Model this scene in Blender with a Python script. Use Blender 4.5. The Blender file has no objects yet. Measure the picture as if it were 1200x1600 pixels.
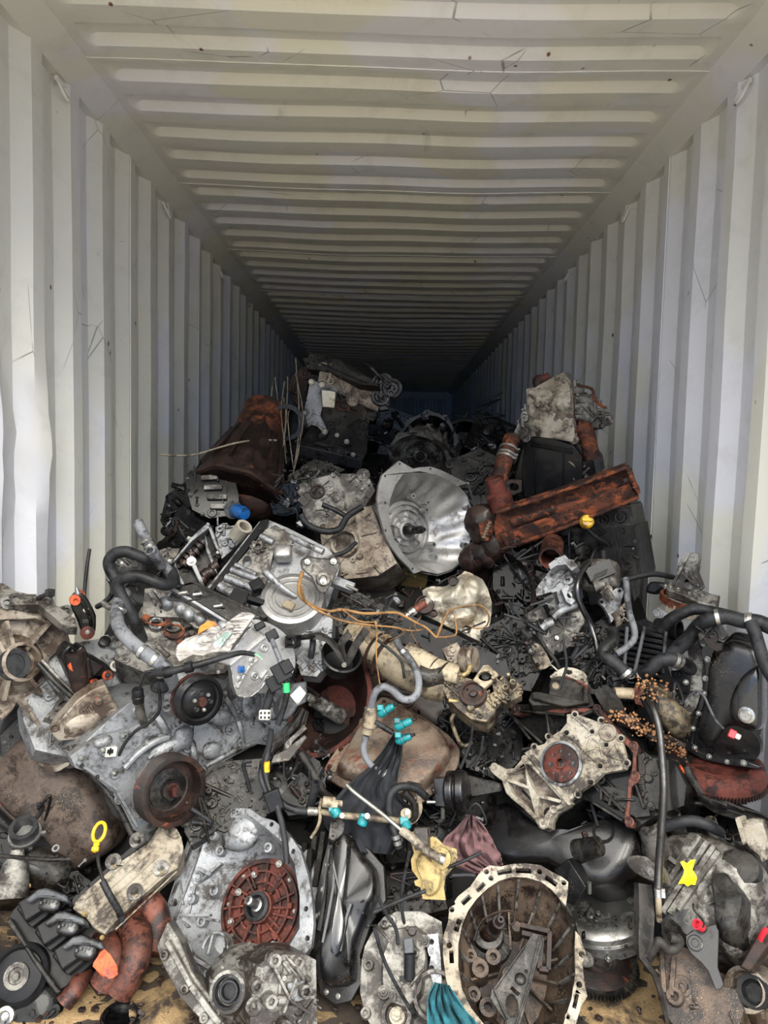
import bpy, math, random
from mathutils import Vector as V, Matrix, noise
from mathutils.geometry import tessellate_polygon
rnd = random.Random(7)
SC = bpy.context.scene; COL = SC.collection
R = math.radians
# ---------------------------------------------------------------- camera
F = 1067.0
CAM = V((0, 0, 1.30))
cY = V((5/F, 72/F, 1)).normalized()
cX = V((1, -.0244, 0)); cX = (cX - cX.dot(cY)*cY).normalized()
cZ = cX.cross(cY); cZ = cZ if cZ.y > 0 else -cZ
cam = bpy.data.cameras.new('camera'); co = bpy.data.objects.new('camera', cam); COL.objects.link(co)
cam.sensor_fit = 'VERTICAL'; cam.sensor_height = 36; cam.lens = F/1600*36; cam.clip_start = .02
cr = V((cX.x, cY.x, cZ.x)); cu = V((cX.y, cY.y, cZ.y)); cf = V((cX.z, cY.z, cZ.z))
mw = Matrix((cr, cu, -cf)).transposed().to_4x4(); mw.translation = CAM
co.matrix_world = mw
SC.camera = co
# ---------------------------------------------------------------- light
w = bpy.data.worlds.new('sky'); SC.world = w; w.use_nodes = True
nt = w.node_tree; bg = nt.nodes['Background']
tc = nt.nodes.new('ShaderNodeTexCoord'); sp = nt.nodes.new('ShaderNodeSeparateXYZ'); rp = nt.nodes.new('ShaderNodeValToRGB')
nt.links.new(tc.outputs['Generated'], sp.inputs[0]); nt.links.new(sp.outputs['Z'], rp.inputs[0]); nt.links.new(rp.outputs[0], bg.inputs[0])
e = rp.color_ramp.elements
e[0].position = 0; e[0].color = (.05, .115, .24, 1); e[1].position = .7; e[1].color = (1, .975, .92, 1)
bg.inputs[1].default_value = 8.0
sun = bpy.data.lights.new('sun', 'SUN'); sun.energy = 4.0; sun.angle = R(30); sun.color = (1, .95, .84)
so = bpy.data.objects.new('sun', sun); COL.objects.link(so)
so.rotation_euler = V((-.25, 1, -.85)).to_track_quat('-Z', 'Y').to_euler()
pl = bpy.data.lights.new('sky_portal', 'AREA'); pl.shape = 'RECTANGLE'; pl.size = 2.5; pl.size_y = 2.8
pl.cycles.is_portal = True
po = bpy.data.objects.new('sky_portal', pl); COL.objects.link(po); po.location = (0, .5, 1.45); po.rotation_euler = (R(90), 0, 0)
po.rotation_euler = V((0, 1, 0)).to_track_quat('-Z', 'Y').to_euler()
vs = SC.view_settings; vs.view_transform = 'Standard'; vs.look = 'None'; vs.gamma = 1; vs.exposure = 0.0; vs.use_curve_mapping = False
SC.cycles.max_bounces = 8; SC.cycles.diffuse_bounces = 4
# ---------------------------------------------------------------- pixel rays of the photograph -> points in the place
def ray(px, py):
    c = V(((px-600)/F, (800-py)/F, 1)); return V((c.dot(cX), c.dot(cY), c.dot(cZ)))
def P(px, py, Y):
    d = ray(px, py); return CAM + d*(Y/d.y)
class Fr:
    """a local frame standing at a real point: u right, v up, n leaning towards the viewer"""
    def __init__(s, px, py, Y, tilt=0, lean=0, spin=0, o=None):
        s.o = o if o is not None else P(px, py, Y); n = (CAM-s.o).normalized()
        u = (cr-cr.dot(n)*n).normalized(); v = n.cross(u)
        ln = u*math.cos(R(lean))+v*math.sin(R(lean))
        q = Matrix.Rotation(R(tilt), 3, n.cross(ln)) @ Matrix.Rotation(R(spin), 3, n)
        s.u, s.v, s.n = q@u, q@v, q@n
        s.k = (CAM-s.o).length/F
    def mat(s):
        m = Matrix((s.u, s.v, s.n)).transposed().to_4x4(); m.translation = s.o; return m
    def uv(s, px, py, h=0):
        d = ray(px, py); t = ((s.o+s.n*h-CAM).dot(s.n))/d.dot(s.n)
        q = CAM+d*t-s.o; return V((q.dot(s.u), q.dot(s.v), h))
    def L(s, pts, h=0):
        return [s.uv(p[0], p[1], p[2] if len(p) > 2 else h) for p in pts]
# ---------------------------------------------------------------- mesh builder
def perp(a):
    a = a.normalized(); b = V((0, 0, 1)) if abs(a.z) < .9 else V((1, 0, 0))
    x = a.cross(b).normalized(); return x, a.cross(x)
def smooth_path(pts, n=6, closed=False):
    pts = [V(p) for p in pts]
    if len(pts) < 3: return pts
    out = []; N = len(pts)
    rng = range(N if closed else N-1)
    for i in rng:
        p0 = pts[(i-1) % N] if closed or i > 0 else pts[0]*2-pts[1]
        p1 = pts[i]; p2 = pts[(i+1) % N]
        p3 = pts[(i+2) % N] if closed or i+2 < N else p2*2-p1
        for k in range(n):
            t = k/n
            out.append(.5*((2*p1)+(p2-p0)*t+(2*p0-5*p1+4*p2-p3)*t*t+(3*p1-p0-3*p2+p3)*t**3))
    if not closed: out.append(pts[-1])
    return out
class G:
    def __init__(s): s.v = []; s.f = []; s.T = None
    def add(s, vs, fs):
        b = len(s.v)
        s.v += [(s.T @ V(p)) if s.T else V(p) for p in vs]; s.f += [tuple(i+b for i in f) for f in fs]; return s
    def box(s, c, d, rot=None, tap=1.0):
        c = V(c); x, y, z = d[0]/2, d[1]/2, d[2]/2
        q = [V((i*x*(tap if k > 0 else 1), j*y*(tap if k > 0 else 1), k*z)) for k in (-1, 1) for j in (-1, 1) for i in (-1, 1)]
        if rot is not None: q = [rot@p for p in q]
        return s.add([p+c for p in q], [(0, 2, 3, 1), (4, 5, 7, 6), (0, 1, 5, 4), (2, 6, 7, 3), (0, 4, 6, 2), (1, 3, 7, 5)])
    def bar(s, a, b, w, h, up=(0, 0, 1)):
        """square bar from a to b, w wide and h along up"""
        a, b = V(a), V(b); x = b-a; l = x.length; x.normalize(); z = V(up); z = (z-z.dot(x)*x)
        z = z.normalized() if z.length > 1e-5 else perp(x)[0]
        y = z.cross(x); m = Matrix((x, y, z)).transposed()
        return s.box((a+b)/2, (l, w, h), m)
    def lathe(s, o, ax, prof, n=24, a0=0, a1=360, wob=None):
        o = V(o); ax = V(ax).normalized(); x, y = perp(ax); full = abs(a1-a0) >= 359.9
        m = n if full else n+1; vs = []; fs = []
        for r, h in prof:
            for i in range(m):
                a = R(a0+(a1-a0)*i/n); rr = r*(wob(a, h) if wob else 1)
                vs.append(o+ax*h+(x*math.cos(a)+y*math.sin(a))*rr)
        for j in range(len(prof)-1):
            for i in range(n):
                k = (i+1) % m
                fs.append((j*m+i, j*m+k, (j+1)*m+k, (j+1)*m+i))
        if full:
            if prof[0][0] > 1e-4: fs.append(tuple(range(m-1, -1, -1)))
            if prof[-1][0] > 1e-4: fs.append(tuple((len(prof)-1)*m+i for i in range(m)))
        return s.add(vs, fs)
    def cyl(s, a, b, r, r1=None, n=16):
        a, b = V(a), V(b); return s.lathe(a, b-a, [(r, 0), (r if r1 is None else r1, (b-a).length)], n)
    def pipe(s, a, b, r, ri, n=16, dep=.8):
        """open hollow end at b"""
        a, b = V(a), V(b); l = (b-a).length
        return s.lathe(a, b-a, [(r, 0), (r, l), (ri, l), (ri, l*(1-dep)), (.0002, l*(1-dep))], n)
    def tube(s, pts, r, n=8, sm=5, closed=False, hollow=False, flat=1.0):
        pts = smooth_path(pts, sm, closed) if sm > 1 else [V(p) for p in pts]
        N = len(pts); vs = []; fs = []; x = None
        rr = r if callable(r) else (lambda t: r)
        for i, p in enumerate(pts):
            t = (pts[(i+1) % N]-pts[i-1]) if closed else (pts[min(i+1, N-1)]-pts[max(i-1, 0)])
            if t.length < 1e-9: t = V((0, 0, 1))
            t.normalize()
            if x is None: x, _ = perp(t)
            x = (x-x.dot(t)*t)
            x = x.normalized() if x.length > 1e-6 else perp(t)[0]
            y = t.cross(x); q = rr(i/max(1, N-1))
            for k in range(n):
                a = 2*math.pi*k/n; vs.append(p+x*math.cos(a)*q+y*math.sin(a)*q*flat)
        for i in range(N if closed else N-1):
            j = (i+1) % N
            for k in range(n):
                l = (k+1) % n; fs.append((i*n+k, i*n+l, j*n+l, j*n+k))
        if not closed:
            if hollow:
                for e0, e1 in ((0, 1), (N-1, N-2)):
                    b = len(vs); c = pts[e0]; dirn = (pts[e1]-c).normalized()
                    for k in range(n): vs.append(c+(vs[e0*n+k]-c)*.68)
                    for k in range(n): vs.append(c+dirn*min(.03, rr(0)*1.6)+(vs[e0*n+k]-c)*.66)
                    for k in range(n):
                        l = (k+1) % n; fs.append((e0*n+k, e0*n+l, b+l, b+k)); fs.append((b+k, b+l, b+n+l, b+n+k))
                    fs.append(tuple(b+n+k for k in range(n)))
            else:
                fs.append(tuple(range(n-1, -1, -1))); fs.append(tuple((N-1)*n+k for k in range(n)))
        return s.add(vs, fs)
    def plate(s, out, h0, h1, holes=(), top=1.0, warp=None):
        """a plate cut to an outline; out in local uv, from height h0 up to h1 along n"""
        loops = [[V((p[0], p[1], 0)) for p in out]]+[[V((p[0], p[1], 0)) for p in hl] for hl in holes]
        flat = [p for l in loops for p in l]; n = len(flat)
        tri = tessellate_polygon(loops); c = sum(loops[0], V((0, 0, 0)))/len(loops[0])
        lo = [V((p.x, p.y, h0)) for p in flat]; hi = [V((c.x+(p.x-c.x)*top, c.y+(p.y-c.y)*top, h1)) for p in flat]
        fs = []
        for t in tri:
            a, b, d = (flat[i] for i in t)
            if (b-a).cross(d-a).z < 0: t = (t[0], t[2], t[1])
            fs.append(tuple(i+n for i in t)); fs.append((t[2], t[1], t[0]))
        b = 0
        for li, l in enumerate(loops):
            m = len(l); area = sum(l[i].x*l[(i+1) % m].y-l[(i+1) % m].x*l[i].y for i in range(m))
            ccw = area > 0
            for i in range(m):
                j = (i+1) % m
                q = (b+i, b+j, b+j+n, b+i+n)
                if ccw != (li == 0): q = q[::-1]
                fs.append(q)
            b += m
        return s.add(lo+hi, fs)
    def blob(s, c, d, rot=None, e=.5, n=12, m=8, jit=0, seed=0):
        """rounded lump (superellipsoid), e 1 = ellipsoid, smaller = boxier"""
        c = V(c); vs = []; fs = []
        def sg(x, p): return math.copysign(abs(x)**p, x)
        for j in range(m+1):
            b = -math.pi/2+math.pi*j/m
            for i in range(n):
                a = 2*math.pi*i/n
                p = V((sg(math.cos(b), e)*sg(math.cos(a), e), sg(math.cos(b), e)*sg(math.sin(a), e), sg(math.sin(b), e)))
                p = V((p.x*d[0]/2, p.y*d[1]/2, p.z*d[2]/2))
                if jit: p *= 1+jit*noise.noise(p*22+V((seed, 0, 0)))
                vs.append((rot@p if rot is not None else p)+c)
        for j in range(m):
            for i in range(n):
                k = (i+1) % n; fs.append((j*n+i, j*n+k, (j+1)*n+k, (j+1)*n+i))
        return s.add(vs, fs)
    def sheet(s, rows, thick=.002, closed=False):
        """a sheet through a grid of points (rows of equal length), given a thickness"""
        nr, nc = len(rows), len(rows[0]); g = [[V(p) for p in r] for r in rows]; top = []; bot = []
        for i in range(nr):
            for j in range(nc):
                a = g[min(i+1, nr-1)][j]-g[max(i-1, 0)][j]; b = g[i][min(j+1, nc-1)]-g[i][max(j-1, 0)]
                nn = b.cross(a); nn = nn.normalized() if nn.length > 1e-9 else V((0, 0, 1))
                top.append(g[i][j]+nn*thick/2); bot.append(g[i][j]-nn*thick/2)
        n = nr*nc; fs = []
        for i in range(nr-1):
            for j in range(nc-1):
                a = i*nc+j; fs.append((a, a+1, a+nc+1, a+nc)); fs.append((n+a, n+a+nc, n+a+nc+1, n+a+1))
        ed = [j for j in range(nc)]+[i*nc+nc-1 for i in range(1, nr)]+[(nr-1)*nc+j for j in range(nc-2, -1, -1)]+[i*nc for i in range(nr-2, 0, -1)]
        for i in range(len(ed)):
            a, b = ed[i], ed[(i+1) % len(ed)]; fs.append((a, n+a, n+b, b))
        return s.add(top+bot, fs)
def circ(c, r, n=20, r2=None, a0=0):
    return [(c[0]+r*math.cos(R(a0)+2*math.pi*i/n), c[1]+(r2 or r)*math.sin(R(a0)+2*math.pi*i/n)) for i in range(n)]
def mesh(name, g, mat, smooth=.6):
    me = bpy.data.meshes.new(name); me.from_pydata([tuple(p) for p in g.v], [], g.f)
    if mat: me.materials.append(mat)
    if smooth:
        me.shade_smooth(); me.set_sharp_from_angle(angle=smooth)
    return me
def put(name, me, parent=None, mtx=None, label=None):
    o = bpy.data.objects.new(name, me); COL.objects.link(o)
    if parent is not None: o.parent = parent
    if mtx is not None: o.matrix_local = mtx
    if label: o['label'] = label
    return o
def part(name, g, mat, parent, bev=0, label=None, smooth=.6, kind=None):
    o = put(name, mesh(name, g, mat, smooth), parent, None, label)
    if bev:
        b = o.modifiers.new('edge', 'BEVEL'); b.width = bev; b.segments = 1 if bev < .0025 else 2; b.limit_method = 'ANGLE'; b.angle_limit = R(35)
        b.harden_normals = False
    if kind: o['kind'] = kind
    return o
def thing(name, label, cat, fr=None, group=None):
    o = bpy.data.objects.new(name, None); COL.objects.link(o); o.empty_display_size = .1
    if fr is not None: o.matrix_world = fr.mat() if isinstance(fr, Fr) else fr
    o['label'] = label; o['category'] = cat
    if group: o['group'] = group
    return o
def solo(name, g, mat, label, cat, group=None, bev=0, smooth=.6):
    o = part(name, g, mat, None, bev, label, smooth); o['category'] = cat
    if group: o['group'] = group
    return o
def struct(name, g, mat, parent=None, smooth=.5):
    o = part(name, g, mat, parent, 0, None, smooth)
    if parent is None: o['kind'] = 'structure'
    return o
def at(c, ax=(0, 0, 1), s=1.0, spin=0):
    """matrix putting something built along +z at c along ax"""
    q = V(ax).to_track_quat('Z', 'Y').to_matrix().to_4x4() @ Matrix.Rotation(spin, 4, 'Z') @ Matrix.Scale(s, 4)
    q.translation = V(c); return q
# ---------------------------------------------------------------- materials
def lin(c):
    if isinstance(c, str): c = tuple(int(c[i:i+2], 16)/255 for i in (0, 2, 4))
    return tuple(x/12.92 if x <= .04045 else ((x+.055)/1.055)**2.4 for x in c)+(1,)
MATS = {}
class NT:
    def __init__(s, name):
        s.m = bpy.data.materials.new(name); s.m.use_nodes = True; s.t = s.m.node_tree
        s.b = s.t.nodes['Principled BSDF']; MATS[name] = s.m
        tc = s.t.nodes.new('ShaderNodeTexCoord'); oi = s.t.nodes.new('ShaderNodeObjectInfo')
        ad = s.t.nodes.new('ShaderNodeVectorMath'); ad.operation = 'ADD'
        ml = s.t.nodes.new('ShaderNodeMath'); ml.operation = 'MULTIPLY'; ml.inputs[1].default_value = 37
        s.l(oi.outputs['Random'], ml.inputs[0]); s.l(tc.outputs['Object'], ad.inputs[0]); s.l(ml.outputs[0], ad.inputs[1])
        s.co = ad.outputs[0]; s.raw = tc.outputs['Object']
    def l(s, a, b): s.t.links.new(a, b)
    def nz(s, sc, det=5, rough=.6, dist=0, vec=None):
        n = s.t.nodes.new('ShaderNodeTexNoise'); n.inputs['Scale'].default_value = sc; n.inputs['Detail'].default_value = det
        n.inputs['Roughness'].default_value = rough; n.inputs['Distortion'].default_value = dist
        s.l(vec or s.co, n.inputs['Vector']); return n.outputs['Fac']
    def vor(s, sc, feat='F1', vec=None):
        n = s.t.nodes.new('ShaderNodeTexVoronoi'); n.feature = feat; n.inputs['Scale'].default_value = sc
        s.l(vec or s.co, n.inputs['Vector']); return n.outputs['Distance']
    def step(s, v, a, b):
        n = s.t.nodes.new('ShaderNodeMapRange'); n.inputs[1].default_value = a; n.inputs[2].default_value = b
        s.l(v, n.inputs[0]); return n.outputs[0]
    def mul(s, a, b, op='MULTIPLY'):
        n = s.t.nodes.new('ShaderNodeMath'); n.operation = op
        for i, q in enumerate((a, b)):
            if isinstance(q, (int, float)): n.inputs[i].default_value = q
            else: s.l(q, n.inputs[i])
        return n.outputs[0]
    def mix(s, f, a, b):
        n = s.t.nodes.new('ShaderNodeMix'); n.data_type = 'RGBA'
        for i, q in ((0, f), (6, a), (7, b)):
            if isinstance(q, (int, float)): n.inputs[i].default_value = q
            elif isinstance(q, (tuple, str)): n.inputs[i].default_value = lin(q)
            else: s.l(q, n.inputs[i])
        return n.outputs[2]
    def stretch(s, x, y, z, vec=None):
        n = s.t.nodes.new('ShaderNodeMapping'); n.inputs['Scale'].default_value = (x, y, z); s.l(vec or s.co, n.inputs[0]); return n.outputs[0]
    def bump(s, h, st=.3, d=.002):
        n = s.t.nodes.new('ShaderNodeBump'); n.inputs['Strength'].default_value = st; n.inputs['Distance'].default_value = d
        s.l(h, n.inputs['Height']); s.l(n.outputs[0], s.b.inputs['Normal'])
    def out(s, col, metal=0.0, rough=.5, coat=0):
        for k, q in (('Base Color', col), ('Metallic', metal), ('Roughness', rough)):
            if isinstance(q, (int, float)): s.b.inputs[k].default_value = q
            elif isinstance(q, (tuple, str)): s.b.inputs[k].default_value = lin(q)
            else: s.l(q, s.b.inputs[k])
        if coat: s.b.inputs['Coat Weight'].default_value = coat; s.b.inputs['Coat Roughness'].default_value = .15
        return s.m
def grimy(name, base, dirt='1d1a18', cover=.4, metal=.7, rough=.42, base2=None, rust=0, specks=0, bump=.45, sc=15, coat=0, rustc='7a3b22'):
    """cast or pressed metal with grime in patches of its own, optional rust and sawdust specks"""
    t = NT(name)
    n1 = t.nz(sc, 6, .68, .4); n2 = t.nz(sc*6, 5, .7)
    c = t.mix(t.step(t.nz(sc*.5, 3), .38, .62), base, base2 or base)
    c = t.mix(t.mul(t.step(n2, .45, .75), .25), c, dirt)
    k = .68-cover*.36
    f = t.step(t.mul(n1, t.mul(n2, .35), 'ADD'), k+.08, k+.22)
    c = t.mix(f, c, dirt)
    pit = t.step(t.nz(sc*11, 4, .75), .60, .70); c = t.mix(t.mul(pit, .55), c, dirt)
    if rust:
        fr_ = t.step(t.nz(sc*1.3, 6, .7, .6, vec=t.stretch(1, 1.3, .8)), .66-rust*.36, .74-rust*.3)
        c = t.mix(fr_, c, t.mix(t.mul(t.nz(sc*9, 4), .7), rustc, '7c4127'))
    if specks:
        s1 = t.mul(t.step(t.vor(260), .26, .14), t.step(t.nz(9, 5, .7), .66-specks*.22, .76-specks*.2))
        c = t.mix(t.mul(s1, .85), c, 'a3906c')
    mt = t.mul(t.mul(f, -.8, 'MULTIPLY'), 1.0, 'ADD'); mt = t.mul(mt, metal)
    ro = t.mul(t.mul(t.mul(n2, .30), rough-.10, 'ADD'), t.mul(f, -.16), 'ADD')
    t.bump(t.mul(t.mul(n2, .6), t.nz(sc*28, 3, .7), 'ADD'), bump, .0035)
    return t.out(c, mt, ro, coat)
M = {}
M['alu'] = grimy('cast_aluminium', '939597', '27221e', .28, .66, .38, '787a7d')
M['alu_clean'] = grimy('bright_cast_aluminium', 'b9b8b6', '57504a', .10, .82, .34, '9a9998', bump=.2)
M['alu_mid'] = grimy('dirty_aluminium', '8b8983', '28231f', .50, .6, .46, '6e6a63', specks=.25)
M['alu_warm'] = grimy('stained_aluminium', '938b7f', '3a2d24', .40, .55, .48, '75685a', specks=.2)
M['alu_dark'] = grimy('oily_aluminium', '4c4946', '110f0c', .62, .5, .42, '4c4844', specks=.3)
M['alu_white'] = grimy('corroded_white_aluminium', 'a49e91', '302822', .34, .3, .6, '877d6c', specks=.3, bump=.6)
M['iron'] = grimy('oily_black_iron', '141313', '050505', .5, .35, .34, '1f1e1d', specks=.25)
M['iron_grey'] = grimy('grey_cast_iron', '383633', '0c0b0a', .5, .4, .45, '2c2a27', specks=.45)
M['steel'] = grimy('machined_steel', 'b9b9b6', '2c2824', .15, .95, .28, 'a2a19d', bump=.08)
M['steel_dark'] = grimy('dark_steel', '4a4949', '131211', .35, .9, .34, '3a3838', bump=.15)
M['zinc'] = grimy('zinc_plated_steel', '969897', '4b443c', .1, .9, .3, '9a998f', bump=.05)
M['rust'] = grimy('rusty_steel', '5c3526', '20120e', .5, .15, .62, '47271d', rust=.4, bump=.7, rustc='7a4024')
M['rust_red'] = grimy('red_rust', '532a22', '1f100d', .42, .25, .55, '63332a', rust=.15, bump=.5, rustc='7c3d2a')
M['rust_dark'] = grimy('dark_brown_rust', '362520', '150e0c', .5, .3, .5, '30211b', rust=.1, bump=.5)
M['rust_orange'] = grimy('orange_rust', 'b2532a', '4b2114', .25, .1, .7, '8e4225', rust=.4, bump=.5, rustc='d2622b')
M['pan_brown'] = grimy('brown_weathered_steel', '4f453f', '27201c', .4, .35, .5, '5e5047', rust=.0, specks=.75, bump=.4, rustc='6b4534')
M['pan_rust'] = grimy('peeling_rusty_paint', '7c7062', '33251c', .34, .3, .5, '5d4d40', rust=.30, bump=.6, rustc='4f261c', sc=9)
M['black_gloss'] = grimy('glossy_black_enamel', '0c0c0e', '050505', .3, .0, .22, '141416', specks=.3, bump=.12, coat=.7)
M['black_gloss2'] = grimy('oily_black_enamel', '121214', '060505', .3, .0, .3, '1c1a1a', specks=.5, bump=.2, coat=.3)
M['plastic'] = grimy('black_plastic', '101012', '0d0d0d', .3, .0, .42, '18181a', specks=.25, bump=.15)
M['plastic_grey'] = grimy('grey_plastic', '4b4d50', '1c1b1a', .3, .0, .5, '3c3e41', specks=.2, bump=.15)
M['rubber'] = grimy('black_rubber', '1e1f21', '0c0c0c', .35, .0, .50, '2b2c2f', specks=.2, bump=.3)
M['rubber_grey'] = grimy('dusty_grey_rubber', '6a6c70', '2f2f31', .3, .0, .62, '55565a', specks=.1, bump=.3)
M['teal'] = grimy('teal_plastic', '086a70', '08393e', .2, .0, .4, '0a7378', bump=.1)
M['blue'] = grimy('blue_enamel', '0e4f8e', '0a2a4c', .15, .1, .3, '0f5799', bump=.1, coat=.4)
M['yellow'] = grimy('yellow_plastic', 'cfa410', '6b4a12', .2, .0, .45, 'bb900e', bump=.15)
M['red'] = grimy('red_plastic', 'b3202e', '4d1015', .15, .0, .45, bump=.1)
M['orange'] = grimy('orange_overspray', 'c84f26', '4a2418', .3, .05, .6, 'c24a22', bump=.3)
M['green'] = grimy('green_plastic', '1c9a55', '0f4d2c', .15, .0, .45, bump=.1)
M['beige'] = grimy('beige_heat_stained_metal', '9c907a', '3a3026', .33, .35, .55, '7d725e', specks=.2)
M['gold'] = grimy('yellow_passivated_steel', '957f50', '3b2f1b', .28, .5, .45, 'a39164', specks=.15)
M['copper'] = grimy('heat_browned_manifold', '54342b', '1f120f', .42, .35, .45, '754234', rust=.15, bump=.4, rustc='84452c')
M['brown_grime'] = grimy('brown_sawdust_grime', '5b4c40', '1a1310', .42, .25, .42, '443830', specks=.8)
M['foil'] = grimy('crumpled_heat_shield_steel', 'aca698', '4a3d2e', .30, .6, .42, '8c8474', rust=.08, bump=.4, rustc='7a4a26')
M['oily_alu'] = grimy('grimy_brass_toned_alloy', '8d8069', '231c15', .5, .55, .42, '6e634f', specks=.3)
M['twig'] = grimy('tan_bark', '8a673c', '4d361e', .3, .0, .8, '7c5930', bump=.5)
M['wire'] = grimy('thin_dull_wire', '8a8370', '3c352a', .3, .3, .6, bump=.1)
M['belt'] = grimy('worn_black_belt', '2c2927', '131211', .4, .0, .5, '383431', bump=.4)
M['copper_ring'] = grimy('copper_brown_winding', '83462a', '301810', .35, .5, .45, '703a22', bump=.4)
M['white'] = grimy('white_plastic', 'b8b5ab', '6b665c', .15, .0, .5, bump=.1)
for k, v in (('iron', .10), ('iron_grey', .2), ('plastic', .12), ('plastic_grey', .3), ('rubber', .25), ('rubber_grey', .3), ('belt', .25), ('rust_dark', .3), ('rust', .3), ('rust_red', .3), ('copper', .35), ('alu_dark', .35), ('pan_brown', .3), ('black_gloss', .4), ('black_gloss2', .35)):
    M[k].node_tree.nodes['Principled BSDF'].inputs['Specular IOR Level'].default_value = v
for k, v in (('iron', .25), ('iron_grey', .15), ('plastic', .12), ('rust_dark', .15), ('alu_dark', .15)):
    b_ = M[k].node_tree.nodes['Principled BSDF']; b_.inputs['Coat Weight'].default_value = v; b_.inputs['Coat Roughness'].default_value = .12
def cloth(name, a, b):
    t = NT(name); n = t.nz(14, 4); t.bump(t.mul(t.nz(300, 2), n, 'ADD'), .4, .002)
    return t.out(t.mix(n, a, b), 0.0, .95)
M['cloth_black'] = cloth('black_cloth', '0f1115', '1c1f26'); M['cloth_purple'] = cloth('purple_brown_cloth', '4a3436', '6b4d4f'); M['cloth_teal'] = cloth('teal_cloth', '0a3f49', '226570')
# ---------------------------------------------------------------- shipping container
Y0, Y1, HC, HL, WI, WO = .95, 12.95, 2.70, 2.645, 1.175, 1.211
def paint(name):
    t = NT(name); v = t.raw
    big = t.nz(1.1, 3, .5, .3, vec=t.stretch(1, 1.2, .55, v)); med = t.nz(5, 6, .7, .5, vec=v)
    c = t.mix(t.step(big, .49, .53), 'd3d2cb', 'd6d6db')
    c = t.mix(t.step(t.nz(.8, 2, .5, 0, vec=t.stretch(1, 1, .7, v)), .56, .585), c, 'd5d3c7')
    c = t.mix(t.mul(t.step(med, .50, .8), .35), c, '97958f')
    sm = t.step(t.nz(2.2, 5, .75, 1.5, vec=t.stretch(1, 1, .5, v)), .66, .80)
    c = t.mix(t.mul(sm, .5), c, '77858a')
    scr = t.mul(t.step(t.vor(2.3, 'DISTANCE_TO_EDGE', vec=t.stretch(1, 1.7, 1.1, v)), .006, .0), t.step(t.nz(2.5, 3, vec=v), .56, .6))
    c = t.mix(t.mul(scr, .8), c, '4c463f')
    spot = t.mul(t.step(t.vor(9, vec=t.stretch(1, 1, .7, v)), .085, .045), t.step(t.nz(3.1, 3, vec=v), .50, .56))
    c = t.mix(spot, c, '5a3320')
    run = t.mul(t.step(t.nz(16, 3, .6, 0, vec=t.stretch(1, 1, .09, v)), .70, .80), t.step(t.nz(1.9, 3, vec=v), .55, .68))
    c = t.mix(t.mul(run, .8), c, '9a7a48')
    t.bump(t.mul(med, t.nz(1.3, 2, vec=v), 'ADD'), .25, .004)
    return t.out(c, 0.0, t.mul(t.mul(med, .25), .38, 'ADD'))
M['paint'] = paint('worn_container_paint')
PR = .278
def wall(side):
    root = bpy.data.objects.new('wall_left' if side < 0 else 'wall_right', None); COL.objects.link(root); root['kind'] = 'structure'
    npan = 11; off = .06 if side < 0 else .17
    ys = []
    y = Y0-off; k = 0
    while y < Y1:
        for dy, x in ((0, 0), (.072, 0), (.072+.068, 1), (.072+.068+.070, 1)): ys.append((y+dy, x))
        y += PR
    zs = [0, .4, .7, .9, 1.0, 1.1, 1.17, 1.24, 1.31, 1.38, 1.45, 1.52, 1.6, 1.7, 1.85, 2.1, 2.4, HL]
    per = 16
    for a in range(0, len(ys)-1, per):
        seg = ys[a:a+per+1]; g = G(); rows = []
        for z in zs:
            row = []
            for (yy, o) in seg:
                x = WI+(WO-WI)*o
                d = noise.noise(V((yy*1.3, z*1.6, side*9)))*.006
                # the dent the photograph shows low on the left wall
                if side < 0:
                    q = math.exp(-((yy-2.24)/.20)**2-((z-1.33)/.20)**2); d += (-.016+.016*math.sin(yy*23)+.007*math.sin(z*30+yy*9))*q
                row.append((side*(x+d), min(max(yy, Y0), Y1), z))
            rows.append(row)
        nc = len(seg); vs = [p for r in rows for p in r]; fs = []
        for i in range(len(zs)-1):
            for j in range(nc-1):
                f = (i*nc+j, i*nc+j+1, (i+1)*nc+j+1, (i+1)*nc+j); fs.append(f if side > 0 else f[::-1])
        g.add(vs, fs)
        # outer skin thickness
        g2 = [(v[0]+side*.004, v[1], v[2]) for v in vs]; g.add(g2, [f[::-1] for f in fs])
        # vertical weld bead
        if seg[0][0] > Y0:
            g.cyl((side*(WI-.0005), seg[0][0]+.012, 0), (side*(WI-.0005), seg[0][0]+.012, HL), .0035, n=6)
        part('sheet', g, M['paint'], root, smooth=.35)
    return root
wl = wall(-1); wr = wall(1)
# top rails (square tube sections with the closing lip over the corrugations)
for s, nm in ((-1, 'trim_left'), (1, 'trim_right')):
    g = G()
    prof = [(1.24, HC+.03), (1.088, HC+.03), (1.088, HC-.002), (1.100, HC-.012), (WI-.012, HL+.006), (WI+.004, HL-.004), (1.24, HL-.004)]
    n = len(prof); vs = []; fs = []; K = 60
    for i in range(K+1):
        y = Y0+(Y1-Y0)*i/K
        for x, z in prof: vs.append((s*x, y, z+.003*noise.noise(V((y*2, s, 0)))))
    for i in range(K):
        for j in range(n-1): fs.append((i*n+j, i*n+j+1, (i+1)*n+j+1, (i+1)*n+j))
    g.add(vs, fs); struct(nm, g, M['paint'], smooth=.35)
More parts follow.
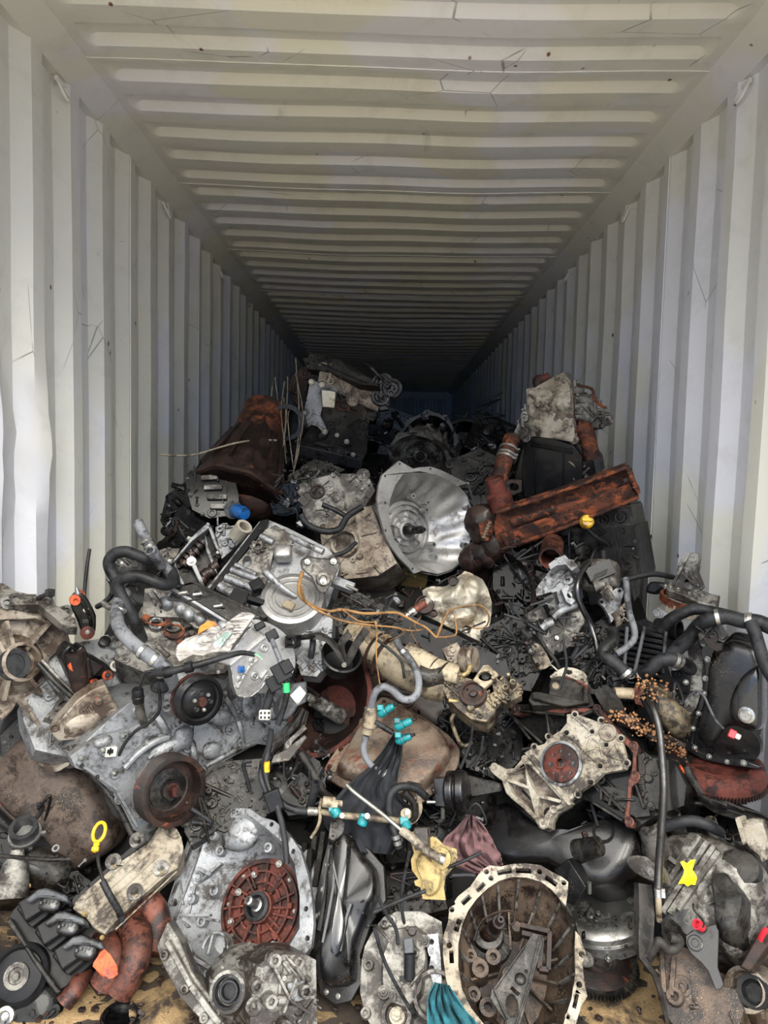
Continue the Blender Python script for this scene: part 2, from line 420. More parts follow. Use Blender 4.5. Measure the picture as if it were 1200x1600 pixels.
# ceiling of stamped roof sheets: five ribs each
root = bpy.data.objects.new('ceiling', None); COL.objects.link(root); root['kind'] = 'structure'
RP = .2115; ph = 2.165-.085   # bright slope of the first rib seen
def roof(y, x):
    """height of the roof skin: pressed ribs with rounded ends"""
    k = (y-ph) % RP; a = k
    rib = 0
    lo, up, top = .004, .022, .092
    if a < up: rib = max(0, (a-lo)/(up-lo))
    elif a < top: rib = 1
    elif a < top+.042: rib = 1-(a-top)/.034
    e = (1.045-abs(x))/.045; e = max(0, min(1, e)); e = math.sin(e*math.pi/2)
    c = abs(a-.066)/.066
    return rib*min(1, e*1.0 if c < 1 else e)
def sag(x, y):
    s = -.030*max(0, 1-(x/1.1)**2)*(.55+.6*noise.noise(V((y*.55, 3, 0))))-.012*noise.noise(V((x*1.4, y*1.1, 5)))*max(0, 1-(x/1.1)**4)
    return s
xs = [-1.10, -1.07, -1.05, -1.04, -1.03, -1.015, -1.0, -.98]+[i*.14 for i in range(-6, 7)]+[.98, 1.0, 1.015, 1.03, 1.04, 1.05, 1.07, 1.10]
yb = ph-RP*8-.02
for pnl in range(14):
    a = yb+pnl*RP*5; ys = []
    for r in range(5):
        b = a+.02+r*RP
        ys += [b-.019, b+.004, b+.013, b+.022, b+.057, b+.092, b+.103, b+.115, b+.126, b+.165]
    ys.append(a+RP*5+.0005); ys = [y for y in ys if Y0 <= y <= Y1] 
    if len(ys) < 3: continue
    g = G(); nx = len(xs)
    vs = [(x, y, HC+.025*roof(y, x)+sag(x, y)) for y in ys for x in xs]
    fs = [(i*nx+j, (i+1)*nx+j, (i+1)*nx+j+1, i*nx+j+1) for i in range(len(ys)-1) for j in range(nx-1)]
    g.add(vs, fs)
    g.add([(v[0], v[1], v[2]+.003) for v in vs], [f[::-1] for f in fs])
    if ys[0] > Y0+.01: g.tube([(x, ys[0], HC-.001+sag(x, ys[0])) for x in xs], .0022, 6, 1)
    part('roof_sheet', g, M['paint'], root, smooth=.35)
# end wall (front bulkhead) with header
g = G(); K = 18; pts = []
for i in range(K):
    x = -1.2+i*2.4/K
    for dx, o in ((0, 0), (.045, 0), (.075, 1), (.115, 1)): pts.append((x+dx, Y1-.05+.045*o))
n = len(pts); g.add([(x, y, z) for z in (0, HC-.12) for x, y in pts], [(j, n+j, n+j+1, j+1) for j in range(n-1)])
g.box((0, Y1-.03, HC-.06), (2.4, .1, .14)); g.box((-1.13, Y1-.05, 1.35), (.14, .14, 2.7)); g.box((1.13, Y1-.05, 1.35), (.14, .14, 2.7))
struct('wall_back', g, M['paint'])
g = G(); g.box((0, 6.95, -.03), (2.5, 12.0, .06))
t = NT('oily_plywood_floor'); n1 = t.nz(6, 6, .7)
t.bump(n1, .3); M['floor'] = t.out(t.mix(t.step(n1, .4, .6), '3a3129', '1c1815'), 0.0, .7)
struct('floor', g, M['floor'])
# yard outside the doors
t = NT('packed_pale_sand'); n1 = t.nz(3, 6, .7); n2 = t.nz(120, 4, .8)
t.bump(t.mul(n2, n1, 'ADD'), .5, .01); M['yard'] = t.out(t.mix(n1, '7d7668', '958d7e'), 0.0, .95)
g = G(); K = 24
vs = [(-15+30*i/K, -24+24.95*j/K, -.07) for j in range(K+1) for i in range(K+1)]
g.add(vs, [(j*(K+1)+i, j*(K+1)+i+1, (j+1)*(K+1)+i+1, (j+1)*(K+1)+i) for j in range(K) for i in range(K)])
struct('ground', g, M['yard'])
# lashing rings under the top rails
def lashing(side, y):
    o = thing('lashing_ring', '', 'ring', Matrix.Translation((side*(WI+.012), y, HL-.035)), 'lashing rings under the roof rails')
    g = G(); g.tube([(-side*.002, -.028, .01), (-side*.016, -.03, -.02), (-side*.026, -.012, -.046), (-side*.026, .012, -.046), (-side*.016, .03, -.02), (-side*.002, .028, .01)], .0058, 8, 4)
    part('ring', g, M['paint'], o)
    g = G(); g.bar((0, -.032, .012), (0, .032, .012), .014, .018); part('weld_tab', g, M['paint'], o, .002)
    return o
ringlab = {(-1, 0): 'white bent steel lashing ring nearest the opening on the left roof rail', (-1, 1): 'second white lashing ring back along the left roof rail',
           (-1, 2): 'small third lashing ring back along the left roof rail', (1, 0): 'white bent steel lashing ring nearest the opening on the right roof rail',
           (1, 1): 'second white lashing ring back along the right roof rail', (1, 2): 'small third lashing ring back along the right roof rail'}
for s in (-1, 1):
    for k in range(3):
        lashing(s, (2.50 if s < 0 else 2.42)+k*1.14)['label'] = ringlab[(s, k)]
# ---------------------------------------------------------------- shared kit of small hardware and casting detail
SH = {}
def shared(key, fn, mat, smooth=.6):
    k = (key, mat)
    if k not in SH: SH[k] = mesh(key, fn(), M[mat], smooth)
    return SH[k]
def g_bolt():
    g = G(); g.cyl((0, 0, 0), (0, 0, .16), .78, .72, 14); g.cyl((0, 0, .16), (0, 0, .75), .55, .55, 6); g.cyl((0, 0, .75), (0, 0, .84), .5, .38, 6); return g
def bolt(par, c, s=.008, ax=(0, 0, 1), mat='zinc', label=None):
    return put('bolt', shared('bolt', g_bolt, mat), par, at(c, ax, s, rnd.random()*3), label)
def bolts(par, fr, pts, s=.008, h=0, mat='zinc', ax=(0, 0, 1)):
    for p in pts: bolt(par, fr.uv(p[0], p[1], p[2] if len(p) > 2 else h), s*rnd.uniform(.92, 1.08), ax, mat)
def inpoly(x, y, poly):
    c = False; n = len(poly); j = n-1
    for i in range(n):
        a, b = poly[i], poly[j]
        if (a[1] > y) != (b[1] > y) and x < (b[0]-a[0])*(y-a[1])/(b[1]-a[1]+1e-12)+a[0]: c = not c
        j = i
    return c
def polyradius(loop, c, ang):
    """distance from c to the loop in direction ang"""
    dx, dy = math.cos(ang), math.sin(ang); best = None; n = len(loop)
    for i in range(n):
        a, b = loop[i], loop[(i+1) % n]
        ex, ey = b[0]-a[0], b[1]-a[1]; det = dx*(-ey)+ex*dy
        if abs(det) < 1e-12: continue
        fx, fy = a[0]-c[0], a[1]-c[1]
        t = (fx*(-ey)+ex*fy)/det; u = (dx*fy-dy*fx)/det
        if t > 0 and -1e-6 <= u <= 1+1e-6 and (best is None or t > best): best = t
    return best or .01
def polar(loop, c, n, a0=0): return [(polyradius(loop, c, a0+2*math.pi*i/n), a0+2*math.pi*i/n) for i in range(n)]
def cen(loop): return (sum(p[0] for p in loop)/len(loop), sum(p[1] for p in loop)/len(loop))
def grow(loop, d):
    """shift an outline outwards by d"""
    n = len(loop); area = sum(loop[i][0]*loop[(i+1) % n][1]-loop[(i+1) % n][0]*loop[i][1] for i in range(n)); s = 1 if area > 0 else -1
    out = []
    for i in range(n):
        p, a, b = V(loop[i][:2]), V(loop[i-1][:2]), V(loop[(i+1) % n][:2])
        e0 = (p-a); e1 = (b-p); e0 = e0.normalized() if e0.length > 1e-9 else V((1, 0)); e1 = e1.normalized() if e1.length > 1e-9 else e0
        n0 = V((e0.y, -e0.x))*s; n1 = V((e1.y, -e1.x))*s; m = n0+n1
        if m.length < .3: m = n0
        m.normalize(); q = max(.5, m.dot(n0)); out.append((p.x+m.x*d/q, p.y+m.y*d/q))
    return out
def loft(g, loops, cap0=False, cap1=False):
    """skin through loops of equal point count"""
    n = len(loops[0]); vs = [V(p) for l in loops for p in l]; fs = []
    for j in range(len(loops)-1):
        for i in range(n):
            k = (i+1) % n; fs.append((j*n+i, j*n+k, (j+1)*n+k, (j+1)*n+i))
    if cap0: fs.append(tuple(range(n-1, -1, -1)))
    if cap1: fs.append(tuple((len(loops)-1)*n+i for i in range(n)))
    return g.add(vs, fs)
def smooth2(pts, n=4): return [(p.x, p.y) for p in smooth_path([V((q[0], q[1], 0)) for q in pts], n, True)]
def wire_rib(g, pts, w=.005, h=.008, h0=0):
    """raised casting rib along a path of local points"""
    for a, b in zip(pts, pts[1:]):
        a, b = V(a), V(b)
        if (b-a).length > 1e-4: g.bar(a+V((0, 0, h0+h/2)), b+V((0, 0, h0+h/2)), w, h)
def boss(g, c, r, h, hole=True, ax=(0, 0, 1)):
    c = V(c); a = V(ax).normalized()
    if hole: g.lathe(c, a, [(r*1.15, 0), (r, h), (r*.5, h), (r*.5, h-min(h*.9, r)), (.0002, h-min(h*.9, r))], 14)
    else: g.lathe(c, a, [(r*1.15, 0), (r, h*.85), (r*.85, h), (.0002, h)], 14)
def greeble(g, poly, h, n, seed=0, size=.02, tall=.02, hfun=None, kinds='bbrrpcdst'):
    """casting detail on a flat area (local uv polygon): bosses, ribs, pads, covers, studs"""
    q = random.Random(seed*91+5); xs = [p[0] for p in poly]; ys = [p[1] for p in poly]; k = 0; tries = 0
    while k < n and tries < n*12:
        tries += 1; x = q.uniform(min(xs), max(xs)); y = q.uniform(min(ys), max(ys))
        if not inpoly(x, y, poly): continue
        k += 1; z = h if hfun is None else hfun(x, y); s = size*q.uniform(.5, 1.5); t = tall*q.uniform(.35, 1.2); c = q.choice(kinds); a = q.choice((0, 90, 45, 135, q.uniform(0, 180)))
        rot = Matrix.Rotation(R(a), 3, 'Z')
        d = rot @ V((1, 0, 0))
        if c == 'b': boss(g, (x, y, z-.002), s*.42, t, q.random() < .6)
        elif c == 'r':
            l = s*q.uniform(1.2, 3.2)
            if not inpoly(x+d.x*l/2, y+d.y*l/2, poly) or not inpoly(x-d.x*l/2, y-d.y*l/2, poly): l = s
            g.bar(V((x, y, z+t*.25))-d*l/2, V((x, y, z+t*.25))+d*l/2, s*.2, t*.6)
        elif c == 'p': g.box((x, y, z+t*.2), (s*1.3, s*.9, t*.5), rot, .85)
        elif c == 'c':
            l = s*q.uniform(.8, 1.8); g.cyl(V((x, y, z+t*.2))-d*l/2, V((x, y, z+t*.2))+d*l/2, s*.3, s*.26, 10)
        elif c == 'd': g.lathe((x, y, z-.001), (0, 0, 1), [(s*.8, 0), (s*.74, t*.4), (s*.5, t*.45), (s*.45, t*.25), (s*.2, t*.25), (s*.15, t*.6), (.0002, t*.6)], 16)
        elif c == 's': g.cyl((x, y, z), (x+q.uniform(-.2, .2)*t, y, z+t*1.5), s*.13, s*.11, 7)
        elif c == 't':
            p = V((x, y, z+t*.5)); g.tube([p, p+d*s+V((0, 0, t*.4)), p+d*s*1.8-V((0, 0, t*.6))], s*.13, 6, 3)
        elif c == 'x':
            g.box((x, y, z+t*.5), (s, s*.7, t*1.1), rot, .9); g.box((x+d.x*s*.6, y+d.y*s*.6, z+t*.5), (s*.5, s*.4, t*.6), rot)
def pulley(par, c, r, w, ax=(0, 0, 1), mat='iron', groove='rust_dark', hub='rust', ribs=5, spokes=True, name='pulley', label=None):
    m = at(c, ax)
    g = G(); p = [(r*.62, w*.35), (r*.80, w*.30), (r*.84, w), (r*.97, w)]
    for i in range(ribs):
        z = w-(w*.9)*(i+.15)/ribs; p += [(r, z), (r*.93, z-w*.45/ribs), ]
    p += [(r, w*.05), (r*.9, 0), (r*.5, 0)]
    g.T = m; g.lathe((0, 0, 0), (0, 0, 1), [(r*.5, w*.0)]+[(r*.5, w*.25)]+p, 40); o = part(name, g, M[groove], par, label=label)
    g = G(); g.T = m
    g.lathe((0, 0, w*.1), (0, 0, 1), [(r*.64, 0), (r*.64, w*.2), (r*.28, w*.3), (r*.28, w*.62), (r*.1, w*.62)], 28); part('web', g, M[mat], o)
    g = G(); g.T = m; g.cyl((0, 0, w*.6), (0, 0, w*.75), r*.22, r*.21, 16); g.cyl((0, 0, w*.7), (0, 0, w*1.15), r*.15, r*.145, 6); part('hub_bolt', g, M[hub], o)
    return o
def gearring(g, c, r, w, n, ax=(0, 0, 1), ri=None, tooth=.05):
    m = at(c, ax); old = g.T; g.T = (old @ m) if old else m
    ri = ri or r*.8; vs = []; fs = []
    for i in range(n*2):
        a0 = math.pi*(i-.28)/n; a1 = math.pi*(i+.28)/n; q = r if i % 2 else r*(1-tooth)
        for a in (a0, a1):
            for z in (0, w): vs.append((q*math.cos(a), q*math.sin(a), z)); vs.append((ri*math.cos(a), ri*math.sin(a), z))
    N = n*4
    for i in range(N):
        j = (i+1) % N; a, b = i*4, j*4
        fs += [(a, b, b+2, a+2), (a+2, b+2, b+3, a+3), (a+1, a+3, b+3, b+1), (a, a+1, b+1, b)]
    g.add(vs, fs); g.T = old
def spline_shaft(par, c, ax, r, l, mat='steel_dark', name='input_shaft', seed=0):
    g = G(); g.T = at(c, ax); g.cyl((0, 0, 0), (0, 0, l*.45), r*1.25, r*1.2, 20); g.cyl((0, 0, l*.45), (0, 0, l*.5), r*1.2, r*.85, 20)
    vs = []; n = 22
    for z in (l*.5, l*.84):
        for i in range(n*2): a = math.pi*i/n; q = r if i % 2 else r*.86; vs.append((q*math.cos(a), q*math.sin(a), z))
    N = n*2; g.add(vs, [(i, (i+1) % N, N+(i+1) % N, N+i) for i in range(N)]+[tuple(N+i for i in range(N))])
    g.lathe((0, 0, l*.84), (0, 0, 1), [(r*.62, 0), (r*.6, l*.14), (r*.5, l*.16), (r*.22, l*.16), (r*.2, l*.05), (.0002, l*.05)], 16)
    return part(name, g, M[mat], par)
def lobed(c, r, n, holes, lob, seed=0, rz=.0, rx=1.0):
    """flange outline of radius r with n lobes; returns outline and hole centres"""
    q = random.Random(seed); an = sorted(2*math.pi*(i+q.uniform(-.2, .2))/holes for i in range(holes)); out = []
    for i in range(n):
        a = 2*math.pi*i/n; b = sum(math.exp(-((math.remainder(a-x, 2*math.pi))/.11)**2) for x in an)
        rr = r*(1+.03*math.sin(a*2+seed)+.02*math.sin(a*3+seed*2))+lob*min(1, b); out.append((c[0]+rr*math.cos(a)*rx, c[1]+rr*math.sin(a)))
    hc = [(c[0]+(r+lob*.25)*math.cos(a)*rx, c[1]+(r+lob*.25)*math.sin(a)) for a in an]
    return out, hc
def flange(g, outer, inner, h0, h1, hc=(), hr=.006):
    g.plate(outer, h0, h1, [inner]+[circ(p, hr, 10) for p in hc])
def bell(root, fr, outer, inner, disc, rd, depth, mat='alu', holes=(), hr=.0055, ft=.012, folds=0, fold=.006, body=.16, bodyr=None, imat=None, discmat=None, seed=0, shell=True, back=True, discoff=None, nseg=56, discdetail=True, endoff=None):
    """bell housing in the frame: flange face at n=0, hollow cone back to a disc at -depth, case behind.
    outer/inner in local uv loops, disc local centre (uv)"""
    g = G(); g.plate(outer, -ft, 0, [inner]+[circ(p, hr, 12) for p in holes]); fo = part('flange', g, M[mat], root, .0015)
    for p in holes: pass
    ci = cen(inner); a = polar(inner, ci, nseg)
    def ring(t, extra=0, dep=None):
        cc = (ci[0]+(disc[0]-ci[0])*t, ci[1]+(disc[1]-ci[1])*t); out = []
        for i, (r, an) in enumerate(a):
            k = r*(1-t**1.0)+rd*t if dep is None else r
            if folds: k -= fold*math.sin(min(1, t*1.3)*math.pi)*(.5+.5*math.sin(an*folds+t*2))*(1 if extra == 0 else .6)
            out.append((cc[0]+(k+extra)*math.cos(an), cc[1]+(k+extra)*math.sin(an), -depth*t))
        return out
    ts = [0, .06, .15, .3, .45, .6, .75, .9, 1]
    g = G(); loft(g, [ring(t)[::-1] for t in ts]); part('bell_interior', g, M[imat or mat], root, smooth=.9)
    g = G(); ao = polar(grow(inner, .006), ci, nseg)
    loft(g, [[(x, y, z-.004) for x, y, z in ring(t, .008)] for t in ts]+[[(disc[0]+(rd+.008)*math.cos(an)*.9, disc[1]+(rd+.008)*math.sin(an)*.9, -depth-body*.3) for r, an in a]], False, True)
    for i in range(14):
        an = 2*math.pi*i/14+seed; k = polyradius(inner, ci, an)
        p0 = V((ci[0]+(k+.004)*math.cos(an), ci[1]+(k+.004)*math.sin(an), -.01)); p1 = V((disc[0]+(rd+.012)*math.cos(an), disc[1]+(rd+.012)*math.sin(an), -depth))
        g.bar(p0, p1, .007, .014, (math.cos(an), math.sin(an), 0))
    part('bell_shell', g, M[mat], root, smooth=.7)
    # case behind
    if body:
        eo = endoff or (0, 0); br = bodyr or rd*1.05; g = G(); q = random.Random(seed)
        L_ = []
        for t, k in ((0, 1.05), (.12, 1.15), (.5, 1.0), (.85, .85), (1, .7)):
            L_.append([(disc[0]+eo[0]*t+br*k*math.cos(2*math.pi*i/28)*(1+.05*math.sin(i*1.3+seed)), disc[1]+eo[1]*t+br*k*math.sin(2*math.pi*i/28)*(1+.05*math.cos(i*2.1)), -depth-body*t-.01) for i in range(28)])
        loft(g, L_, True, True)
        for i in range(26):
            an = q.uniform(0, 6.28); t = q.uniform(.1, .9); k = br*(1.12-.3*t); c = V((disc[0]+eo[0]*t+k*math.cos(an), disc[1]+eo[1]*t+k*math.sin(an), -depth-body*t)); ax = (math.cos(an), math.sin(an), 0)
            if i % 3 == 0: boss(g, c-V(ax)*.008, q.uniform(.007, .016), q.uniform(.015, .03), True, ax)
            elif i % 3 == 1: g.bar(c, c+V((0, 0, -q.uniform(.03, .09))), .006, .018, ax)
            else: g.box(c, (.03, .022, .03), Matrix.Rotation(an, 3, 'Z'))
        part('gear_case', g, M[mat], root)
    # disc
    z = -depth; d = disc; g = G()
    g.lathe((d[0], d[1], z-.01), (0, 0, 1), [(rd*1.02, 0), (rd*1.02, .01), (.0002, .0101)], nseg)
    if discdetail:
        for rr, hh in ((.93, .012), (.74, .016), (.52, .010)):
            g.lathe((d[0], d[1], z), (0, 0, 1), [(rd*rr, 0), (rd*rr, hh), (rd*(rr-.045), hh), (rd*(rr-.045), 0)], 40)
        q = random.Random(seed+3)
        for i in range(9):
            an = 2*math.pi*i/9+q.uniform(-.1, .1); c = V((d[0]+rd*.62*math.cos(an), d[1]+rd*.62*math.sin(an), z))
            g.bar(V((d[0]+rd*.34*math.cos(an), d[1]+rd*.34*math.sin(an), z+.005)), V((d[0]+rd*.72*math.cos(an), d[1]+rd*.72*math.sin(an), z+.006)), .006, .014)
        g.lathe((d[0], d[1], z), (0, 0, 1), [(rd*.34, 0), (rd*.33, .020), (rd*.25, .022), (rd*.24, .004), (.0002, .004)], 32)
    dp = part('pump_disc', g, M[discmat or mat], root)
    if discdetail:
        for i in range(8):
            an = 2*math.pi*(i+.5)/8+seed; bolt(dp, (d[0]+rd*.83*math.cos(an), d[1]+rd*.83*math.sin(an), z+.001), .0065)
    return dp
def hose(name, label, pts, r, mat='rubber', cat='hose', group=None, hollow=True, clamps=(), n=12, sm=6):
    """free hose through world points; the origin stays at its first point"""
    o = V(pts[0]); g = G(); lp = [V(p)-o for p in pts]; g.tube(lp, r, n, sm, hollow=hollow)
    ob = part(name, g, M[mat], None, 0, label, .9); ob.location = o; ob['category'] = cat
    if group: ob['group'] = group
    sp = smooth_path(lp, sm) if sm > 1 else lp
    for t in clamps:
        i = min(len(sp)-2, max(0, int(t*(len(sp)-1)))); d = (sp[i+1]-sp[i]).normalized(); c = sp[i]
        g = G(); g.T = at(c, d); g.lathe((0, 0, -.005), (0, 0, 1), [(r*1.02, 0), (r*1.14, 0), (r*1.14, .010), (r*1.02, .010)], 20); g.box((r*1.3, 0, 0), (.012, .008, .010)); part('hose_clamp', g, M['steel'], ob)
    return ob
def PP(pts): return [P(*p) for p in pts]
# ---------------------------------------------------------------- generic machines (local axes: x crank axis, y up, z towards the viewer)
def engine(label, fr, W, H, D, seed, mats=('iron', 'alu_dark', 'plastic'), cat='engine', pulleys=True, group=None, name='engine', cover=True, detail=1.0, cap=None):
    q = random.Random(seed); t = thing(name, label, cat, fr, group); b, h_, c_ = mats
    bh = H*.45; g = G()
    g.box((0, -H*.10, -D/2), (W, bh, D*.9)); face = [(-W*.48, -H*.10-bh*.48), (W*.48, -H*.10-bh*.48), (W*.48, -H*.10+bh*.48), (-W*.48, -H*.10+bh*.48)]
    greeble(g, face, -D*.05, int(34*detail), seed, W*.06, D*.10)
    for i in range(5): g.bar((-W*.46+W*.23*i, -H*.10-bh*.46, -D*.04), (-W*.46+W*.23*i, -H*.10+bh*.46, -D*.04), W*.018, D*.05)
    part('block', g, M[b], t, .002)
    g = G(); y0 = -H*.10+bh*.5
    g.box((0, y0+H*.09, -D*.45), (W*.98, H*.18, D*.8)); face = [(-W*.47, y0+.005), (W*.47, y0+.005), (W*.47, y0+H*.17), (-W*.47, y0+H*.17)]
    for i in range(4):
        x = -W*.34+W*.226*i; g.lathe((x, y0+H*.085, -D*.06), (0, 0, 1), [(W*.075, 0), (W*.07, D*.09), (W*.045, D*.09), (W*.045, 0), (.0002, 0)], 16)
    greeble(g, face, -D*.05, int(14*detail), seed+1, W*.04, D*.08); part('cylinder_head', g, M[h_], t, .002)
    y1 = y0+H*.18
    if cover:
        g = G(); g.box((0, y1+H*.01, -D*.45), (W*.96, H*.02, D*.74)); g.box((0, y1+H*.06, -D*.45), (W*.9, H*.09, D*.6), None, .92)
        for i in range(7): g.bar((-W*.40+W*.13*i, y1+H*.108, -D*.68), (-W*.40+W*.13*i, y1+H*.108, -D*.22), W*.02, H*.012)
        cv = part('valve_cover', g, M[c_], t, .003)
        for i in range(5): bolt(cv, (-W*.42+W*.21*i, y1+H*.02, -D*.1), W*.014, (0, 1, 0))
        g = G(); g.cyl((W*.25, y1+H*.10, -D*.4), (W*.25, y1+H*.16, -D*.4), W*.055, W*.05, 14); g.box((W*.25, y1+H*.165, -D*.4), (W*.08, H*.02, W*.02)); part('filler_cap', g, M[cap or 'plastic'], t)
    g = G(); y2 = -H*.10-bh*.5
    g.box((0, y2-.004, -D/2), (W*.99, .012, D*.92)); g.box((0, y2-H*.12, -D/2), (W*.6, H*.22, D*.7), Matrix.Rotation(math.pi, 3, 'X'), .86)
    pn = part('oil_pan', g, M['black_gloss2'], t, .004)
    for i in range(7): bolt(pn, (-W*.45+W*.15*i, y2-.004, -D*.02), W*.013, (0, 0, 1))
    if pulleys:
        g = G(); poly = [(-D*.9, y2+.01), (-D*.1, y2+.01), (-D*.05, y1), (-D*.85, y1)]
        m = Matrix.Rotation(R(90), 4, 'Y'); m.translation = (W*.5, 0, 0); g.T = m
        pz = [(-p[0]-D, p[1]) for p in poly]; g.plate([(p[0]+D, p[1]) for p in [(D*.02-D, y2+.01), (-D*.1, y2+.01), (-D*.15, y1), (-D*.9, y1)]], 0, .03)
        greeble(g, [(D*.05, y2+.02), (D*.85, y2+.02), (D*.8, y1-.02), (D*.1, y1-.02)], .03, int(16*detail), seed+4, W*.05, .02)
        part('timing_cover', g, M[h_], t, .002)
        pulley(t, (W*.5+.03, y2+H*.12, -D*.5), H*.11, .035, (1, 0, 0)); pulley(t, (W*.5+.03, y2+H*.36, -D*.3), H*.08, .03, (1, 0, 0), 'iron', 'iron')
    # alternator, bracket, sensors, pipes on the near side
    g = G(); x = q.uniform(-.3, .3)*W; y = q.uniform(-.25, .05)*H
    g.lathe((x-W*.1, y, D*.06), (1, 0, 0), [(W*.05, 0), (W*.09, W*.02), (W*.095, W*.17), (W*.05, W*.2), (.0002, W*.2)], 18)
    for i in range(10): a = i*.628; g.bar((x-W*.07, y+W*.09*math.cos(a), D*.06+W*.09*math.sin(a)), (x+W*.06, y+W*.09*math.cos(a), D*.06+W*.09*math.sin(a)), .004, .006, (0, math.cos(a), math.sin(a)))
    part('alternator', g, M['alu_dark'], t)
    for k in range(2):
        a = V((q.uniform(-.45, .45)*W, q.uniform(-.3, .3)*H, D*.02)); b_ = V((q.uniform(-.45, .45)*W, q.uniform(-.3, .35)*H, D*.02)); m_ = (a+b_)/2+V((0, q.uniform(-.1, .1)*H, D*.22))
        g = G(); g.tube([a, (a+m_)/2+V((0, 0, .02)), m_, (m_+b_)/2+V((0, 0, .02)), b_], W*.022 if k else W*.03, 8, 4); part('coolant_hose' if k == 0 else 'cable', g, M['rubber'], t)
    for k in range(int(9*detail)): bolt(t, (q.uniform(-.47, .47)*W, q.uniform(-.3, .3)*H, -D*.045), W*.018, (0, 0, 1), q.choice(('zinc', 'steel_dark', 'rust')))
    return t
def gearbox(label, fr, r, depth, seed, mat='alu_dark', cat='gearbox', group=None, body=.2, name='gearbox', rd=None, folds=0, **kw):
    t = thing(name, label, cat, fr, group)
    out, hc = lobed((0, 0), r, 72, 9, r*.10, seed); inn = [(p[0]*.90, p[1]*.90) for p in lobed((0, 0), r, 72, 9, 0, seed)[0]]
    bell(t, fr, out, inn, (0, 0), rd or r*.55, depth, mat, hc, r*.035, .012, folds, body=body, seed=seed, **kw)
    spline_shaft(t, (0, 0, -depth), (0, 0, 1), r*.09, depth*.9)
    return t
def crop(ox, oy, s):
    return lambda pts: [(ox+p[0]/s, oy+p[1]/s)+tuple(p[2:]) for p in pts]
class TH:
    """a thing under construction: frames and pixel traces are turned into parts in its own local space"""
    def __init__(s, name, label, cat, fr, group=None):
        s.fr = fr; s.root = thing(name, label, cat, fr, group); s.m = fr.mat().inverted()
    def g(s, f=None):
        g = G(); g.T = s.m @ (f or s.fr).mat(); return g
    def w(s, px, py, Y): return s.m @ P(px, py, Y)
    def slab(s, name, f, pts, th, mat, h=0, n=0, seed=1, size=.02, tall=.015, bev=.002, holes=(), bosses=(), ribs=(), rw=.005, rh=.01, top=1.0, kinds='bbrrpcdst', label=None, parent=None, rim=0, sm=0):
        f = f or s.fr; g = s.g(f); ol = [tuple(p[:2]) for p in f.L(pts, h)]
        if sm: ol = smooth2(ol, sm)
        hl = [circ(f.uv(q[0], q[1], h), q[2], 16, q[3] if len(q) > 3 else None) for q in holes]
        g.plate(ol, h-th, h, hl, top)
        if rim:
            for a, b in zip(ol, ol[1:]+ol[:1]): g.bar((a[0], a[1], h+rim*.3), (b[0], b[1], h+rim*.3), rim, rim)
        if n: greeble(g, ol, h, n, seed, size, tall, kinds=kinds)
        for q in bosses: boss(g, f.uv(q[0], q[1], h)-V((0, 0, .002)), q[2], q[3] if len(q) > 3 else .012, q[4] if len(q) > 4 else True)
        for r_ in ribs: wire_rib(g, f.L(r_, h), rw, rh, -.001)
        return part(name, g, M[mat], parent or s.root, bev, label)
    def tube(s, name, pts, r, mat, n=10, sm=5, hollow=False, label=None, parent=None, flat=1.0):
        g = G(); g.tube([s.w(*p) for p in pts], r, n, sm, hollow=hollow, flat=flat); return part(name, g, M[mat], parent or s.root, 0, label, .9)
    def lathe(s, name, f, px, py, h, prof, mat, n=28, ax=(0, 0, 1), label=None, parent=None, bev=0):
        f = f or s.fr; g = s.g(f); g.lathe(f.uv(px, py, h), ax, prof, n); return part(name, g, M[mat], parent or s.root, bev, label)
    def bolts(s, f, pts, size=.008, h=0, mat='zinc', parent=None):
        f = f or s.fr; mm = s.m @ f.mat(); ax = mm.to_3x3() @ V((0, 0, 1))
        for p in pts: bolt(parent or s.root, mm @ f.uv(p[0], p[1], p[2] if len(p) > 2 else h), size*rnd.uniform(.9, 1.1), ax, mat)
    def pulley(s, f, px, py, h, r, w, **k):
        f = f or s.fr; mm = s.m @ f.mat(); return pulley(s.root, mm @ f.uv(px, py, h), r, w, mm.to_3x3() @ V((0, 0, 1)), **k)
def crumple(g, f, poly, h, amp, n, seed, thick=.003, fold=9):
    """thin crumpled sheet over an outline (local uv of frame f)"""
    xs = [p[0] for p in poly]; ys = [p[1] for p in poly]; c = cen(poly); rows = []
    for j in range(n+1):
        t = .02+.98*j/n; row = []
        for i in range(3*n):
            an = 2*math.pi*i/(3*n); r = polyradius(poly, c, an)*t; x = c[0]+r*math.cos(an); y = c[1]+r*math.sin(an)
            z = h+amp*(noise.noise(V((x*fold*3, y*fold*3, seed)))+.6*abs(noise.noise(V((x*fold*7, y*fold*7, seed+3)))))
            row.append(V((x, y, z)))
        row.append(row[0].copy()); rows.append(row)
    g.sheet(rows, thick)
# ================================================================ A centre: bright automatic transmission, bell mouth to the right
fr = Fr(667, 818, 2.70, 38, 4)
A = thing('transmission', 'bright silver automatic transmission lying centre with its clean bell mouth open', 'transmission', fr)
po = [(624,720),(612,730),(598,742),(593,758),(590,780),(592,800),(597,818),(602,838),(612,856),(624,872),(638,886),(646,896),(662,903),(676,908),(686,913),(694,907),(712,899),(722,893),(730,882),(739,868),(742,850),(744,831),(744,812),(744,793),(740,778),(734,757),(720,750),(703,741),(688,734),(673,729),(658,730),(645,732)]
pi_ = [(629,742),(618,758),(610,780),(607,800),(610,822),(616,843),(628,862),(642,880),(660,892),(684,897),(706,890),(722,876),(731,858),(735,835),(736,812),(735,794),(728,774),(715,760),(700,750),(680,741),(655,739),(640,738)]
out = [tuple(fr.uv(*p)[:2]) for p in po]; inn = [tuple(fr.uv(*p)[:2]) for p in pi_]
